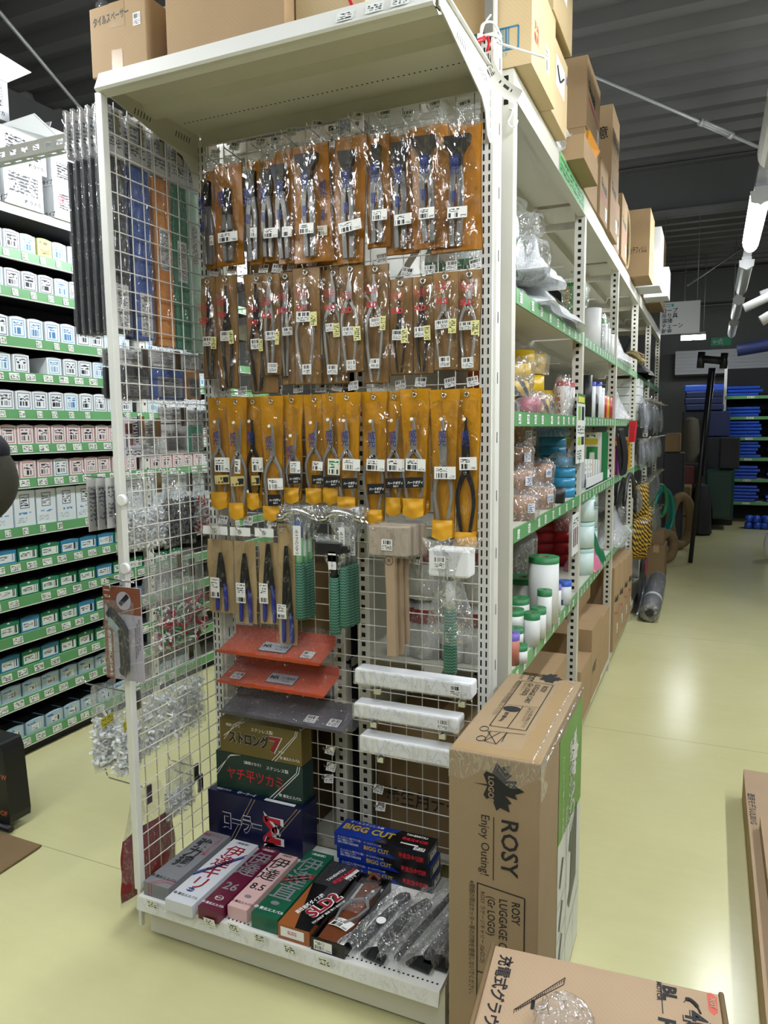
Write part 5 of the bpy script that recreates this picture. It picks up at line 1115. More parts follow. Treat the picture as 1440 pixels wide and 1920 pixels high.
SIDEC = [pm('box_side_white', '#d5dade'), pm('box_side_white2', '#d9dde2'), pm('box_side_yellow', '#d8d58c'), pm('box_side_pink', '#d9bcbc'), pm('box_side_tall', '#c3d3dd'), pm('box_side_green', '#1c5c46'), pm('box_side_teal', '#2c6a86'), pm('box_side_pale', '#8fb0c4')]
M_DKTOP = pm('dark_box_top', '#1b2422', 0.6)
PROT = {}
def fast_box(kind, wd, ht):
    key = (kind, round(wd, 3), round(ht, 3))
    if key in PROT: return PROT[key]
    w = MB(); d = 0.24
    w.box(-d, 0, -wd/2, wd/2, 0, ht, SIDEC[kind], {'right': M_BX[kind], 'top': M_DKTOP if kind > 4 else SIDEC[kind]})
    w.sheet(lambda u, v: (0.0004 - 0.004 * v, -wd/2 + wd * u, ht + 0.006 * v * math.sin(pi * u)), 4, 1, SIDEC[kind])
    PROT[key] = w.mesh('fastener_box'); return PROT[key]
DESC = ['pale-blue-bordered white box', 'navy-bordered white box', 'yellow box', 'red-bordered white box', 'tall white box with blue print', 'green box with white label', 'teal box with white label', 'pale blue box with white label']
ROWN = ['top', 'second', 'third', 'fourth', 'fifth', 'sixth', 'seventh', 'eighth', 'ninth', 'tenth', 'eleventh', 'twelfth', 'thirteenth', 'lowest']
WID = [.078, .078, .082, .082, .082, .082, .082, .108, .108, .104, .102, .100, .098, .098]
HGT = [.080, .080, .088, .078, .082, .082, .078, .158, .060, .060, .066, .064, .062, .060]
def kind_for(ri, k):
    if ri in (0, 1, 2, 3, 4):
        if ri == 0 and k == 5: return 2
        return [[0, 0, 1, 1, 0, 1], [0, 1, 0, 1, 1, 1], [0, 1, 1, 0, 0, 0], [1, 1, 0, 1, 1, 0], [0, 1, 1, 1, 1, 1]][ri][k % 6]
    if ri in (5, 6): return 1 if ri == 6 and k % 6 == 5 else 3
    if ri == 7: return 4
    if ri < 12: return 6 if rnd.random() < .14 else 5
    return 7
for ri, z in enumerate(ROWZ):
    for bay, (ya, yb) in enumerate(((2.06, 3.10), (3.17, 4.02 if ri < 9 else 3.5))):
        y = ya; k = 0
        while y + WID[ri] < yb:
            wd = WID[ri]; kd = kind_for(ri, k)
            if not (ri == 3 and k == 4) and not (ri == 7 and k in (6, 7)):
                o = bpy.data.objects.new('fastener_box', fast_box(kd, wd, HGT[ri])); COL.objects.link(o)
                o.location = (LX - 0.014 - rnd.uniform(0, 0.006), y + wd / 2, z - 0.002 + 0.0005)
                o['label'] = f'{DESC[kd]}, {ORD2[k]} {"in the" if bay == 0 else "past the post,"} {ROWN[ri]} fastener row'
                o['category'] = 'fastener box'; o['group'] = f'fastener boxes of the {ROWN[ri]} row'
            y += wd + 0.006 + rnd.uniform(0, 0.006); k += 1
# white cartons on the top of the fastener rack
M_TABLE = label_mat('carton_table_print', '#dfe2e6', '#3a3d44', [('txt', .12, .34, .88, .86, 6, 22)], None)
M_WCARD = mat('white_carton', '#d4d7da', 0.5, var=0.03)
TZ = 2.4365
def wcarton(y0, y1, z0, z1, lab, dx=0.0, extra=None):
    t = thing('white_carton', lab, 'carton', (LX - 0.13, (y0+y1)/2, z0), 'white cartons on top of the fastener rack')
    w = MB(); w.box(LX - 0.30 + dx, LX + 0.01 + dx, y0, y1, z0, z1, M_WCARD, {'right': M_TABLE})
    x = LX + 0.01 + dx; H = z1 - z0; Wd = y1 - y0
    for k in range(8): w.line((x, y0 + Wd*.1, z0 + H*(.36 + .5*k/7)), (x, y1 - Wd*.1, z0 + H*(.36 + .5*k/7)), 0.001, (1, 0, 0), M_INK)
    for k in range(7): w.line((x, y0 + Wd*(.1 + .8*k/6), z0 + H*.36), (x, y0 + Wd*(.1 + .8*k/6), z0 + H*.86), 0.0009, (1, 0, 0), M_INK)
    w.text('㈱ タナカ', (x, y1 - Wd*.08, z0 + H*.12), (0, 1, 0), Z_, H*.10, M_INK, 0.02, align='r')
    w.text('タイプ', ((LX - 0.05 + dx), y0, z0 + H*.06), (1, 0, 0), Z_, H*.13, M_INK, 0.02)
    if extra: extra(w, x, y0, z0, Wd, H)
    w.obj('carton', t); return t
wcarton(2.06, 2.30, TZ, 2.60, 'white carton with printed table, at the left edge of the photo')
wcarton(2.07, 2.31, 2.6005, 2.77, 'white carton, second one up at the left edge of the photo')
t = wcarton(2.08, 2.37, 2.7705, 2.93, 'white carton topmost at the left edge, its flap raised')
w = MB(); w.prism([(LX + 0.01, 2.37, 2.931), (LX + 0.01, 2.16, 2.931), (LX + 0.05, 2.20, 3.02), (LX + 0.05, 2.46, 3.0)], (0.004, 0, 0.002), M_WCARD); w.obj('flap', t)
wcarton(2.322, 2.522, TZ, 2.60, 'white carton with printed table, bottom of the second stack')
t = wcarton(2.315, 2.55, 2.6005, 2.75, 'white carton with open grey flaps above the slotted angle')
w = MB(); w.prism([(LX + 0.01, 2.33, 2.751), (LX + 0.01, 2.55, 2.751), (LX + 0.10, 2.58, 2.745), (LX + 0.12, 2.40, 2.80)], (0, 0.003, 0.003), M_WCARD); w.prism([(LX - 0.27, 2.55, 2.751), (LX + 0.01, 2.552, 2.751), (LX + 0.0, 2.60, 2.86), (LX - 0.25, 2.60, 2.87)], (0.002, 0.003, 0), M_WCARD); w.obj('flap', t)
def redx(w, x, y0, z0, Wd, H):
    w.text('L字\nキ', (x, y0 + Wd*.1, z0 + H*.6), (0, 1, 0), Z_, H*.16, M_RED, 0.01); w.text('10×50  S', (x, y0 + Wd*.45, z0 + H*.2), (0, 1, 0), Z_, H*.16, M_BLUEINK, 0.02)
wcarton(2.582, 2.84, TZ, 2.575, 'white carton with red characters, under the slotted angle', extra=redx)
wcarton(2.578, 2.83, 2.5755, 2.71, 'white carton with printed table, on the red-lettered one')
wcarton(2.59, 2.84, 2.7105, 2.83, 'white carton, third up beneath the slotted angle')
tag(MB().box(LX - 0.30, LX - 0.02, 2.86, 3.12, TZ, 2.84, M_CARD).obj('cardboard_box'), 'plain brown box on the fastener rack behind the black strips', 'box')
for k in range(4): wcarton(3.16 + .25*k, 3.39 + .25*k, TZ, 2.60, f'white carton on the fastener rack, {ORD[k]} one seen through the side mesh')
# slotted angle across the aisle
M_ANG = mat('slotted_angle', '#a3a299', 0.45, 0.2, var=0.05)
def angle_bar():
    t = thing('slotted_angle', 'cream slotted angle bar bridging the left aisle overhead', 'slotted bar', (-2.15, 2.1, 2.44))
    y = 2.1; x0, x1, z0, z1 = -2.80, -1.50, 2.489, 2.540
    w = MB(); zs = (z0 + 0.016, z1 - 0.016); x = x0
    w.box(x0, x1, y, y + 0.002, z0, zs[0], M_ANG); w.box(x0, x1, y, y + 0.002, zs[1], z1, M_ANG)
    while x < x1:
        w.box(x, min(x + 0.028, x1), y, y + 0.002, zs[0], zs[1], M_ANG); x += 0.06
    w.box(x0, x1, y + 0.002, y + 0.018, z0, z0 + 0.002, M_ANG); w.box(x0, x1, y + 0.030, y + 0.044, z0, z0 + 0.002, M_ANG); x = x0
    while x < x1:
        w.box(x, min(x + 0.028, x1), y + 0.018, y + 0.030, z0, z0 + 0.002, M_ANG); x += 0.06
    w.obj('bar', t)
    w = MB(); w.box(-2.815, -2.80, y, y + 0.03, 2.437, z1, M_ANG); w.obj('leg', t)
    w = MB(); w.box(-1.50, -1.485, y, y + 0.03, 2.30, z1, M_ANG); w.obj('leg', t)
angle_bar()

# ------------------------------------------------------------------ goods hung on the outside of the side mesh
def side_hook(y, z, label, reach=0.10, tagm=False):
    t = thing('side_hook', label, 'hook', (SXP - 0.05, y, z), 'hooks on the side mesh')
    w = MB(); w.tube(bend([(SXP - 0.004, y, z - 0.004), (SXP - reach + 0.02, y, z), (SXP - reach, y, z + 0.004), (SXP - reach - 0.008, y, z + 0.018)], 4), 0.0022, M_CHROME, 6); w.box(SXP - 0.008, SXP - 0.003, y - 0.012, y + 0.012, z - 0.05, z + 0.006, M_CHROME); w.obj('prong', t)
    return t
M_STRIPCARD = label_mat('strip_header', '#b9b7b6', '#55565a', [('txt', .1, .2, .9, .85, 8, 10)])
M_STRIPLAB = label_mat('strip_label', '#bcbab8', '#3c3c40', [('txt', .12, .06, .88, .94, 26, 7)])
STR = [('black', '#25262b', 1.560, 0.075, 6, 0.026, 1.725, 'black sealing strip'), ('blue', '#29498c', 1.652, 0.075, 3, 0.020, 1.715, 'blue sealing strip'), ('orange', '#bd751c', 1.742, 0.075, 2, 0.022, 1.705, 'orange sealing strip'), ('green', '#1f6b4c', 1.822, 0.07, 2, 0.022, 1.705, 'green sealing strip'), ('mint', '#a9c9b4', 1.895, 0.055, 2, 0.022, 1.70, 'pale mint sealing strip')]
for nm, colr, y0, wd, n, gap, zb, lab in STR:
    m = mat('strip_' + nm, colr, 0.45, var=0.04); yc = y0 + wd / 2
    side_hook(yc, 2.30, f'chrome hook holding the {nm} sealing strips', reach=0.03 + gap * n)
    for k in range(n):
        x = SXP - 0.012 - gap * k
        pos = ('nearest the mesh' if k == 0 else f'{ORD[k]} out from the mesh')
        t = thing('sealing_strip', f'long {lab} in a clear sleeve, {pos}', 'sealing strip', (x, yc, zb), f'{nm} sealing strips')
        s = MB(); s.box(x - 0.008, x + 0.0, y0 + 0.003, y0 + wd - 0.003, zb + 0.006, 2.19, m); s.obj('strip', t, bevel=0.002)
        MB().box(x - 0.005, x - 0.002, y0 + 0.002, y0 + wd - 0.002, 2.195, 2.315, M_STRIPCARD).obj('header_card', t)
        zl = {'black': 1.80, 'blue': 1.79, 'orange': 1.99, 'green': 1.97, 'mint': 2.03}[nm]
        MB().sticker((x, yc + wd*.05, zl), (0, 1, 0), (0, 0, 1), wd * 0.62, 0.12, M_STRIPLAB).obj('label', t)
        f = MB(); f.box(x - 0.0095, x + 0.0015, y0, y0 + wd, zb, 2.32, M_FILM); f.obj('sleeve', t)
def pillow(mb, y0, y1, z0, z1, x, th, m, seed=0, pinch=0.0, n=12):
    """filled bag hanging in a plane along the mesh"""
    yc, zc = (y0+y1)/2, (z0+z1)/2
    for s in (1, -1):
        def fn(u, v, s=s):
            uu = u if s > 0 else 1 - u
            sh = 1 - pinch * v ** 2
            fat = (math.sin(pi * u) ** 0.6) * (math.sin(pi * min(max(v * 0.9 + 0.05, 0), 1)) ** 0.7) * (1.25 - 0.75*v)
            return (x + s * th * fat * (1 + 0.12*math.sin(9*u + seed) + 0.1*math.sin(8*v + seed*2)), yc + (y1-y0) * (uu - 0.5) * sh + 0.003*math.sin(11*v + seed), z0 + (z1 - z0) * v + 0.004 * math.sin(7*u + seed))
        mb.sheet(fn, n, n, m)
    return mb
def bits(mb, y0, y1, z0, z1, x, th, mats, n, size, seed=0):
    r = random.Random(seed)
    for _ in range(n):
        u, v = r.random(), r.random(); fat = math.sin(pi*u) ** .5
        c = V((x + r.uniform(-1, 1) * th * fat * .7, y0 + (y1-y0)*(.06 + .88*u), z0 + (z1-z0)*(.05 + .9*v)))
        a = V((r.uniform(-1,1), r.uniform(-1,1), r.uniform(-1,1))).normalized(); b = a.cross(V((r.uniform(-1,1), r.uniform(-1,1), 1))).normalized(); d = a.cross(b)
        L = size * r.uniform(.7, 1.3)
        mb.obox(c, a * L, b * L * .35, d * L * .2, mats[r.randrange(len(mats))])
    return mb
def P_(px, py, x=-1.54): return PX(px, py, x)
def side_bag(name, label, l, r, t_, b_, content=None, x=-1.545, th=0.028, hookz=True, head=None, fillr=0.55, filmm=None, pinch=0.15, cat='bag of parts', group=None):
    """pixels of the bag's left, right, top, bottom at plane x"""
    A, B = P_(l, (t_+b_)/2, x), P_(r, (t_+b_)/2, x); y0, y1 = A.y, B.y
    z1, z0 = P_((l+r)/2, t_, x).z, P_((l+r)/2, b_, x).z
    t = thing(name, label, cat, (x, (y0+y1)/2, z0), group)
    f = MB(); pillow(f, y0, y1, z0, z1, x, th, filmm or M_FILM2, seed=l, pinch=pinch); f.obj('bag', t)
    if content:
        c = MB(); mats, n, size = content; bits(c, y0 + .008, y1 - .008, z0 + .006, z0 + (z1-z0)*fillr, x, th, mats, n, size, int(l)); co = c.obj('contents', t); co['kind'] = 'stuff'
    if head:
        MB().box(x - 0.004, x + 0.004, y0 + .006, y1 - .006, z1 - head, z1 + 0.002, M_STRIPCARD).obj('header_card', t)
    if hookz: side_hook((y0+y1)/2, z1 - 0.008, 'chrome hook over the ' + ' '.join(label.replace(',', '').split()[:9]), reach=0.11)
    return t
M_WCLIP = mat('white_clips', '#e4e6e8', 0.4, var=0.03); M_BCLIP = mat('black_clips', '#1d1e22', 0.4, var=0.1); M_RCLIP = mat('red_clips', '#a8202e', 0.4, var=0.05); M_GCLIP = mat('green_clips', '#1f7a45', 0.4, var=0.05); M_CLRC = mat('milky_plastic', '#e6e9e9', 0.3, var=0.04)
# small sealing pads
def pad(name, label, l, r, t_, b_, colr, head=0.05, x=-1.52, n=1, lab=True, gap=0.016):
    A, B = P_(l, (t_+b_)/2, x), P_(r, (t_+b_)/2, x); y0, y1 = A.y, B.y; z1, z0 = P_((l+r)/2, t_, x).z, P_((l+r)/2, b_, x).z
    for k in range(n):
        xx = x - gap*k
        t = thing(name, label if n == 1 else f'{label}, {"nearest the mesh" if k == 0 else ORD[k] + " out from the mesh"}', 'sealing pad', (xx, (y0+y1)/2, z0), 'small sealing pads on the side mesh')
        MB().box(xx - 0.010, xx, y0 + .003, y1 - .003, z0 + .004, z1 - head, mat('pad_' + colr, colr, 0.45, var=0.04)).obj('pad', t, bevel=0.003)
        MB().box(xx - 0.006, xx - 0.003, y0 + .002, y1 - .002, z1 - head + .004, z1, M_STRIPCARD).obj('header_card', t)
        if lab: MB().sticker((xx + .0004, (y0+y1)/2 + .006, z0 + (z1-head-z0)*.42), (0, 1, 0), Z_, (y1-y0)*.74, (z1-head-z0)*.62, M_STRIPLAB).obj('label', t)
        f = MB(); f.box(xx - .012, xx + .0012, y0, y1, z0, z1 + .003, M_FILM); f.obj('sleeve', t)
    side_hook((y0+y1)/2, z1 - 0.006, 'chrome hook holding the ' + ' '.join(label.replace(',', '').split()[:9]), reach=0.05 + gap*n)
pad('sealing_pad', 'black sealing pad below the strips', 226, 282, 656, 750, '#1c1d22', n=3, gap=0.03)
pad('sealing_pad', 'blue sealing pad below the strips', 284, 346, 660, 752, '#29498c', n=2)
pad('sealing_pad', 'orange sealing pad by the left upright', 346, 376, 664, 750, '#b8741f')
pad('sealing_pad', 'white sealing pad with printed label, lower row', 300, 352, 765, 852, '#c9cac8')
pad('sealing_pad', 'teal sealing pad by the left upright, lower row', 352, 382, 770, 850, '#2f9a7f', n=2)
# printed cards
M_PHOTO = label_mat('picture_card', '#c6c3cc', '#2c2c34', [('txt', .1, .05, .9, .2, 2, 12), ('txt', .55, .3, .9, .9, 9, 6)], None, fills=(('#6a3a33', .1, .58, .5, .84), ('#2a2a30', .12, .26, .2, .54), ('#8a4a42', .3, .3, .5, .5)))
for k, (l, r, t_, b_, lab) in enumerate(((232, 266, 782, 858, 'printed card with a small photo on the side mesh, left one'), (264, 296, 786, 860, 'printed grey card with dense text on the side mesh, right one'))):
    x = -1.515; A, B = P_(l, 820, x), P_(r, 820, x); z1, z0 = P_((l+r)/2, t_, x).z, P_((l+r)/2, b_, x).z
    t = thing('blister_card', lab, 'card pack', (x, (A.y+B.y)/2, z0)); MB().box(x - .004, x, A.y, B.y, z0, z1, M_STRIPCARD, {'right': M_PHOTO if k == 0 else M_STRIPLAB}).obj('card', t)
    f = MB(); f.box(x - .0005, x + .008, A.y + .006, B.y - .006, z0 + .01, z0 + (z1-z0)*.6, M_FILM); f.obj('blister', t)
    side_hook((A.y+B.y)/2, z1 - .004, f'chrome wire hook over the {"left" if k == 0 else "right"} printed card', reach=0.06)
# blister packs with knives by the post
for k in range(3):
    xx = -1.50 - 0.034 * k; yb = 1.545
    z1, z0 = P_(210, 895, xx).z, P_(210, 990, xx).z
    t = thing('knife_blister', f'blister pack with a dark blue knife, {("nearest the post", "middle of three", "outermost of three")[k]}', 'blister pack', (xx, yb, z0), 'knife blister packs by the front post')
    MB().box(xx - .003, xx, yb - .03, yb + .035, z0, z1, M_STRIPCARD).obj('card', t)
    w = MB(); w.tube([(xx + .008, yb, z0 + .012), (xx + .008, yb, z1 - .035)], .009, mat('knife_navy', '#20264a', .4, var=.08), 8); w.obj('knife', t)
    f = MB(); f.box(xx, xx + .018, yb - .028, yb + .033, z0 + .004, z1 - .02, M_FILM); f.obj('blister', t)
side_hook(1.548, P_(210, 893).z, 'chrome hook holding the knife blister packs', reach=0.13)
side_bag('clip_bag', 'clear bag of white clips by the front post', 214, 318, 885, 1032, ([M_WCLIP], 1100, 0.014), th=.04)
side_bag('clip_bag', 'clear bag of small black clips on the side mesh', 306, 366, 885, 1022, ([M_BCLIP], 1300, 0.012), x=-1.525, fillr=.66)
side_bag('clip_bag', 'clear bag of white and red clips by the left upright', 358, 388, 885, 1004, ([M_WCLIP, M_WCLIP, M_RCLIP], 500, 0.014), x=-1.52, fillr=.62)
side_bag('clip_bag', 'nearly empty grey-clear bag on the side mesh', 264, 372, 1036, 1128, None, x=-1.52, th=.008)
side_bag('clip_bag', 'clear bag of red, green and white clips', 286, 388, 1044, 1206, ([M_RCLIP, M_GCLIP, M_RCLIP, M_WCLIP], 420, 0.020), x=-1.53, fillr=.5)
side_bag('clip_bag', 'large milky bag of clear parts behind the lower mesh', 258, 384, 1200, 1392, ([M_CLRC], 420, 0.022), x=-1.56, th=.03, fillr=.55)
M_YLAB = label_mat('yellow_bag_print', '#c9bf3e', '#7a7420', [('txt', .05, .1, .95, .9, 3, 14)])
for k, (l, r, t_, b_, lab) in enumerate(((172, 222, 1278, 1442, 'clear bag of white spacers with yellow print, outer one'), (214, 262, 1284, 1450, 'clear bag of white spacers with yellow print, inner one'))):
    x = -1.66 + 0.07*k
    t = side_bag('spacer_bag', lab, l, r, t_, b_, ([M_CLRC, M_WCLIP], 330, 0.022), x=x, th=.026, fillr=.6, hookz=False, pinch=.05)
    c = P_((l+r)/2 + 4, t_ + 72, x + .03); MB().sticker(c, (0, 1, .15), (0, -.15, 1), .05, .03, M_YLAB).obj('print', t)
side_hook(1.575, P_(200, 1284, -1.6).z - .006, 'chrome hook holding the bags of white spacers', reach=0.20)
side_bag('spacer_bag', 'small clear bag of white sleeves low on the side mesh', 308, 366, 1424, 1526, ([M_WCLIP], 160, 0.018), x=-1.55, th=.02, fillr=.55)
M_NET = mat('dark_red_net', '#7a1f27', 0.55, var=0.18, vscale=30, bump=0.4, bscale=90)
x = -1.57; A, B = P_(220, 1570, x), P_(330, 1570, x); z1, z0 = P_(270, 1478, x).z, P_(250, 1684, x).z; z0 = max(z0, .02)
t = thing('red_net_bag', 'dark red net packed in a clear bag at the foot of the mesh', 'net bag', (x, (A.y+B.y)/2, z0))
w = MB(); pillow(w, A.y + .004, B.y - .004, z0 + .012, z0 + (z1-z0)*.62, x, .032, M_NET, 3, 0.1); w.obj('net', t, label='folded dark red net')
w = MB(); pillow(w, A.y, B.y, z0, z1, x, .04, M_FILM, 5, 0.5); w.obj('bag', t)
c = P_(270, 1478, -1.5); side_hook(c.y, c.z + .006, 'chrome hook holding the dark red net bag', reach=.16)
c = P_(372, 1455, -1.49); side_hook(c.y, c.z, 'empty chrome hook low on the side mesh by the upright', reach=.12)
# joint cutter card on the front post
y = 1.50; a, b = PY(192, 1097, y), PY(271, 1281, y); x0, x1, z0, z1 = a.x, b.x, b.z, a.z
t = thing('cutter_card', 'brown and grey carded joint scraper with black handle on the post', 'carded tool', ((x0+x1)/2, y, z0))
M_BRCARD = mat('brown_card', '#7c4630', .45, var=.04); M_GRCARD = mat('grey_tile_card', '#a9a4b2', .45, var=.05)
w = MB(); w.box(x0, x1, y, y + .003, z0, z1, M_GRCARD)
w.face([(x0, y - .0006, z0), (x0 + .03, y - .0006, z0), (x0 + .03, y - .0006, z1), (x0, y - .0006, z1)], M_BRCARD); w.face([(x0, y - .0005, z1 - .075), (x1, y - .0005, z1 - .075), (x1, y - .0005, z1), (x0, y - .0005, z1)], M_BRCARD)
oval(w, (x0 + .074, y - .0006, z1 - .038), X_, Z_, .026, .026, M_GRCARD); w.line((x0 + .06, y, z1 - .05), (x0 + .09, y, z1 - .022), .014, (0, -1, 0), M_INK, .0016)
w.text('TC-6', (x0 + .006, y, z1 - .032), X_, Z_, .008, M_WHITEPRINT, .02, lift=.0014); w.text('HAKKEI', (x0 + .005, y, z1 - .014), X_, Z_, .005, M_WHITEPRINT, .02, lift=.0014)
w.vtext('強力目地落としカッター', (x0 + .018, y, z1 - .125), X_, Z_, .0105, M_WHITEPRINT, .02, 1.12, lift=.0014)
for q in range(3): w.vtext('頑固な目地をラクに落とす替刃式', (x1 - .008 - .007*q, y, z1 - .085 - .012*q), X_, Z_, .0048, M_INK, 0, 1.2, lift=.0014)
for q in range(4): w.line((x0 + .03, y, z0 + .03 + q*.05), (x1, y, z0 + .06 + q*.05), .0008, (0, -1, 0), M_WHITEPRINT)
w.obj('card', t)
w = MB(); px0 = x0 + .034
w.prism([(px0 + .046, y - .012, z0 + .022), (px0 + .052, y - .012, z0 + .030), (px0 + .052, y - .012, z0 + .145), (px0 + .040, y - .012, z0 + .165), (px0 - .004, y - .012, z0 + .205), (px0 - .016, y - .012, z0 + .185), (px0 + .026, y - .012, z0 + .145), (px0 + .028, y - .012, z0 + .035), (px0 + .03, y - .012, z0 + .024)][::-1], (0, .011, 0), M_BLACK)
w.lathe((px0 + .036, y - .001, z0 + .03), [(0, .0125), (.013, .0125), (.015, .009), (.015, 0)], M_BLACK, 18, axis=(0, -1, 0)); w.obj('handle', t, bevel=.003)
w = MB(); M_PALEM = mat('pale_steel', '#a9bcc4', .35, .4, var=.05)
w.prism([(px0 - .002, y - .0145, z0 + .178), (px0 + .032, y - .0145, z0 + .148), (px0 + .022, y - .0145, z0 + .138), (px0 - .008, y - .0145, z0 + .156)], (0, .003, 0), M_PALEM); w.prism([(px0 - .018, y - .012, z0 + .212), (px0 - .004, y - .012, z0 + .196), (px0 - .004, y - .012, z0 + .166), (px0 - .018, y - .012, z0 + .168)], (0, .003, 0), M_PALEM)
for q in ((px0 + .006, z0 + .160), (px0 + .018, z0 + .150), (px0 - .010, z0 + .175), (px0 - .008, z0 + .195)): w.lathe((q[0], y - .0145, q[1]), [(0, .002), (.0025, .002), (.0025, 0)], M_TOOL, 8, axis=(0, -1, 0))
w.obj('blade', t)
f = MB(); f.box(x0 + .012, x1 - .024, y - .017, y - .0008, z0 + .012, z0 + .222, M_FILM); f.obj('blister', t)
t = thing('post_hook', 'chrome hook fixed to the front post holding the scraper card', 'hook', (SXP, 1.52, z1 - .006)); w = MB(); w.tube([(SXP, 1.533, z1 - .004), (SXP, 1.49, z1 - .004), (SXP, 1.485, z1 + .006)], .002, M_CHROME, 6); w.tube([(SXP - .05, 1.528, z1 + .012), (SXP + .05, 1.528, z1 + .008)], .0025, M_CHROME, 6); w.obj('prong', t)

# things at the left edge
M_NAVYF = mat('navy_fabric', '#0b0f1c', .8, var=.1, bump=.2, bscale=120); M_OLIVF = mat('olive_fabric', '#2b2a1e', .85, var=.12, bump=.2, bscale=120)
yb = 1.2; t = thing('work_bag', 'dark navy and olive fabric bag edge at the far left', 'bag', (-1.62, yb, 1.24))
w = MB()
w.sheet(lambda u, v: (-1.635 + .150*math.cos(2*pi*u) * math.sin(pi*(.04+.92*v)) ** .55 * (1.0 - .12*v), yb + .10*math.sin(2*pi*u) * math.sin(pi*(.04+.92*v)) ** .5, 1.235 + .235*v), 28, 14, M_OLIVF); w.obj('lower_body', t)
w = MB(); w.sheet(lambda u, v: (-1.66 + .155*math.cos(2*pi*u) * math.sin(pi*(.30+.68*v)) ** .6, yb - .01 + .105*math.sin(2*pi*u) * math.sin(pi*(.30+.68*v)) ** .5, 1.345 + .15*v + .05*math.cos(2*pi*u)*(1-v)), 28, 10, M_NAVYF); w.obj('flap', t)
w = MB(); w.tube(bend([(-1.70, yb, 1.48), (-1.76, yb, 1.60), (-1.84, yb, 1.9), (-1.84, yb, 3.80)]), .006, M_NAVYF, 8); w.obj('strap', t)
w = MB(); w.prism([PZ(78, 1587, 0.004), PZ(-5, 1642, .004), V((-2.34, 1.58, .004)), V((-2.52, 1.76, .004)), PZ(-30, 1560, .004), PZ(18, 1568, .004)], (0, 0, .006), M_CARDD); tag(w.obj('cardboard_sheet'), 'flat sheet of brown cardboard on the floor at the left edge', 'cardboard')
a = PY(21, 1560, 1.77); t = thing('black_pack', 'tall black packaged goods with orange lettering at the left edge', 'package', (a.x - .11, 1.81, .0105))
w = MB(); w.prism([(a.x - .24, 1.77, .03), (a.x - .004, 1.77, .03), (a.x, 1.77, .06), (a.x - .016, 1.77, .30), (a.x - .03, 1.77, .335), (a.x - .24, 1.77, .34)], (0, .09, 0), M_BLACK); w.text('PROOF', (a.x - .10, 1.77, .06), X_, Z_, .022, mat('orange_print', '#c4603a', .5, var=0), .02); w.text('W', (a.x - .035, 1.77, .20), X_, Z_, .022, mat('orange_print', '#c4603a'), .02); w.obj('pack', t, bevel=.006)
w = MB(); w.tube([(a.x - .24, 1.76, .022), (a.x + .015, 1.76, .022)], .0115, M_BLACK, 8); w.obj('rim', t)
# ------------------------------------------------------------------ right aisle: bolted steel rack
RX, RB = -0.515, -1.0
PYS = [2.035, 3.25, 4.46, 5.67, 6.88, 8.1]
SHZ = [1.85, 1.507, 1.168, 0.737]
def rack_post(mb, x, y, top, sx=1, holes=True):
    """angle post: plate facing the viewer with square holes, plate facing the aisle"""
    mb.box(x - 0.042 if sx > 0 else x, x if sx > 0 else x + 0.042, y, y + 0.0025, 0, top, M_STEEL)
    mb.box(x - 0.0025 if sx > 0 else x, x if sx > 0 else x + 0.0025, y + 0.0025, y + 0.042, 0, top, M_STEEL)
    z = 0.06 if holes else top - 0.09; c = x - 0.021 * sx
    while z < top - 0.02:
        mb.face([(c - 0.0065, y - 0.0006, z), (c + 0.0065, y - 0.0006, z), (c + 0.0065, y - 0.0006, z + 0.014), (c - 0.0065, y - 0.0006, z + 0.014)], M_HOLE); z += 0.03
    return mb
RR = thing('aisle_rack', 'long cream bolted rack with green shelf rails along the right aisle', 'shelving', (-0.76, 5.0, 0))
for y in PYS:
    rack_post(MB(), RX, y, 2.41, 1, y > 2.1).obj('post', RR); rack_post(MB(), RB, y, 2.41, -1).obj('post', RR)
for i, (ya, yb) in enumerate(zip(PYS, PYS[1:])):
    w = MB(); w.box(RX - 0.004, RX + 0.002, ya + 0.004, yb + 0.002, 2.335, 2.41, M_STEEL); w.box(RX - 0.03, RX - 0.004, ya + 0.044, yb, 2.335, 2.34, M_STEEL); w.obj('beam', RR)
    w = MB(); w.box(RB, RX - 0.006, ya + 0.044, yb - 0.001, 2.395, 2.408, M_STEEL); w.prism([(RB + 0.2, ya + .044, 2.395), (RB + 0.21, ya + .044, 2.36), (RB + 0.26, ya + .044, 2.36), (RB + 0.27, ya + .044, 2.395)], (0, yb - ya - .05, 0), M_STEEL); w.obj('top_shelf', RR)
    w = MB(); w.box(RB + 0.002, RB + 0.004, ya + .044, yb, 0.1, 2.33, M_STEEL); w.obj('back_panel', RR)
    for y_ in (ya + 0.046,):
        for z_ in (2.30,): MB().box(RB + .04, RX - .044, y_, y_ + .02, z_, z_ + 0.03, M_STEEL).obj('cross_bar', RR)
    for z in SHZ + [0.10]:
        w = MB(); w.box(RB + 0.006, RX - 0.006, ya + .046, yb - .002, z - 0.012, z - 0.001, M_STEEL); w.prism([(RB + 0.2, ya + .046, z - .012), (RB + 0.21, ya + .046, z - .034), (RB + 0.26, ya + .046, z - .034), (RB + 0.27, ya + .046, z - .012)], (0, yb - ya - .05, 0), M_STEEL); w.obj('shelf', RR)
        w = MB(); w.box(RX - 0.005, RX + 0.001, ya + .046, yb - .002, z - 0.042, z, M_GREEN if z > .2 else M_STEEL); ro = w.obj('price_rail', RR)
        if i < 3 and z > .2:
            y = ya + 0.1
            while y < yb - 0.06:
                MB().sticker((RX + 0.0014, y, z - 0.021), (0, 1, 0), Z_, 0.032, 0.028, M_PTAG).obj('price_tag', ro); y += 0.13 + rnd.uniform(-.03, .03) if i == 0 else 0.10 + rnd.uniform(-.02, .02)
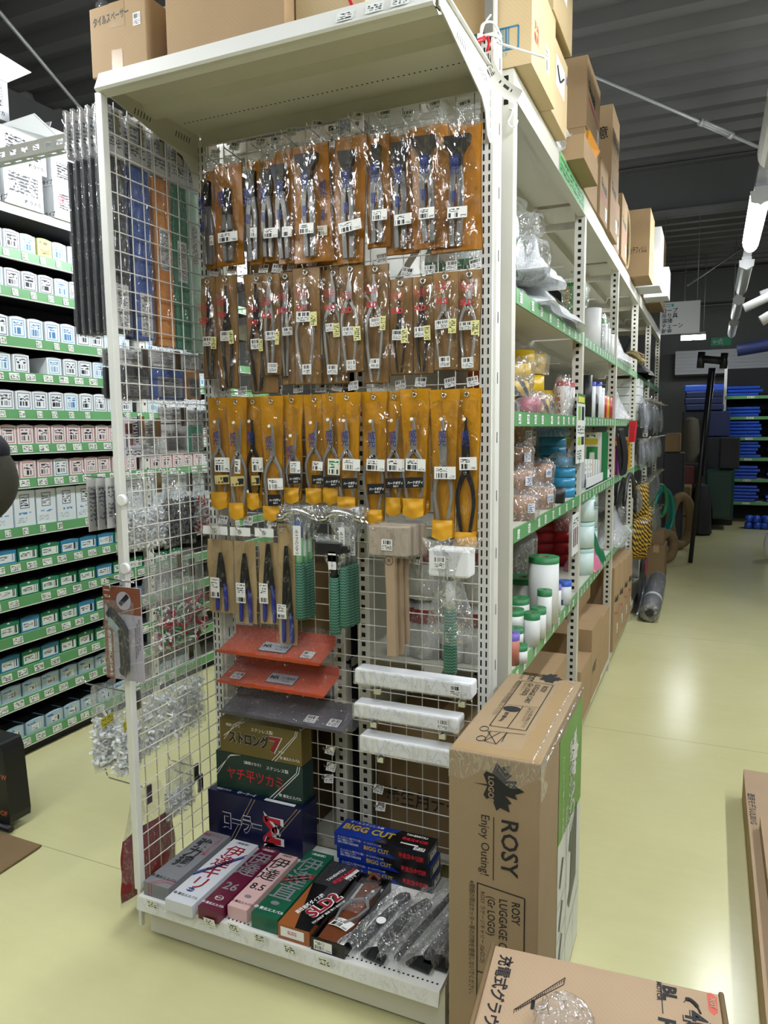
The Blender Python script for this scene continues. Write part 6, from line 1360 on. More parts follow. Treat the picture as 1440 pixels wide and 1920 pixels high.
# diagonal braces of the end frame
for a, b in (((RB + .03, 2.05, 1.75), (RX - .05, 2.05, 2.28)), ((RB + .03, 2.055, 2.28), (RX - .05, 2.055, 1.75))):
    w = MB(); w.line(a, b, .02, (0, -1, 0), M_STEEL); w.line(a, b, .02, (0, 1, 0), M_STEEL); w.obj('end_brace', RR)
w = MB(); M_GNOTE = label_mat('green_note', '#5fae6b', '#1c3a22', [('txt', .04, .15, .96, .9, 3, 26)])
w.face([(RX + .003, 2.66, 2.338), (RX + .003, 3.20, 2.338), (RX + .003, 3.20, 2.405), (RX + .003, 2.66, 2.405)], M_GNOTE); w.obj('green_note', RR)
# rack behind, facing the left aisle
LB = thing('rear_rack', 'cream rack behind the gondola facing the left aisle', 'shelving', (-1.27, 3.2, 0))
for y in (2.035, 3.25, 4.46): rack_post(MB(), -1.045, y, 2.36).obj('post', LB); rack_post(MB(), -1.495, y, 2.36, -1).obj('post', LB)
for z in (2.36, 1.80, 1.25, 0.72, 0.10): MB().box(-1.495, -1.045, 2.04, 4.5, z - .03, z, M_STEEL).obj('shelf', LB)
MB().box(-1.052, -1.048, 2.08, 4.46, 0.1, 2.33, M_BACKB).obj('back_panel', LB)
def cbox(label, x0, x1, y0, y1, z0, z1, m=None, group=None, tape='top', fn=None, name='cardboard_box', cat='box'):
    t = thing(name, label, cat, ((x0+x1)/2, (y0+y1)/2, z0), group)
    w = MB(); m = m or M_CARD; w.box(x0, x1, y0, y1, z0, z1, m)
    yc, xc = (y0+y1)/2, (x0+x1)/2; tw = min(.025, (y1-y0)*.2)
    if tape:
        w.face([(xc - tw, y0 - .0005, z1 - .06), (xc + tw, y0 - .0005, z1 - .06), (xc + tw, y0 - .0005, z1), (xc - tw, y0 - .0005, z1)], M_TAPE); w.face([(xc - tw, y0, z1 + .0005), (xc + tw, y0, z1 + .0005), (xc + tw, y1, z1 + .0005), (xc - tw, y1, z1 + .0005)], M_TAPE)
        w.line((x0, yc, z1 + .0004), (x1, yc, z1 + .0004), .0015, (0, 0, 1), M_CARDD)
    if fn: fn(w, x0, x1, y0, y1, z0, z1)
    w.obj('carton', t, bevel=.002); return t
def jp(s, h=.03, m=None):
    def fn(w, x0, x1, y0, y1, z0, z1):
        w.text(s, (x1, y0 + (y1-y0)*.08, z0 + (z1-z0)*.35), (0, 1, 0), Z_, h, m or M_INK, .01, wmax=(y1-y0)*.84)
        w.text(s, (x0 + (x1-x0)*.08, y0, z0 + (z1-z0)*.35), X_, Z_, h, m or M_INK, .01, wmax=(x1-x0)*.84)
    return fn
GBX = 'brown boxes seen through the wire mesh'
cbox('brown box behind the mesh at the left, under the pliers', -1.44, -1.12, 2.10, 2.5, 0.7205, 1.02, M_CARDD, GBX, fn=jp('養生テープ', .03))
cbox('brown box behind the mesh, above the pliers', -1.40, -1.10, 2.12, 2.5, 1.2505, 1.50, M_CARDD, GBX)
cbox('dark brown box behind the mesh, second level up', -1.42, -1.12, 2.10, 2.55, 1.8005, 2.08, M_CARDD, GBX)
cbox('tall brown box beyond the side mesh foot, printed', -1.49, -1.20, 2.09, 2.45, 0.1005, 0.56, M_CARDD, GBX, fn=jp('株式会社エコー', .035))
cbox('brown box low behind the mesh, marked for masking', -0.97, -0.60, 2.11, 2.6, 0.1005, 0.50, M_CARDD, GBX, fn=jp('養生用テープ', .05))
M_GREYB = mat('grey_panel_box', '#77776f', .5, var=.05)
# clear sleeves of white cups behind the mesh
M_CUP = mat('white_bottle', '#e6e6e2', .3, var=.04)
for k, (px, r) in enumerate(((765, .045), (800, .055), (858, .05), (892, .045))):
    c = PY(px, 1230, 2.16); x = max(c.x, -.96)
    for q in range(2):
        z0 = 0.7375 + q * .19
        t = thing('bottle_bag', f'white bottle pack in clear film with red band behind the mesh, {("lower" if q == 0 else "upper")} {ORD[k]}', 'bottle pack', (x, 2.16, z0), 'white bottle packs behind the mesh')
        w = MB(); w.lathe((x, 2.16, z0), [(0, 0), (r, 0), (r * 1.02, .05), (r, .12), (r * .7, .165), (r * .3, .185), (0, .186)], M_CUP, 16); w.obj('bottle', t)
        w = MB(); w.lathe((x, 2.16, z0), [(r * 1.06, .115), (r * .98, .158)], mat('red_band', '#8e2a24', .4), 16); w.obj('band', t)
        w = MB(); w.lathe((x, 2.16, z0), [(r*1.1, 0), (r * 1.12, .1), (r * .95, .17), (r*.4, .188)], M_FILM2, 14); w.obj('film', t)
# white boards on the second level
M_WFILM0 = film('bubble_film', '#eef0f2', .55, .22, .2, .9, 60)
# ------------------------------------------------------------------ boxes on the canopy and rack tops
CZ0 = 2.3765
def spacer(w, x0, x1, y0, y1, z0, z1):
    w.text('タイルスペーサー', (x0 + .012, y0, z1 - .045), (1, 0, .04), (-.04, 0, 1), .020, M_INK, .02, wmax=.118); w.sticker((x1 - .028, y0, z1 - .055), X_, Z_, .024, .030, M_TAG); w.sticker(((x0+x1)/2 - .005, y0, z0 + .03), X_, Z_, .036, .05, M_TAPE, .0005)
cbox('small brown box lettered by marker on the canopy, left end', -1.513, -1.330, 1.555, 1.93, CZ0, 2.545, M_CARD, 'boxes on the canopy', fn=spacer)
cbox('wide brown box on the canopy, plain and taped', -1.270, -0.930, 1.558, 1.93, CZ0, 2.70, M_CARD, 'boxes on the canopy')
cbox('paler brown box at the middle of the canopy', -0.926, -0.745, 1.60, 1.93, CZ0, 2.72, M_CARDL, 'boxes on the canopy', tape=None)
w = MB(); a = PY(662, 26, 1.56); w.tube(bend([a + V((-.03, .02, .07)), a + V((-.01, .01, .03)), a + V((.006, .0, -.004))]), .004, M_REDP, 8); tag(w.obj('red_cord'), 'red cord hanging over the canopy edge', 'cord')
w = MB(); a = PY(152, 0, 1.75); b = PY(172, 112, 1.75); w.box(a.x, b.x + .25, 1.945, 1.95, 2.50, 2.76, mat('grey_sign', '#6c6d70', .5)); w.box(-1.48, -1.46, 1.95, 1.965, 2.33, 2.70, M_STEEL); w.vtext('軽天', (a.x + .02, 1.945, 2.70), X_, Z_, .05, M_INK, .02); tag(w.obj('aisle_sign_plate'), 'grey aisle sign plate behind the marker-lettered box', 'sign')
w = MB(); w.sheet(lambda u, v: (a.x - .12 + .18*u, 1.95 + .02*math.sin(9*u + 5*v), 2.72 + .10*v + .015*math.sin(14*u)), 14, 6, M_FILM2); tag(w.obj('loose_film'), 'loose clear film above the grey sign plate', 'plastic film')
def barcode(w, x0, x1, y0, y1, z0, z1):
    bl = mat('teal_print', '#3d7a94', .5, var=0); bx0, bz0, bw, bh = x1 - .17, z0 + .045, .135, .055
    for a_, b_ in (((0, 0), (bw, 0)), ((bw, 0), (bw, bh)), ((bw, bh), (0, bh)), ((0, bh), (0, 0))): w.line((bx0 + a_[0], y0, bz0 + a_[1]), (bx0 + b_[0], y0, bz0 + b_[1]), .005, (0, -1, 0), bl)
    q = .022
    while q < bw - .022:
        ww = rnd.choice((.0015, .003, .004)); w.line((bx0 + q, y0, bz0), (bx0 + q, y0, bz0 + bh), ww, (0, -1, 0), bl); q += ww + rnd.choice((.002, .003))
    w.text('14 901132 7', (bx0 + .045, y0, bz0 - .016), X_, Z_, .010, bl, .0); w.sticker((x1, y0 + .2, z0 + .09), Y_, Z_, .05, .07, M_LABEL); w.text('天地\n無用', (x1, y0 + .03, z0 + .10), Y_, Z_, .022, M_REDP, .0)
RT = 'boxes on top of the aisle rack'
cbox('pale box with teal barcode overhanging the rack end', -0.98, -0.468, 2.03, 2.34, 2.4105, 2.66, M_CARDL, RT, fn=barcode, tape=None)
def smile(w, x0, x1, y0, y1, z0, z1):
    w.face([(x1 + .0006, y0 + .06, z0 + .10), (x1 + .0006, y0 + .20, z0 + .10), (x1 + .0006, y0 + .20, z1 - .04), (x1 + .0006, y0 + .06, z1 - .04)], M_WHITEPRINT); w.tube(bend([(x1 + .001, y0 + .075, z0 + .16), (x1 + .001, y0 + .12, z0 + .13), (x1 + .001, y0 + .18, z0 + .16)]), .004, M_INK, 5)
    w.sticker((x1, y0 + .24, z1 - .05), Y_, Z_, .015, .025, mat('violet_print', '#4a3c8a', .5))
cbox('yellowish box with a white panel on its aisle side', -0.86, -0.478, 2.345, 2.60, 2.4105, 2.64, M_CARDL, RT, fn=smile, tape=None)
cbox('yellowish box standing on the white-panelled one', -0.86, -0.462, 2.28, 2.58, 2.6605, 2.95, M_CARDL, RT, fn=smile, tape=None)
def gloss(w, x0, x1, y0, y1, z0, z1):
    H = z1 - z0; w.text('Gloss88', (x1, y0 + .03, z1 - H*.42), (0, .97, -.12), (0, .12, .97), .045, M_INK, .03, wmax=(y1-y0)*.7); w.line((x1, y0 + .04, z1 - H*.55), (x1, y1 - .05, z1 - H*.62), .014, (1, 0, 0), mat('pink_print', '#b04458', .5)); w.sticker((x1, y1 - .06, z0 + H*.2), Y_, Z_, .06, .06, M_LABEL)
cbox('tall brown box with red stripe and black lettering', -0.78, -0.50, 3.14, 3.50, 2.65, 2.918, M_CARD, RT, fn=gloss, tape=None)
cbox('brown box carrying the red-striped tall one', -0.78, -0.505, 3.14, 3.50, 2.4105, 2.6495, M_CARD, RT, tape=None)
cbox('small torn box overhanging the rack top, orange pouch in it', -0.62, -0.45, 2.79, 3.13, 2.4105, 2.495, M_CARD, RT)
w = MB(); w.sheet(lambda u, v: (-.60 + .09*u + .02*math.sin(8*v), 2.64 + .13*v + .02*math.sin(9*u), 2.412 + .10*v + .02*math.sin(11*u + 7*v)), 10, 10, M_WFILM0); tag(w.obj('bubble_wrap'), 'clump of bubble wrap beside the torn small box', 'bubble wrap')
w = MB(); w.prism([(-.475, 2.93, 2.496), (-.462, 3.08, 2.496), (-.452, 3.12, 2.535), (-.47, 2.96, 2.565)], (.010, 0, .003), mat('orange_pouch', '#d08a1c', .35)); tag(w.obj('orange_pouch'), 'orange pouch sticking out of the torn box', 'pouch')
yy = 3.56
for k, (dy, x1, h, lab) in enumerate(((.26, -.50, .26, 'first printed box past the tall red-striped one'), (.30, -.49, .36, 'second printed box past the tall red-striped one'), (.24, -.51, .26, 'third printed box past the tall red-striped one'), (.28, -.50, .34, 'fourth printed box past the tall red-striped one'))):
    cbox(f'pinkish brown box on the rack top, {lab}', -.78, x1, yy, yy + dy, 2.4105, 2.4105 + h, M_CARD, RT, fn=gloss, tape=None); yy += dy + .02
cbox('brown box with black arrow mark on the second printed box', -.74, -.49, 3.85, 4.13, 2.771, 3.0, M_CARD, RT, fn=jp('取扱注意', .05), tape=None)
w = MB(); M_STRAW = mat('straw_rope', '#8a7a55', .8, var=.2)
for k in range(5): w.tube([(-.60 + .02*k, 4.82 + .17*math.cos(a), 2.594 + .17*math.sin(a)) for a in [2*pi*i/24 for i in range(24)]], .012, M_STRAW, 6, closed=True)
tag(w.obj('rope_coil'), 'coil of pale cord standing on the rack top', 'rope')
cbox('brown box with printed film note facing the viewer on the rack top', -.62, -.40, 5.05, 5.40, 2.4105, 2.82, M_CARD, RT, fn=jp('ミニストレッチフィルム', .04))
cbox('white carton past the film box on the rack top', -.62, -.36, 5.45, 5.75, 2.4105, 2.80, M_WCARD, RT, tape=None)
cbox('small brown box before the film box', -.78, -.66, 4.60, 4.98, 2.4105, 2.62, M_CARD, RT, tape=None)
cbox('tall brown box far along the rack top', -.75, -.40, 6.2, 6.7, 2.4105, 2.95, M_CARDD, RT, tape=None)
cbox('white carton hanging over the far rack end', -.50, -.33, 5.9, 6.15, 2.4105, 2.62, M_WCARD, RT, tape=None)

# ------------------------------------------------------------------ goods on the aisle rack
def at_x(px, py, x=-.57): return PX(px, py, x)
def roll(name, label, cat, x, y, z0, r, h, body, cap=None, hole=None, group=None, film_=False, caph=.02):
    t = thing(name, label, cat, (x, y, z0), group)
    w = MB(); ch = h - caph if cap else h
    w.lathe((x, y, z0), [(0, 0), (r, 0), (r, ch), (r * .35, ch), (r * .35, ch - .01)], [body] * 4, 20); w.obj('roll', t)
    if cap:
        w = MB(); w.lathe((x, y, z0 + ch), [(r * 1.01, 0), (r * 1.01, caph), (r * .32, caph), (r * .30, 0)], [cap, cap, hole or cap], 20); w.obj('tape', t)
    if film_:
        w = MB(); sd = rnd.random() * 9
        w.sheet(lambda u, v: (x + (r + .008 + .006*math.sin(5*2*pi*u + sd) + .012*v*v) * math.cos(2*pi*u) * (1 if v < .75 else 1 - (v-.75)*2.2), y + (r + .008 + .006*math.sin(4*2*pi*u + sd)) * math.sin(2*pi*u) * (1 if v < .75 else 1 - (v-.75)*2.2), z0 + (h + .02) * v + .008*math.sin(6*2*pi*u + sd)*v), 24, 6, M_FILM2); w.obj('bag', t)
    return t
M_LROLL = label_mat('white_roll_label', '#d6d8d6', '#2a2c30', [('bar', .3, .2, .46, .5, 60), ('txt', .2, .55, .5, .8, 3, 14)]); M_GRTAPE = mat('green_masking', '#2f7b49', .5, var=.05); M_ORTXT = label_mat('orange_roll_label', '#d8dad8', '#1e1e22', [('txt', .05, .35, .6, .6, 1, 9)], None, fills=(('#c8602c', .1, .66, .5, .9),))
MK = 'masking film rolls with green tape edge'
def mroll(px, py, x, r, h, z0, lab, body=M_LROLL, cap=M_GRTAPE): 
    y = at_x(px, py, x).y; return roll('masking_roll', f'masking film roll, {lab}', 'masking roll', x, y, z0, r, h, body, cap, mat('core_brown', '#6b5a44', .7), MK)
z4_ = SHZ[3]
# lower shelf, first bay
def mstand(px, pb, r, h, lab, x=None, z0=None, body=M_LROLL, cap=M_GRTAPE, prop=False):
    """front foot of the roll seen at (px, pb): on the shelf, or at plane x when it stands on another roll"""
    q = PZ(px, pb, z4_) if x is None else PX(px, pb, x)
    d = V((q.x, q.y, 0)).normalized(); c = q + d * r; z = z4_ if x is None else q.z
    roll('masking_roll', f'masking film roll, {lab}', 'masking roll', c.x, c.y, z, r, h, body, cap, mat('core_brown', '#6b5a44', .7), MK, caph=min(.022, h * .3))
    if prop and z - z4_ > .012: roll('masking_roll', f'masking film roll carrying the one {lab[:40]}', 'masking roll', c.x, c.y, z4_, r * .98, z - z4_ - .0005, M_LROLL, M_GRTAPE, mat('core_brown', '#6b5a44', .7), MK, caph=.008)
M_REDL = label_mat('red_roll_label', '#b06a58', '#22222a', [('txt', .1, .2, .9, .6, 4, 12)]); M_VIOL = mat('violet_tape', '#6f5fb0', .5)
mstand(958, 1249, .026, .099, 'nearest, by the cream post, reddish label', body=M_REDL, cap=M_VIOL)
mstand(973, 1246, .026, .056, 'short, at the shelf edge by the price rail')
mstand(996, 1214, .028, .112, 'slim, second along the shelf edge')
mstand(1009, 1199, .026, .107, 'slim with orange print at the shelf edge', body=M_ORTXT)
mstand(1020, 1186, .026, .150, 'slim and tall at the shelf edge')
mstand(1018, 1172, .056, .247, 'tallest and broadest of all')
mstand(1041, 1152, .022, .116, 'violet-topped slim one', cap=M_VIOL)
mstand(1058, 1135, .028, .098, 'blue-wrapped one at the far post', body=label_mat('blue_roll_label', '#d4d8dc', '#22222a', [('txt', .3, .3, .7, .7, 4, 14)], None, fills=(('#2a55b0', 0, 0, 1, .3),)), cap=mat('blue_tape', '#2b58b4', .5))
mstand(978, 1148, .062, .126, 'broad one behind the short ones', -.64, prop=True)
mstand(970, 1160, .042, .066, 'upper short one by the cream post', -.60, prop=True)
mstand(962, 1181, .036, .062, 'upper small one in front of the short ones', -.575, prop=True)
mstand(1012, 1140, .034, .136, 'upper one with orange and black number', -.585, body=M_ORTXT, prop=True)
mstand(966, 1212, .026, .055, 'low one behind the edge rolls, by the post', -.55, prop=True)
mstand(985, 1197, .028, .067, 'middle one behind the edge rolls', -.56)
M_GREYW = mat('grey_wrapped', '#8d8d8b', .3, var=.1)
roll('wrapped_roll', 'grey roll in clear wrap behind the short masking rolls', 'tape roll', -.80, at_x(972, 1060, -.80).y, z4_, .07, .30, M_GREYW, film_=True)
M_RTAPE = mat('red_tape', '#9a1a26', .35, var=.05)
ry = at_x(1022, 1100, -.80).y
for k in range(5): roll('red_tape_roll', f'wide dark red tape roll, {ORD[k]} from the shelf in its stack', 'tape roll', -.80, ry, z4_ + .058*k, .105, .056, M_RTAPE, group='stacked red tape rolls')
ry2 = at_x(1046, 1100, -.70).y
for k in range(4): roll('red_tape_roll', f'small red tape roll by the post, {ORD[k]} from the shelf', 'tape roll', -.70, ry2 + .12, z4_ + .062*k, .055, .06, mat('bright_red_tape', '#b8242e', .3, var=.05), group='small red tape rolls', film_=k == 3)
M_JARL = label_mat('white_jar_label', '#d9dbda', '#24262c', [('bar', .1, .15, .4, .4, 60), ('txt', .1, .5, .9, .85, 3, 16, '#b03040')])
for k, (px, dx) in enumerate(((1020, -.80), (1048, -.72))):
    roll('white_jar', f'white jar with printed label on the red rolls, {("left", "right by the post")[k]} one', 'jar', dx, at_x(px, 1000, dx).y if k == 0 else ry2 + .12, z4_ + (.2905 if k == 0 else .2485), .062 if k == 0 else .05, .115 if k == 0 else .12, M_JARL, M_WPL, group='white jars on the red rolls')
# third shelf: brown wrapped tapes, blue stacks
z3_ = SHZ[2]; M_BRT = mat('brown_cloth_tape', '#a0714b', .45, var=.06); M_BLT = mat('sky_blue_tape', '#2e86b0', .3, var=.06)
BT = 'brown cloth tape rolls in clear bags'
for px, x, z0, lab in ((972, -.56, 0, 'lowest at the left by the cream post'), (990, -.62, 0, 'lowest, second from the cream post'), (1010, -.57, 0, 'lowest, right one with blue-white label'), (968, -.60, .076, 'middle of the left stack'), (1008, -.62, .076, 'on the right stack, label to the front'), (966, -.62, .152, 'topmost, against the cream post'), (968, -.63, .228, 'highest one under the shelf above')):
    y = at_x(px, 960, x).y; roll('brown_tape_roll', f'brown cloth tape roll in clear bag, {lab}', 'tape roll', x, y, z3_ + z0, .052, .074, M_BRT, group=BT, film_=True)
    w = MB(); w.sticker((x + .048, y - .03, z3_ + z0 + .04), (.55, .83, 0), Z_, .03, .03, label_mat('bluewhite_label', '#d4d8dc', '#2b4a9a', [('txt', .1, .1, .9, .9, 4, 6)])); w.obj('label', bpy.data.objects[[o.name for o in COL.objects if o.name.startswith('brown_tape_roll')][-1]])
for q, (px, x, n) in enumerate(((1034, -.66, 7), (1056, -.57, 4))):
    y = at_x(px, 930, x).y
    for k in range(n): roll('blue_tape_roll', f'sky blue tape roll, {ORD[k]} from the shelf in the {("rear", "front")[q]} stack', 'tape roll', x, y, z3_ + .042*k, .062 if q == 0 else .05, .040, M_BLT, group='stacked sky blue tape rolls', film_=k == n - 1)
y = at_x(1046, 945, -.54).y; roll('black_tape_roll', 'black tape roll standing before the blue stack', 'tape roll', -.545, y, z3_, .032, .06, M_BLACK)
cbox('white folded carton at the back of the brown tape shelf', -.95, -.85, 2.4, 2.5, z3_ + .0005, z3_ + .28, M_WCARD, None, tape=None)
cbox('small lime green pack at the back of the blue tape shelf', -.86, -.78, 2.95, 3.02, z3_ + .0005, z3_ + .30, mat('lime_pack', '#8fb84a', .4), None, tape=None, name='green_pack', cat='pack')
# second shelf: warning tapes
z2_ = SHZ[1]; M_YT = mat('warning_yellow', '#c9a51e', .35, var=.06)
M_YBK = mat('hazard_tape', '#1b1b1c', .35)
def hazard():
    m, t, p = base_mat('hazard_stripe'); p.inputs['Roughness'].default_value = .35
    tc = t.N('ShaderNodeTexCoord'); sp = t.N('ShaderNodeSeparateXYZ'); t.link(tc.outputs['Object'], sp.inputs[0])
    k = t.math('GREATER_THAN', t.math('FRACT', t.math('MULTIPLY', t.math('ADD', t.math('ADD', sp.outputs[1], sp.outputs[0]), sp.outputs[2]), 18.0)), .5)
    t.link(t.mix(k, hexc('#cfa51f'), hexc('#161617')), p.inputs['Base Color']); return m
M_HZ = hazard()
for px, x, z0, r, h, m, f_, lab in ((967, -.60, 0, .05, .05, M_HZ, True, 'striped, lowest by the cream post'), (964, -.60, .055, .05, .05, M_HZ, True, 'striped, second up by the cream post'), (966, -.60, .11, .05, .05, M_YT, True, 'yellow, third up by the cream post'), (972, -.64, .17, .055, .055, M_YT, False, 'yellow, topmost by the cream post'),
                                 (988, -.56, 0, .045, .05, mat('pink_tape', '#b0586a', .4), True, 'pink and black, in a clear bag'), (1006, -.56, 0, .045, .05, M_HZ, True, 'black striped, in a clear bag at the edge'), (1012, -.66, .05, .06, .055, M_YT, False, 'yellow with a white tag, behind the bagged ones')):
    y = at_x(px, 750, x).y; roll('warning_tape_roll', f'warning tape roll, {lab}', 'tape roll', x, y, z2_ + z0, r, h, m, group='warning tape rolls', film_=f_)
def lying(name, label, cat, px, py, x, r, L, m, txt=None, mt=None, group=None, film_=True, z=None, yy=None):
    c = at_x(px, py, x); c = c if yy is None else V((x, yy, c.z)); z = z if z is not None else c.z - r
    t = thing(name, label, cat, (x, c.y, z), group); w = MB(); cc = V((x, c.y, z + r))
    w.lathe(cc - V((L/2, 0, 0)), [(0, 0), (r, 0), (r, L), (0, L)], [m, m, M_WPL], 22, axis=(1, 0, 0)); 
    if txt: w.text(txt, cc + V((r * .99, -L*.4, -.012)), Y_, Z_, .035, mt or M_INK, .03, lift=.003)
    w.obj('roll', t)
    if film_:
        w = MB(); w.sheet(lambda u, v: cc + V(((v - .42) * (L + .10), (r + .006 + .004*math.sin(9*u*2*pi)) * math.cos(2*pi*u), (r + .006) * math.sin(2*pi*u) * (1 if abs(v-.5) < .4 else .7))), 20, 8, M_FILM2); w.obj('bag', t)
    return t
for k, (lab, r_) in enumerate((('lowest of three', .10), ('middle of three', .10), ('topmost, black lettering on its side', .105))):
    y = 2.88; t = roll('yellow_tape_pack', f'broad yellow tape roll standing on the tape shelf, {lab}', 'tape roll', -.70, y, z2_ + .078*k, r_, .076, M_YT, group='broad yellow tape rolls', film_=k == 2)
    w = MB(); q = V((-.70, y, 0)); d = V((.5, -.87, 0)); e = V((.87, .5, 0))
    w.text('th' if k == 2 else 'を', q + d * r_ - e * .05 + V((0, 0, z2_ + .078*k + .02)), e, Z_, .04, M_INK, .05, lift=.014); w.obj('lettering', t)
for k, px in enumerate((1055, 1066)): roll('red_white_can', f'red and white can at the far post of the tape shelf, {("left", "right")[k]} one', 'can', -.56, at_x(px, 760, -.56).y, z2_, .026, .14, label_mat('redwhite_label', '#d8d4d2', '#b02030', [('txt', .05, .1, .95, .9, 4, 14)]), mat('red_cap', '#a81e28', .4), film_=k == 0)
cbox('orange carton at the back of the yellow tape shelf', -.90, -.72, 2.86, 3.1, z2_ + .0005, z2_ + .245, mat('orange_carton', '#c8641f', .45), None, tape=None)
# first shelf: green film roll and crumpled bags
z1_ = SHZ[0]
def stripe(): 
    m, t, p = base_mat('green_white_stripe'); p.inputs['Roughness'].default_value = .3
    tc = t.N('ShaderNodeTexCoord'); sp = t.N('ShaderNodeSeparateXYZ'); t.link(tc.outputs['Object'], sp.inputs[0])
    k = t.math('GREATER_THAN', t.math('FRACT', t.math('MULTIPLY', t.math('ADD', sp.outputs[1], t.math('MULTIPLY', sp.outputs[2], .6)), 7.0)), .86)
    t.link(t.mix(k, hexc('#12803a'), hexc('#d8dcd8')), p.inputs['Base Color']); return m
M_GST = stripe()
lying('film_roll', 'green and white striped film roll on the highest shelf', 'film roll', 985, 500, -.72, .062, .30, M_GST, None, None, None, z=z1_ + .075, yy=2.36)
lying('film_roll', 'second striped film roll lying above, in clear bag', 'film roll', 985, 470, -.74, .04, .30, M_GST, None, None, None, z=z1_ + .20, yy=2.38)
M_WFILM = film('white_film', '#eef1f4', .72, .12, .25, .35, 20)
def crumple(name, label, cat, y0, y1, z0, h, x0, x1, m, seed=0, group=None, amp=1.0):
    w = MB(); r = random.Random(seed)
    for k in range(5):
        a = r.uniform(0, 6); sx = r.uniform(-.02, .02); sc = 1 - .16*k
        w.sheet(lambda u, v, a=a, k=k, sc=sc: (x0 + (x1-x0)*(.5 + (u-.5)*sc) + .012*math.sin(9*v + a), y0 + (y1-y0)*(.5 + (v-.5)*sc), z0 + .004 + (h*(.35+.16*k)) * (math.sin(pi*u)*math.sin(pi*v)) ** .6 + amp*.014*math.sin(17*u + 13*v + a) * math.sin(pi*u)*math.sin(pi*v)), 14, 18, m)
    return tag(w.obj(name), label, cat, group)
crumple('film_bag', 'heap of clear film bags spilling over the highest shelf edge', 'plastic bags', 2.36, 3.20, z1_, .20, -.80, -.475, M_WFILM, 3)
crumple('film_bag', 'whitish film bag on the heap of the highest shelf', 'plastic bags', 2.30, 2.70, z1_ + .09, .14, -.66, -.48, M_WFILM, 4)
crumple('film_bag', 'crumpled clear bag at the cream post on the highest shelf', 'plastic bags', 2.09, 2.40, z1_, .12, -.72, -.53, M_FILM2, 5)
crumple('film_bag', 'clear folded sheet lying over the striped rolls', 'plastic bags', 2.12, 2.45, z1_ + .30, .05, -.78, -.56, M_FILM2, 7)
# base boxes, first and second bay
bb = 0.1005
cbox('tall brown box on the base shelf beside the tall carton', -.82, -.53, 2.80, 3.10, bb, .50, M_CARD, 'boxes on the base shelves')
cbox('brown box low in the second bay, nearest', -.86, -.50, 3.30, 3.62, bb, .36, M_CARD, 'boxes on the base shelves')
cbox('brown box stacked on the nearest low one in the second bay', -.84, -.56, 3.34, 3.60, .3605, .52, M_CARD, 'boxes on the base shelves')
cbox('brown box with dark print in the second bay, middle', -.86, -.505, 3.66, 4.0, bb, .46, M_CARD, 'boxes on the base shelves', fn=jp('充電式', .04))
cbox('wide brown box at the back of the second bay', -.95, -.62, 3.68, 4.38, .4605, .62, M_CARD, 'boxes on the base shelves')
cbox('brown box by the far post of the second bay', -.86, -.51, 4.04, 4.40, bb, .42, M_CARD, 'boxes on the base shelves')
for k, (y0, y1) in enumerate(((4.52, 4.78), (4.80, 5.06), (5.08, 5.34), (5.36, 5.62))):
    cbox(f'tall printed carton on the base of the third bay, {ORD[k]} one', -.80, -.50, y0, y1, bb, .62 - .02*k, M_CARD, 'tall printed cartons of the third bay', fn=gloss, tape=None)
# second bay shelves
def can(label, px, x, z0, r, h, m, cap=None, cat='can', name='can', film_=False, group=None, y=None):
    return roll(name, label, cat, x, y if y is not None else at_x(px, 700, x).y, z0, r, h, m, cap, None, group, film_)
can('white paper-covered can on the high shelf of the second bay', 1108, -.57, z1_, .045, .20, M_WPL)
M_LEAFP = label_mat('leafy_pack', '#3f8a3c', '#d89a2c', [('txt', .1, .1, .9, .9, 7, 8), ('txt', .2, .5, .8, .9, 3, 5, '#dfe2c8')])
can('leafy green printed bottle on the high shelf', 1120, -.57, z1_, .04, .18, M_LEAFP, film_=True)
can('green and orange pack beside the second post, high shelf', 1103, -.66, z1_ + .201, .055, .13, M_LEAFP, film_=True, y=at_x(1108, 700, -.57).y + .02)
for k, px in enumerate((1127, 1133, 1141)): can(f'small white spray can on the high shelf, {ORD[k]} past the leafy bottle', px, -.55, z1_, .028, .15 - .01*k, M_JARL, M_WPL, group='small white spray cans')
M_BOTL = label_mat('sealant_label', '#d6dade', '#2a3a5a', [('txt', .2, .3, .8, .8, 5, 14)])
for k, (px, m, cap, h) in enumerate(((1099, M_BLACK, None, .20), (1106, M_BOTL, M_BLUEH, .17), (1112, M_BLACK, None, .12), (1118, M_BOTL, M_BLUEH, .18), (1124, M_BOTL, M_WPL, .16))):
    can(f'{"black tube" if m is M_BLACK else "white bottle with blue print"} on the middle shelf of the second bay, {ORD[k]}', px, -.56 + .01*(k % 2), z2_, .03, h, m, cap, 'bottle', 'sealant_bottle', group='sealant bottles')
for k, (px, c_) in enumerate(((1130, '#b3202c'), (1135, '#c9a51e'), (1141, '#b8354a'))): can(f'bright {("red", "yellow", "crimson")[k]} tube by the third post', px, -.55, z2_, .026, .12, mat('tube' + c_, c_, .35, var=.1), None, 'tube', 'colour_tube')
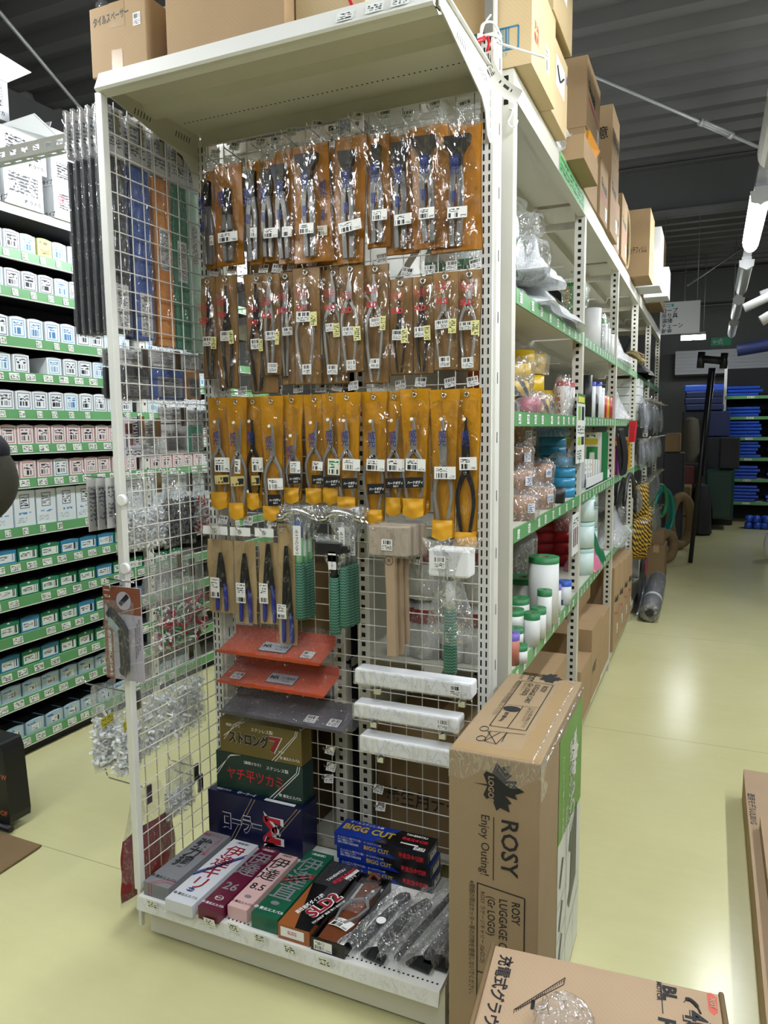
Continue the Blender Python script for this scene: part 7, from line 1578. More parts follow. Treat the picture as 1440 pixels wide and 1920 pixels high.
# display tray with packs
t = thing('display_tray', 'display tray with a green-edged yellow, red and green header', 'display tray', (-.64, 3.85, z3_)); ya, yb = 3.55, 4.40
w = MB(); w.box(-.78, -.53, ya, yb, z3_, z3_ + .006, M_WCARD); w.box(-.535, -.53, ya, yb, z3_, z3_ + .05, M_WCARD); w.obj('tray', t)
M_HD = label_mat('tray_header', '#dfe0da', '#2a6a3a', [('txt', .1, .9, .8, .97, 1, 26)], None, fills=(('#d8c23c', .08, .74, .84, .87), ('#b8302c', .10, .40, .36, .66), ('#dfe0da', .17, .46, .29, .54), ('#2c8a4a', .44, .30, .62, .70), ('#2c8a4a', .66, .30, .84, .70), ('#dfe0da', .49, .40, .57, .58), ('#dfe0da', .71, .40, .79, .58), ('#1e7a44', .90, 0, 1, 1)))
yh = 4.12; w = MB(); w.box(-.84, -.508, yh, yh + .008, z3_ + .0065, z3_ + .265, M_WCARD, {'front': M_HD, 'right': mat('tray_green', '#1e7a44', .4)}); w.obj('header', t)
for k, (x_, c_, hh) in enumerate(((-.80, '#2f9a7f', .10), (-.70, '#c9cac8', .12), (-.60, '#b08a5a', .10))):
    cbox(f'small {("teal", "grey", "tan")[k]} box behind the display tray header', x_ - .04, x_ + .05, 4.16, 4.40, z3_ + .0065, z3_ + .20 + hh * .6, mat('small_box' + c_, c_, .4), None, tape=None)
for k in range(6):
    y = ya + .03 + k * .088; m_ = (M_WCARD, M_CARDL)[k > 2]
    tag(MB().box(-.70, -.545, y, y + .066, z3_ + .0065, z3_ + .14 - .004*k, m_, {'right': M_LABEL if k < 3 else M_WCARD}).obj('refill_pack'), f'flat {"white" if k < 3 else "tan"} pack in the display tray, {ORD[k]} from the second post', 'pack', 'flat packs in the display tray')
# wipes on the fourth shelf
M_FC = label_mat('wipe_label', '#cfe2e0', '#22304a', [('txt', .08, .2, .45, .5, 5, 10), ('txt', .55, .1, .9, .45, 3, 8, '#1d55a8')], None, fills=(('#eceeee', .06, .15, .94, .7),))
for q, (px, x) in enumerate(((1090, -.57), (1100, -.66))):
    y = at_x(px, 1080, x).y
    for k in range(3):
        t = roll('wipe_tub', f'pale teal wipe pack, {ORD[k]} from the shelf in the {("front", "rear")[q]} stack', 'wipe pack', x, y, z4_ + .132*k, .058, .128, M_FC, mat('teal_cap', '#a9cdc8', .4), None, 'stacked pale teal wipe packs')
        if q == 0 and k == 2: w = MB(); w.text('FC', (x + .050, y - .02, z4_ + .132*k + .06), (-.35, .93, 0), Z_, .04, M_BLUEINK, .04, lift=.012); w.obj('lettering', t)
M_PINK = mat('pink_gloves', '#c8728f', .4, var=.12); M_GRB = mat('green_bag', '#1d6a45', .35, var=.15)
crumple('pink_pack', 'pink packs in clear bags on the fourth shelf', 'pack', 3.72, 3.92, z4_, .30, -.66, -.50, M_PINK, 11)
crumple('green_pack', 'dark green bagged pack behind the pink ones', 'pack', 3.94, 4.15, z4_, .34, -.70, -.51, M_GRB, 13)
# posters on the second post
M_POST1 = label_mat('poster_green', '#dfe2dc', '#2a3a2c', [('txt', .08, .42, .92, .56, 3, 12), ('txt', .08, .05, .6, .2, 4, 10)], None, fills=(('#3f7a3a', 0, .86, 1, 1), ('#e0d25a', .1, .88, .9, .96), ('#7fa85a', .1, .62, .45, .82), ('#20242a', .55, .62, .9, .82), ('#9ab83c', .1, .26, .48, .38), ('#22262c', .55, .26, .92, .38)))
a, b, c, d = [PX(px, py, -.500) for px, py in ((1081, 866), (1091, 868), (1094, 742), (1083, 728))]
def plate(name, label, y0, y1, z0, z1, m): 
    w = MB(); w.box(-.512, -.508, y0, y1, z0, z1, M_WCARD, {'right': m, 'front': M_WCARD}); return tag(w.obj(name), label, 'poster')
plate('hanging_poster', 'white poster with green header hung on the second post', 3.11, 3.31, 1.31, 1.60, M_POST1)
plate('hanging_poster', 'small white poster with pictures below the green-headed one', 3.05, 3.20, .93, 1.10, label_mat('poster_small', '#dedfe0', '#2a2c34', [('txt', .1, .7, .9, .92, 3, 10)], None, fills=(('#5a2f3a', .12, .2, .3, .66), ('#5a2f3a', .4, .2, .58, .66), ('#5a2f3a', .7, .2, .88, .66))))
# third bay: bags, cables, tools
crumple('film_bag', 'clear bag hanging over the third bay high shelf', 'plastic bags', 4.55, 5.3, z1_, .30, -.75, -.48, M_FILM2, 17)
w = MB(); 
for k in range(26): 
    a = rnd.uniform(-.9, .9); w.tube(bend([(-.52, 5.02, 1.93), (-.47, 5.02 + .08*a, 1.92 + .02*math.cos(3*a)), (-.44 + .03*rnd.random(), 5.02 + .13*a, 1.86 + .05*rnd.random())], 4), .006, M_STRAW, 5)
tag(w.obj('straw_bundle'), 'bundle of straw rope sticking out of the third bay', 'rope')
crumple('film_bag', 'clear bagged goods on the middle shelf of the third bay', 'plastic bags', 4.52, 5.4, z2_, .26, -.72, -.49, M_FILM2, 19)
w = MB(); w.prism([(-.50, 5.12, 1.36), (-.47, 5.12, 1.36), (-.46, 5.12, 1.50), (-.50, 5.12, 1.50)], (0, .14, 0), mat('bright_red', '#c8202a', .35)); tag(w.obj('red_pack'), 'bright red pack hung at the edge of the third bay', 'pack'); 
for k in range(5): 
    w = MB(); y = 4.50 + .05*k; w.tube(bend([(-.50, y, 1.45), (-.47, y + .03, 1.30), (-.48, y + .02, 1.18), (-.50, y - .02, 1.42)]), .008, M_BLACK, 6); tag(w.obj('black_cable'), f'loop of black cable on the third post, {ORD[k]} one', 'cable', 'loops of black cable')
for k, c_ in enumerate(('#c04a2a', '#8a3a9a', '#c9a51e', '#b0202c', '#5a3a8a', '#c8862a', '#7a2a6a', '#b89a2c')):
    tag(MB().box(-.66, -.53 + .01*(k % 3), 4.58 + .12*k, 4.67 + .12*k, z3_ + .0005, z3_ + .16 + .02*(k % 4), mat('pack' + c_, c_, .4, var=.1)).obj('colour_pack'), f'{("orange", "purple", "yellow", "red", "violet", "amber", "plum", "mustard")[k]} pack on the third shelf of the third bay', 'pack', 'colourful packs in the third bay')
crumple('film_bag', 'clear bagged dark goods on the fourth shelf of the third bay', 'plastic bags', 4.55, 5.35, z4_, .22, -.70, -.46, M_FILM2, 23)
w = MB(); w.tube([(-.47, 4.95 + .30*math.cos(a), .98 + .18*math.sin(a)) for a in [pi*i/14 for i in range(15)]], .012, M_BLACK, 8); w.tube([(-.52, 4.95 + .26*math.cos(a), .98 + .15*math.sin(a)) for a in [pi*i/14 for i in range(15)]], .012, M_BLACK, 8); tag(w.obj('black_rim'), 'black curved rim leaning on the fourth shelf of the third bay', 'rim')
# ------------------------------------------------------------------ tall printed carton beside the gondola
M_KRAFTB = card('carton_kraft', '#998467'); M_KRAFTB2 = card('carton_kraft_pink', '#aa9176')
LEAF = [(0, -.52), (.02, -.22), (.22, -.30), (.30, -.24), (.27, -.12), (.52, -.02), (.44, .06), (.50, .26), (.34, .22), (.30, .30), (.16, .16), (.20, .42), (.10, .36), (0, .56)]
LEAF = LEAF + [(-x, y) for x, y in LEAF[::-1] if x > 0]
lx0, lx1, ly0, ly1, lz = -0.507, -0.303, 1.480, 2.030, 0.757
t = thing('luggage_cart_carton', 'tall brown carton with black leaf emblem and green side panel', 'carton', ((lx0+lx1)/2, (ly0+ly1)/2, 0.0005))
w = MB(); w.box(lx0, lx1, ly0, ly1, 0.0005, lz, M_KRAFTB); w.obj('carton', t, bevel=.004)
D_ = V((0, 0, -1))
p = MB(); yf = ly0 - .0008
def F(u, v): return V((lx0 + u, yf, lz - v))          # u across, v downwards on the front face
p.poly([(x, y) for x, y in LEAF], F(.105, .068), (0, 0, 1), (-1, 0, 0), .0, M_INK) if False else None
p.poly(LEAF, F(.112, .068), V((0, 0, -1)), V((1, 0, 0)), .105, M_INK)
p.text('LOGOS', F(.092, .068 - .0 - .022), D_, X_, .014, MC['carton_kraft'], .03, lift=.0016)
p.text('ROSY', F(.122, .140), D_, X_, .042, M_INK, .015, wmax=.128, wscale=1.25)
p.line(F(.104, .138), F(.104, .285), .002, (0, -1, 0), M_INK); p.text('Enjoy Outing!', F(.076, .138), D_, X_, .022, M_INK, 0, wmax=.140)
fr = [F(.068, .300), F(.174, .310), F(.174, .600), F(.068, .600)]
for a, b in zip(fr, fr[1:] + fr[:1]): p.line(a, b, .0028, (0, -1, 0), M_INK)
p.line(F(.068, .512), F(.174, .512), .0028, (0, -1, 0), M_INK)
p.text('ROSY', F(.146, .325), D_, X_, .021, M_INK, .01, wscale=.8); p.text('LUGGAGE CART', F(.118, .325), D_, X_, .021, M_INK, .01, wmax=.155); p.text('(Gr LOGO)', F(.092, .325), D_, X_, .019, M_INK, .01, wscale=.8)
p.text('ROSY ラゲージキャリー (Grロゴ)', F(.076, .318), D_, X_, .010, M_INK, 0, wmax=.17)
p.text('※開梱の際はカッター等の刃物を使用しないでください。', F(.050, .298), D_, X_, .012, M_INK, 0, wmax=.275)
oval(p, F(.098, .555), X_, Z_, .024, .03, M_INK); p.text('100\n以上', F(.108, .535), D_, X_, .012, MC['carton_kraft'], .02, lift=.0014, line=.9)
p.obj('front_print', t)
p = MB(); M_LGREEN = mat('label_green', '#4f8a2c', .4, var=.03); M_LWHITE = mat('label_white', '#cdd0cc', .4, var=.03); M_LSH = mat('label_dark', '#3f4644', .45, var=.1)
def Sd(y, z): return V((lx1 + .0008, y, z))
def SP(px, py):
    q = PX(px, py, lx1); return Sd(min(q.y, ly1), q.z)
y0s = PX(1047, 1500, lx1).y
def face_r(pts, m, lift=0): p.face([q + V((.0004 * lift, 0, 0)) for q in pts], m)
face_r([Sd(y0s, .012), Sd(ly1, .012), Sd(ly1, .72), Sd(y0s, .72)], M_LWHITE)
gb0, gb1 = PX(1048, 1582, lx1).z, PX(1093, 1478, lx1).z
face_r([Sd(y0s, gb0), Sd(ly1, gb1), Sd(ly1, .72), Sd(y0s, .72)], M_LGREEN, 1)
ys = y0s + .19
p.poly(LEAF, Sd(ly1 - .13, .60), D_, Y_, .13, M_LWHITE, lift=.0012); p.text('ROSY', Sd(ly1 - .175, .52), D_, Y_, .075, M_LWHITE, .01, wmax=.16, lift=.0012); p.text('Enjoy Outing!', Sd(ly1 - .235, .50), D_, Y_, .03, M_LWHITE, 0, wmax=.15, lift=.0012)
p.text('どんなに重い\n荷物もラクラク', Sd(ys - .01, .66), D_, Y_, .03, M_LWHITE, .01, wmax=.22, lift=.0012)
p.text('たっぷり運べる大容量', Sd(y0s + .05, .66), D_, Y_, .018, M_LWHITE, 0, wmax=.22, lift=.0012)
for a_, b_, w_ in (((y0s + .12, .012), (y0s + .12, gb0), .003), ((y0s, .20), (y0s + .12, .20), .002), ((y0s, .29), (y0s + .12, .29), .002), ((y0s, .11), (ly1, .17), .003), ((ly1 - .10, .012), (ly1 - .10, .15), .002)):
    p.line(Sd(*a_), Sd(*b_), w_, (1, 0, 0), M_LSH, .0012)
p.face([Sd(y0s + .17, .42), Sd(y0s + .15, .38), Sd(y0s + .17, .31), Sd(y0s + .16, .21), Sd(y0s + .20, .19), Sd(y0s + .24, .22), Sd(y0s + .27, .23), Sd(y0s + .27, .42)][::-1] if False else [Sd(y0s + .17, .19), Sd(y0s + .22, .21), Sd(y0s + .27, .23), Sd(y0s + .27, .44), Sd(y0s + .17, .40), Sd(y0s + .15, .36), Sd(y0s + .19, .34), Sd(y0s + .18, .24), Sd(y0s + .15, .22)], M_LSH)
p.v[-9:] = [q + V((.0014, 0, 0)) for q in p.v[-9:]]
for z in (.36, .245, .155): p.line(Sd(y0s + .03, z - .03), Sd(y0s + .07, z + .03), .02, (1, 0, 0), M_LSH, .0012)
p.obj('side_label', t)
p = MB(); zt = lz + .0008
def Tp(x, y): return V((lx0 + x, ly0 + y, zt))
def TQ(px, py): q = PZ(px, py, lz); return V((q.x, q.y, zt))
p.poly(LEAF, TQ(1029, 1272), -Y_, X_, .075, M_INK); p.text('ROSY', TQ(996, 1263), -Y_, X_, .022, M_INK, .01, wmax=.075)
p.text('Enjoy Outing!', TQ(983, 1261), -Y_, X_, .010, M_INK, 0, wmax=.06)
c4 = [TQ(979, 1277), TQ(1038, 1285), TQ(986, 1371), TQ(918, 1361)]
for a, b in zip(c4, c4[1:] + c4[:1]): p.line(a, b, .0022, (0, 0, 1), M_INK)
p.line(TQ(953, 1322), TQ(1011, 1328), .0018, (0, 0, 1), M_INK); p.line(TQ(981, 1325), TQ(951, 1366), .0022, (0, 0, 1), M_INK)
p.text('ROSY', TQ(1019, 1287), -Y_, X_, .016, M_INK, .01); p.text('LUGGAGE CART', TQ(1005, 1284), -Y_, X_, .016, M_INK, .01, wmax=.15); p.text('(Gr LOGO)', TQ(992, 1282), -Y_, X_, .016, M_INK, .01, wmax=.10)
p.text('ROSY ラゲージ', TQ(984, 1281), -Y_, X_, .008, M_INK, 0, wmax=.16); p.text('※開梱の際はカッター等の刃物を使用しないでください', TQ(971, 1276), -Y_, X_, .011, M_INK, 0, wmax=.27)
oval(p, TQ(960, 1330), X_, Y_, .022, .018, M_INK); p.text('耐荷重100kg', TQ(948, 1336), -Y_, X_, .009, M_INK, .02, wmax=.09); p.text('どんなに重い荷物もラクラク\n運べるワイドタイヤ', TQ(999, 1329), -Y_, X_, .008, M_INK, 0, wmax=.14)
for a, b in (((915, 1371), (985, 1378)), ((920, 1372), (908, 1390)), ((908, 1390), (930, 1396)), ((930, 1396), (950, 1376)), ((915, 1371), (930, 1396)), ((938, 1374), (908, 1390)), ((941, 1392), (950, 1374))): p.line(TQ(*a), TQ(*b), .0018, (0, 0, 1), M_INK)
for q in ((908, 1367), (902, 1385)): p.tube([TQ(*q) + V((.010*math.cos(a), .014*math.sin(a), .0004)) for a in [2*pi*i/16 for i in range(16)]], .0009, M_INK, 4, closed=True)
p.face([Tp(.150, .02), Tp(.186, .02), Tp(.186, .52), Tp(.150, .52)], M_TAPE); p.v[-4:] = [q - V((0, 0, .0005)) for q in p.v[-4:]]
p.face([Tp(.005, .005), Tp(.2, .005), Tp(.2, .045), Tp(.005, .045)], M_TAPE); p.v[-4:] = [q - V((0, 0, .0004)) for q in p.v[-4:]]
p.obj('top_print', t)
p = MB()
p.sheet(lambda u, v: (lx0 - .002 + (lx1 - lx0 + .004)*u, ly0 - .002, lz - .05*v*(1 + .3*math.sin(11*u))), 20, 3, M_FILM); p.sheet(lambda u, v: (lx1 + .002, ly0 - .002 + .05*u*(1 + .4*math.sin(9*v)), lz + .002 - .09*v), 4, 8, M_FILM2); p.sheet(lambda u, v: (lx1 + .003 - .022*(1-v), ly0 + (ly1 - ly0)*u, lz + .002 - .02*v), 24, 2, M_FILM2)
p.obj('clear_tape', t)
# carton at the bottom edge
mz = .42; bl, br = PZ(925, 1770, mz), PZ(1352, 1864, mz); fl = PZ(868, 1932, mz)
u = (br - bl); ux = u.normalized(); vy = V((-ux.y, ux.x, 0)); dp = .45
t = thing('tool_carton', 'brown carton with bold black lettering at the bottom edge', 'carton', ((bl.x + br.x)/2, bl.y - dp/2, 0.0005))
t['label'] = 'brown carton with bold black lettering at the bottom edge of the photo'
w = MB(); o_ = bl - vy * dp; w.obox((o_.x, o_.y, .0005), u, vy * dp, V((0, 0, mz)), M_KRAFTB2); w.obj('carton', t, bevel=.006)
for q0, q1 in ((bl - vy*dp, bl), (br - vy*dp, br)): MB().tube([q0 + V((0, 0, -.004)), q0.lerp(q1, .5) + V((.002, 0, .003)), q1 + V((0, 0, 0))], .005, M_CARDD, 6).obj('flap_edge', t)
p = MB(); zt = mz + .0008; dn = -vy; rt = ux
def MQ(px, py): q = PZ(px, py, mz); return V((q.x, q.y, zt))
p.text('充電式グラウンドトリマー', MQ(940, 1791), dn, rt, .0245, M_INK, .02)
p.text('BL', MQ(1243, 1848), dn, rt, .026, M_INK, .05, wscale=1.1); p.text('MOTOR', MQ(1231, 1841), dn, rt, .0085, M_INK, .03, wscale=1.25)
p.line(MQ(1239, 1843), MQ(1243, 1902), .0018, (0, 0, 1), M_INK)
for m_, b_, l_ in ((M_INK, .09, .0006), (MC['carton_kraft_pink'], .055, .0010), (M_INK, .02, .0014)): p.text('40', MQ(1284, 1893), dn, rt, .042, m_, b_, lift=l_)
p.tube([q + V((0, 0, 0)) for q in bend([MQ(1282, 1880), MQ(1291, 1875), MQ(1305, 1886), MQ(1314, 1902)], 6)], [.0008] * 4 + [.004] * 10 + [.002] * 5, M_INK, 5)
p.text('HP', MQ(1236, 1908), dn, rt, .03, M_INK, .06)
M_SALM = mat('salmon_print', '#c4584a', .5, var=0); hx = [MQ(*q) for q in ((1325, 1863), (1333, 1862), (1344, 1872), (1346, 1900), (1339, 1905), (1329, 1896))]; p.face(hx[::-1], M_SALM)
p.text('XGT', MQ(1331, 1871), dn, rt, .010, MC['carton_kraft_pink'], .05, lift=.0012)
q4 = [MQ(*q) for q in ((964, 1894), (1060, 1834), (1057, 1847), (970, 1893))]
for a, b in zip(q4, q4[1:] + q4[:1]): p.line(a, b, .0015, (0, 0, 1), M_INK)
for k in range(24):
    f = k / 24; a = q4[0].lerp(q4[1], f); p.line(a, a + (q4[2] - q4[1]) * .6 + (q4[1]-q4[0]) * .02, .0012, (0, 0, 1), M_INK)
pth = bend([MQ(1000, 1880), MQ(1003, 1894), MQ(1012, 1898), MQ(1024, 1890), MQ(1027, 1874), MQ(1020, 1865), MQ(1008, 1870), MQ(1000, 1880)], 5)
for a, b in zip(pth, pth[1:]): p.line(a, b, .0012, (0, 0, 1), M_INK)
p.line(MQ(1000, 1876), MQ(998, 1894), .007, (0, 0, 1), M_INK); p.line(MQ(1018, 1872), MQ(1016, 1900), .001, (0, 0, 1), M_INK); p.line(MQ(1012, 1898), MQ(1018, 1910), .001, (0, 0, 1), M_INK); p.line(MQ(1026, 1888), MQ(1030, 1906), .001, (0, 0, 1), M_INK)
p.obj('top_print', t)
c = MQ(1060, 1915); w = MB()
w.sheet(lambda u, v: (c.x + .055*math.cos(2*pi*u)*math.sin(pi*v*.5), c.y - .015 + .055*math.sin(2*pi*u)*math.sin(pi*v*.5), mz + .002 + .045*math.cos(pi*v*.5) + .006*math.sin(13*u + 9*v)), 20, 8, M_FILM2)
tag(w.obj('plastic_wad'), 'crumpled clear plastic lying on the bottom-edge carton', 'plastic bag')
# flat cartons at the right edge
a, b = PZ(1394, 1442, .12), PZ(1422, 1925, .12)
w_ = .42; t = thing('flat_carton', 'long flat brown carton lying along the right edge of the photo', 'carton', (a.x + w_/2, (a.y + 1.2)/2, .0005))
w = MB(); w.hexa([(a.x, 1.15, .0005), (a.x + w_, 1.15, .0005), (a.x + w_, a.y, .0005), (a.x, a.y, .0005), (a.x, 1.15, .12), (a.x + w_, 1.15, .12), (a.x + w_, a.y, .12), (a.x, a.y, .12)], M_KRAFTB2)
c = PZ(1402, 1487, .12); w.text('適用モデルUL001G', (c.x, c.y, .12), -Y_, X_, .022, M_INK, .02, wmax=.30); w.obj('carton', t, bevel=.003)
a2 = PZ(1425, 1530, .165); w = MB(); w.hexa([(a2.x, 1.15, .1205), (a2.x + .38, 1.15, .1205), (a2.x + .40, a2.y, .1205), (a2.x + .0, a2.y, .1205), (a2.x, 1.15, .165), (a2.x + .38, 1.15, .165), (a2.x + .40, a2.y, .165), (a2.x, a2.y, .165)], M_KRAFTB2)
tag(w.obj('flat_carton'), 'second flat brown carton lying on the long one, right edge', 'carton')
# ------------------------------------------------------------------ far end of the right aisle
def torus(w, c, R, r, m, ax=(1, 0, 0), sy=1.0, sz=1.0, n=36, k=10, wob=0.0):
    ax = V(ax).normalized(); a0 = V((0, 0, 1)); u = ax.cross(a0).normalized(); v = a0
    v = u.cross(ax)
    w.tube([V(c) + u * R * sy * math.cos(a) + v * R * sz * math.sin(a) for a in [2*pi*i/n for i in range(n)]], [r * (1 + wob*math.sin(5*i)) for i in range(n)], m, k, closed=True)
    return w
M_TAN = mat('tan_wrap', '#7d6748', .8, var=.15, vscale=30, bump=.3, bscale=120); M_TEAL = mat('teal_hose', '#1d8a80', .35, var=.08)
tag(torus(MB(), (-.40, 8.35, .185), .135, .05, M_TAN, (.75, -.66, 0), .8, 1.0, wob=.06).obj('wrapped_coil'), 'small tan wrapped coil standing on the floor by the rack', 'coil')
tag(torus(MB(), (-.30, 9.35, .345), .29, .055, M_TAN, (.8, -.6, 0), .62, 1.0, wob=.05).obj('wrapped_coil'), 'tall oval tan wrapped coil leaning behind the small one', 'coil')
w = MB()
for k in range(4): torus(w, (-.47 - .02*k, 9.0 + .02*k, .47), .27 + .008*k, .02, M_TEAL, (.8, -.6, 0), .6, 1.0)
tag(w.obj('hose_coil'), 'teal hose coil between the rack and the tall tan coil', 'hose')
w = MB(); torus(w, (-.50, 8.75, .63), .18, .02, mat('green_hose', '#2f8a5a', .4), (.8, -.6, 0), .6); tag(w.obj('hose_coil'), 'green hose loop hanging above the teal coil', 'hose')
M_TIGER = None
def tiger():
    m, t, p = base_mat('tiger_rope'); p.inputs['Roughness'].default_value = .7
    uv = t.N('ShaderNodeUVMap'); sp = t.N('ShaderNodeSeparateXYZ'); t.link(uv.outputs[0], sp.inputs[0])
    k = t.math('GREATER_THAN', t.math('FRACT', t.math('ADD', t.math('MULTIPLY', sp.outputs[1], 24.0), t.math('MULTIPLY', sp.outputs[0], 2.0))), .5)
    t.link(t.mix(k, hexc('#b8901c'), hexc('#15130f')), p.inputs['Base Color']); return m
M_TIGER = tiger()
for q, (y, z, x, lab) in enumerate(((5.85, .62, -.47, 'yellow and black rope coil, lower one at the rack edge'), (6.1, .66, -.46, 'yellow and black rope coil behind the lower one, tagged'), (5.95, .86, -.48, 'darker yellow and black rope coil above the others'))):
    w = MB()
    for k in range(5): w.tube([(x + .016*k - .03, y + .035*(k-2) + .07*math.cos(a), z + .15*math.sin(a) + .01*math.sin(3*a + k)) for a in [2*pi*i/28 for i in range(28)]], .014, M_TIGER, 7, closed=True)
    o = w.obj('tiger_rope'); tag(o, lab, 'rope', 'yellow and black rope coils')
    w = MB(); w.tube([(x - .02, y, z + .15), (x - .05, y, z + .20)], .004, M_CHROME, 6); w.tube([(x - .05, y, z + .20), (RX - .03, y, z + .20)], .004, M_CHROME, 6); tag(w.obj('rope_hook'), f'hook on the rack holding the {("lower", "tagged", "darker")[q]} striped rope coil', 'hook')
MB_ = MB(); MB_.sticker((-.40, 6.02, .70), (.5, -.86, 0), Z_, .05, .09, M_LABEL); MB_.obj('tag', bpy.data.objects['tiger_rope.001'])
# dark rolled goods on the floor
M_DKROLL = mat('dark_grey_roll', '#26282b', .45, var=.12)
a, b = V((-.375, 5.72, .075)), V((-.385, 6.75, .13))
t = thing('mat_roll', 'dark grey mat roll lying on the floor in clear wrap', 'roll', (-.41, 6.2, 0)); w = MB(); d = (b - a)
w.lathe(a, [(0, 0), (.07, 0), (.07, d.length), (0, d.length)], M_DKROLL, 20, axis=d); torus(w, a - d.normalized()*.001, .035, .003, M_BLACK, d); w.obj('roll', t)
w = MB(); w.lathe(a, [(.073, .30), (.073, .36)], M_WPL, 20, axis=d); w.obj('band', t)
w = MB(); w.lathe(a, [(.03, -.004), (.072, -.003), (.078, d.length*.4), (.074, d.length + .02)], M_FILM2, 16, axis=d); w.obj('wrap', t)
crumple('dark_bag', 'dark bundle in clear plastic on the floor by the mat roll', 'bag', 5.85, 6.9, .001, .34, -.505, -.44, M_FILM2, 31)
w = MB(); pillow(w, 5.9, 6.8, .001, .40, -.478, .022, M_DKROLL, 2, .3); tag(w.obj('dark_bundle'), 'dark grey bundle leaning against the rack foot behind the mat roll', 'bundle')
w = MB(); pillow(w, 6.0, 6.25, .30, .42, -.44, .012, mat('crimson_cloth', '#7a1f34', .6, var=.1), 2, .1); tag(w.obj('crimson_pack'), 'crimson pack lying on the dark bundle', 'pack')
cbox('brown box beside the small tan coil', -.52, -.36, 7.3, 7.7, .0005, .34, M_CARDD, None); cbox('small brown box on the one beside the tan coil', -.50, -.38, 7.45, 7.75, .3405, .46, M_CARDD, None, tape=None)
# hanging packs on the far bays
HP = [mat('pack_dark', '#17181c', .4, var=.15), mat('pack_grey', '#6d7178', .35, .2, var=.15), mat('pack_silver', '#a4a8ae', .3, .4, var=.1), mat('pack_navy', '#1c2236', .45, var=.1), mat('pack_brown', '#3a3028', .5, var=.1)]
ROWH = ['topmost', 'second', 'third', 'lowest']
for ri, z in enumerate((1.66, 1.36, 1.02, .66)):
    for k in range(11):
        y = 5.80 + .215 * k; h = rnd.uniform(.16, .25); wd = rnd.uniform(.10, .17); x = -.485 + rnd.uniform(-.012, .012)
        if ri == 3 and k < 2: continue
        t = thing('hanging_pack', f'dark or silvery hanging pack on the far rack, {ORD[k]} along the {ROWH[ri]} row', 'hanging pack', (x, y, z - h), f'hanging packs on the far rack, {ROWH[ri]} row')
        w = MB(); pillow(w, y - wd/2, y + wd/2, z - h, z - .03, x, rnd.uniform(.012, .03), HP[rnd.randrange(5)], k, .1, 6); w.obj('goods', t)
        w = MB(); pillow(w, y - wd/2 - .008, y + wd/2 + .008, z - h - .01, z + .01, x, .035, M_FILM2, k + 3, .2, 6); w.obj('bag', t)
        w = MB(); w.tube([(RX - .05, y, z + .01), (x + .06, y, z + .012), (x + .065, y, z + .024)], .003, M_CHROME, 5); w.obj('hook', t)
for k in range(5):
    w = MB(); w.box(-.70, -.50, 5.78 + .001*k, 6.12, SHZ[1] + .0005 + .062*k, SHZ[1] + .058 + .062*k, M_CLRC); tag(w.obj('white_pack'), f'white folded pack stacked on the fourth bay, {ORD[k]} from the shelf', 'pack', 'white folded packs in the fourth bay')
crumple('black_bag', 'black bags piled on the high shelf of the fourth bay', 'plastic bags', 5.75, 6.7, SHZ[0] + .001, .30, -.80, -.44, HP[0], 41)
crumple('film_bag', 'clear bags spilling from the fourth shelf of the fourth bay', 'plastic bags', 5.75, 6.75, SHZ[3] + .001, .28, -.80, -.42, M_FILM2, 43)
# hanging sign over the aisle
t = thing('aisle_sign', 'white hanging sign with five lines of black characters', 'sign', (-.375, 9.0, 2.485))
w = MB(); w.box(-.58, -.165, 9.0, 9.006, 2.488, 2.84, mat('sign_white', '#c4c6c8', .5, var=.02))
w.sticker((-.50, 8.9995, 2.805), X_, Z_, .12, .03, mat('sign_teal', '#2a8a8a', .5, var=0)); w.text('切物用品', (-.55, 8.999, 2.796), X_, Z_, .018, M_WHITEPRINT, .02, lift=.002)
for k, s in enumerate(('ロープ', '吊り具', '溶接', 'チェーン', '針金')): w.text(s, (-.56, 8.9995, 2.728 - .056*k), X_, Z_, .046, M_INK, .015)
w.obj('panel', t)
w = MB()
for x in (-.55, -.20): w.tube([(x, 9.003, 2.84), (x, 9.003, CZ - .05)], .003, M_ROD, 5)
w.obj('cord', t)
# end wall: exit sign, lit lamp
M_EXIT = mat('exit_green', '#0f6a48', .4, var=0, emit=.12)
a, b = PY(1333, 634, 14.38), PY(1371, 647, 14.38); t = thing('exit_sign', 'green running-man exit sign with a white left arrow', 'exit sign', ((a.x+b.x)/2, 14.37, b.z))
w = MB(); w.box(a.x, b.x, 14.36, 14.398, b.z, a.z, M_EXIT); h = a.z - b.z; q = V((a.x + .06, 14.3595, (a.z + b.z)/2))
w.line(q + V((-.02, 0, 0)), q + V((.06, 0, 0)), .018, (0, -1, 0), M_WHITEPRINT); w.line(q + V((-.025, 0, 0)), q + V((.01, 0, .03)), .016, (0, -1, 0), M_WHITEPRINT); w.line(q + V((-.025, 0, 0)), q + V((.01, 0, -.03)), .016, (0, -1, 0), M_WHITEPRINT)
c = V(((a.x + b.x)/2 - .01, 14.3595, (a.z + b.z)/2)); oval(w, c + V((.01, 0, .042)), X_, Z_, .014, .014, M_WHITEPRINT)
for p0, p1 in (((0, .03), (-.012, -.01)), ((-.012, -.01), (.03, -.03)), ((.03, -.03), (.03, -.055)), ((-.012, -.01), (-.035, -.05)), ((0, .022), (.04, .005)), ((0, .025), (-.04, .01))): w.line(c + V((p0[0], 0, p0[1])), c + V((p1[0], 0, p1[1])), .013, (0, -1, 0), M_WHITEPRINT)
w.obj('panel', t)
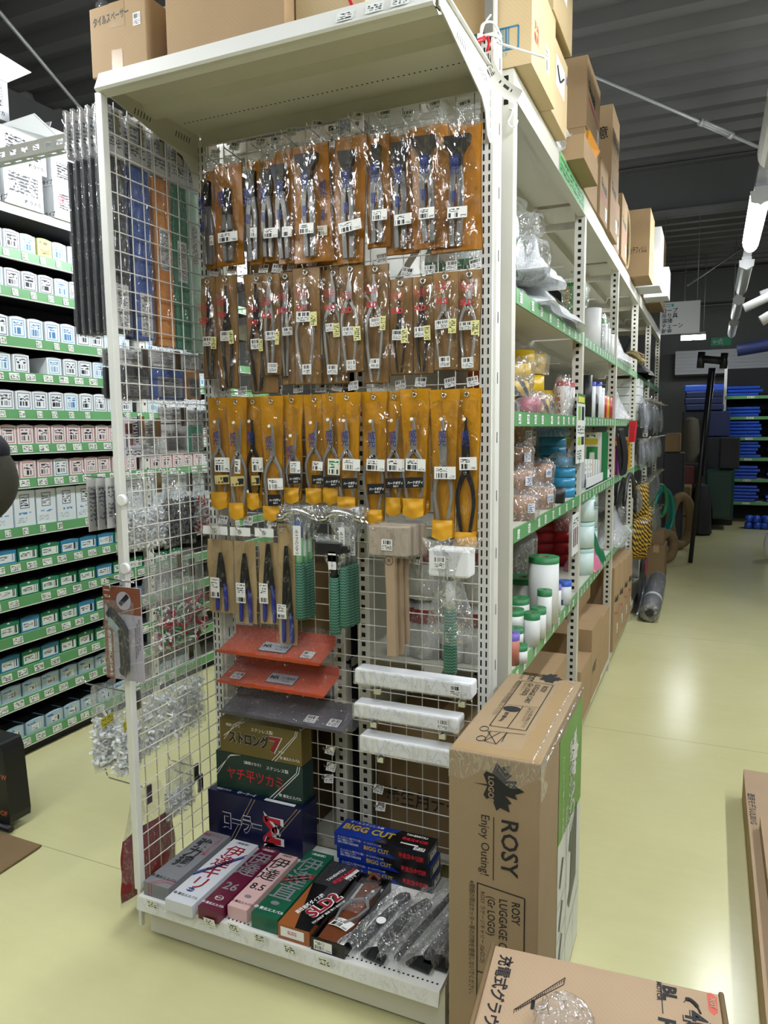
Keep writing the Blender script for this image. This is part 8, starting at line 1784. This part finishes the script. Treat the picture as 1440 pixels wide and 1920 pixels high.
# shelving with folded blue sheets
SY = 12.3; BS = thing('sheet_rack', 'green-railed shelving holding folded blue sheets at the end wall', 'shelving', (1.5, 12.6, 0))
bx0 = PY(1357, 800, SY).x; shz = [PY(1400, py, SY).z for py in (742, 781, 820, 858.5, 898, 941)]
for x in (bx0, bx0 + 1.2, bx0 + 2.4): MB().box(x - .02, x + .02, SY, SY + .04, 0, 2.35, M_WHITE).obj('post', BS)
for z in shz:
    MB().box(bx0, bx0 + 2.4, SY + .01, SY + .6, z - .03, z, M_STEEL).obj('shelf', BS); MB().box(bx0, bx0 + 2.4, SY - .004, SY + .006, z - .045, z, M_GREEN).obj('price_rail', BS)
    for k in range(3): MB().sticker((bx0 + .35 + .7*k, SY - .0045, z - .022), X_, Z_, .10, .028, M_PTAG).obj('price_tag', BS)
MB().box(bx0, bx0 + 2.4, SY + .6, SY + .61, 0, 2.35, M_BACKB).obj('back_panel', BS)
M_BLUES = mat('blue_sheet', '#2450bd', .35, var=.15, vscale=20); M_BLUED = mat('dark_blue_sheet', '#10204e', .45, var=.12)
SN = ['top', 'second', 'third', 'fourth', 'fifth', 'lowest']
for si, z in enumerate(shz):
    for q, (xa, wd, n) in enumerate(((bx0 + .03, .46, (3, 3, 5, 5, 4, 5)[si]), (bx0 + .62, .5, (2, 6, 2, 5, 3, 2)[si]))):
        hh = .05
        for k in range(n):
            w = MB(); dx = rnd.uniform(-.015, .02); x0, x1, z0 = xa + dx, xa + wd + dx + rnd.uniform(-.03, .02), z + .0005 + hh * k
            w.sheet(lambda u, v: (x0 + (x1-x0)*u, SY + .03 + .42*v, z0 + hh*.85 + .006*math.sin(9*u + k) * math.sin(7*v)), 8, 4, M_BLUES)
            w.sheet(lambda u, v: (x0 + (x1-x0)*u, SY + .03 - .014*math.sin(pi*v), z0 + hh*.85*v), 8, 4, M_BLUES)
            w.box(x0, x1, SY + .032, SY + .45, z0, z0 + hh*.75, M_BLUES)
            tag(w.obj('folded_sheet'), f'folded blue sheet, {ORD[k]} from below in the {("left", "right")[q]} stack of the {SN[si]} end shelf', 'folded sheet', f'folded blue sheets on the {SN[si]} end shelf')
# dark clutter in front of the end shelves
YF = 11.0
def blk(name, label, cat, l, r, t_, b_, y, dp, m, bev=.02, soft=False):
    a, b = PY(l, t_, y), PY(r, b_, y); z0 = max(b.z, .0005)
    w = MB()
    if soft: 
        yc, xc = y + dp/2, (a.x + b.x)/2
        w.sheet(lambda u, v: (xc + (b.x-a.x)/2 * math.cos(2*pi*u) * (1 - .35*v**3) * (1 + .05*math.sin(9*u + 5*v)), yc + dp/2*math.sin(2*pi*u) * (1 - .35*v**3), z0 + (a.z - z0)*v), 24, 8, m); w.lathe((xc, yc, a.z), [(abs(b.x-a.x)*.33, 0), (.02, .03)], m, 16); w.box(xc - .1, xc + .1, yc - .1, yc + .1, z0, z0 + .02, m)
    else: w.box(a.x, b.x, y, y + dp, z0, a.z, m)
    return tag(w.obj(name, bevel=None if soft else bev), label, cat), a, b
M_DKG = mat('dark_green_film', '#173a30', .35, var=.15); M_BEIGEB = mat('beige_bag', '#4f4a3e', .8, var=.15); M_DKB = mat('dark_box', '#1a1b1f', .6, var=.1)
blk('cardboard_box', 'brown box on the floor beyond the tan coils, lower one', 'box', 1256, 1296, 968, 1012, 10.4, .5, M_CARDD)
blk('cardboard_box', 'brown box with a white slip, upper one beyond the tan coils', 'box', 1258, 1294, 912, 967.5, 10.4, .5, M_CARDD)
a = PY(1280, 940, 10.395); o = MB(); o.sticker(a, X_, Z_, .08, .06, M_WHITEPRINT); o.obj('slip', bpy.data.objects[[q.name for q in COL.objects if q.get('label') == 'brown box with a white slip, upper one beyond the tan coils'][0]])
blk('black_sack', 'bulging black sack on the floor beyond the brown boxes', 'sack', 1293, 1334, 912, 1003, 10.6, .4, M_DKB, soft=True)
blk('green_bin_bag', 'tall dark green translucent bundle before the blue sheet shelves', 'bundle', 1322, 1374, 880, 975, 11.3, .5, M_DKG, .04)
blk('dark_case', 'black case on the green bundle', 'case', 1350, 1386, 820, 879.5, 11.3, .3, M_DKB)
blk('low_table', 'dark low cabinet at the end of the aisle', 'cabinet', 1262, 1319, 868, 1006, 11.3, .6, M_DKB)
blk('red_case', 'dark red printed case on the floor cabinet front', 'case', 1280, 1300, 874, 910, 11.1, .19, mat('dark_red_case', '#5a1418', .5))
blk('beige_rucksack', 'beige bag standing on the dark cabinet', 'bag', 1276, 1312, 786, 868, 11.4, .4, M_BEIGEB, soft=True)
blk('dark_cabinet', 'black cabinet under the small tan box at the far rack end', 'cabinet', 1244, 1277, 848.5, 1040, 9.6, .35, M_DKB)
blk('cardboard_box', 'small tan box at the far rack end', 'box', 1247, 1275, 812, 848, 9.6, .3, M_CARDD)
blk('navy_case', 'dark navy case under the stacked dark blue sheets', 'case', 1322, 1368, 771, 819, 11.9, .4, M_BLUED)
o, a, b = blk('dark_stand', 'black stand carrying the navy case and stacked sheets', 'stand', 1318, 1372, 819.5, 1000, 11.9, .4, M_DKB)
for k in range(4): 
    zt_, zb_ = 722 + 12*k, 733.5 + 12*k; blk('dark_sheet_bundle', f'stacked dark blue sheet bundle at the aisle end, {ORD[k]} from the top', 'folded sheet', 1283 + (k % 2)*2, 1357 - (k % 3), zt_, zb_, 11.9, .4, M_BLUED if k else M_BLUES, .02)
blk('black_stand', 'tall black stand left of the navy case', 'stand', 1280, 1316, 771, 1000, 11.92, .3, M_DKB)
# long tool with H-shaped head
t = thing('push_tool', 'long black pole tool with H-shaped head leaning at the aisle end', 'pole tool', (-.15, 8.5, 0))
a, b = PY(1333, 690, 8.5), PY(1296, 1010, 8.4); bb_ = V((a.x + (b.x - a.x)*1.0, 8.4, .012)); w = MB(); w.tube([a, bb_], .024, M_BLACK, 10); w.tube([a + V((.035, 0, 0)), a.lerp(bb_, .55) + V((.03, 0, 0))], .012, M_DARKTOOL, 8); w.obj('pole', t)
w = MB(); q = [PY(*p, 8.47) for p in ((1316, 660), (1313, 690), (1359, 662), (1356, 691), (1316, 673), (1357, 677))]
w.tube([q[0], q[1]], .038, M_BLACK, 10); w.tube([q[2], q[3]], .038, M_BLACK, 10); w.tube([q[4], q[5]], .04, M_BLACK, 10); w.obj('head', t)
# rolls jutting from the right
M_PIPEW = mat('white_roll', '#b9babc', .4, var=.03); M_PIPEB = mat('navy_roll', '#121f4a', .4, var=.06)
for k, (l, r_, y, rad, m, lab) in enumerate((((1395, 578), (1450, 552), 6.0, .032, M_PIPEW, 'white roll jutting out at the upper right, lowest long one'), ((1427, 602), (1460, 582), 5.6, .034, M_PIPEW, 'white roll jutting out at the upper right, short lower one'), ((1426, 553), (1460, 540), 6.3, .028, M_PIPEW, 'white roll jutting out at the upper right, upper one'), ((1382, 657), (1460, 644), 6.2, .045, M_PIPEB, 'navy blue roll jutting out below the white ones'))):
    a, b = PY(*l, y), PY(*r_, y); d = (b - a).normalized(); w = MB(); e = a + d * 1.0
    w.lathe(a, [(rad * .75, .006), (rad * .75, 0), (rad, 0), (rad, 1.05), (0, 1.05)], m, 18, axis=d); tag(w.obj('sheet_roll'), lab, 'roll', 'rolls jutting out at the upper right')
w = MB()
for x in (.62, 1.2): w.box(x, x + .04, 6.36, 6.40, 0, 2.75, M_STEEL)
w.obj('x') if False else None
RK = thing('roll_rack', 'steel rack beyond the right edge carrying the rolls', 'shelving', (.9, 6.4, 0))
for x in (.62, 1.2): MB().box(x, x + .04, 6.40, 6.44, 0, 2.80, M_STEEL).obj('post', RK)
for z in (1.99, 2.22, 2.36, 2.50): MB().box(.60, 1.26, 5.95, 6.44, z - .012, z, M_STEEL).obj('arm', RK)
# blue net bag and white sack at the right edge
w = MB(); r2 = random.Random(3); c = PZ(1424, 985, .0)
for k in range(16): 
    w.lathe((c.x - .16 + .10*(k % 4) + r2.uniform(-.02, .02), 11.6 + .1*((k // 4) % 2), .001 + .09*(k // 8) + 0), [(0, 0), (.045, .01), (.055, .05), (.045, .09), (0, .10)], M_BLUES, 10)
tag(w.obj('blue_net_bag'), 'bag of round blue floats on the floor at the right edge', 'bag')
c = PZ(1452, 1050, 0); w = MB(); w.sheet(lambda u, v: (c.x + .02 + .14*math.cos(2*pi*u)*math.sin(pi*(.1 + .85*v))**.5 * (1 + .05*math.sin(11*u)), c.y + .12*math.sin(2*pi*u)*math.sin(pi*(.1 + .85*v))**.5, .002 + .36*v), 24, 10, M_CLRC); tag(w.obj('white_sack'), 'white woven sack standing at the right edge', 'sack')
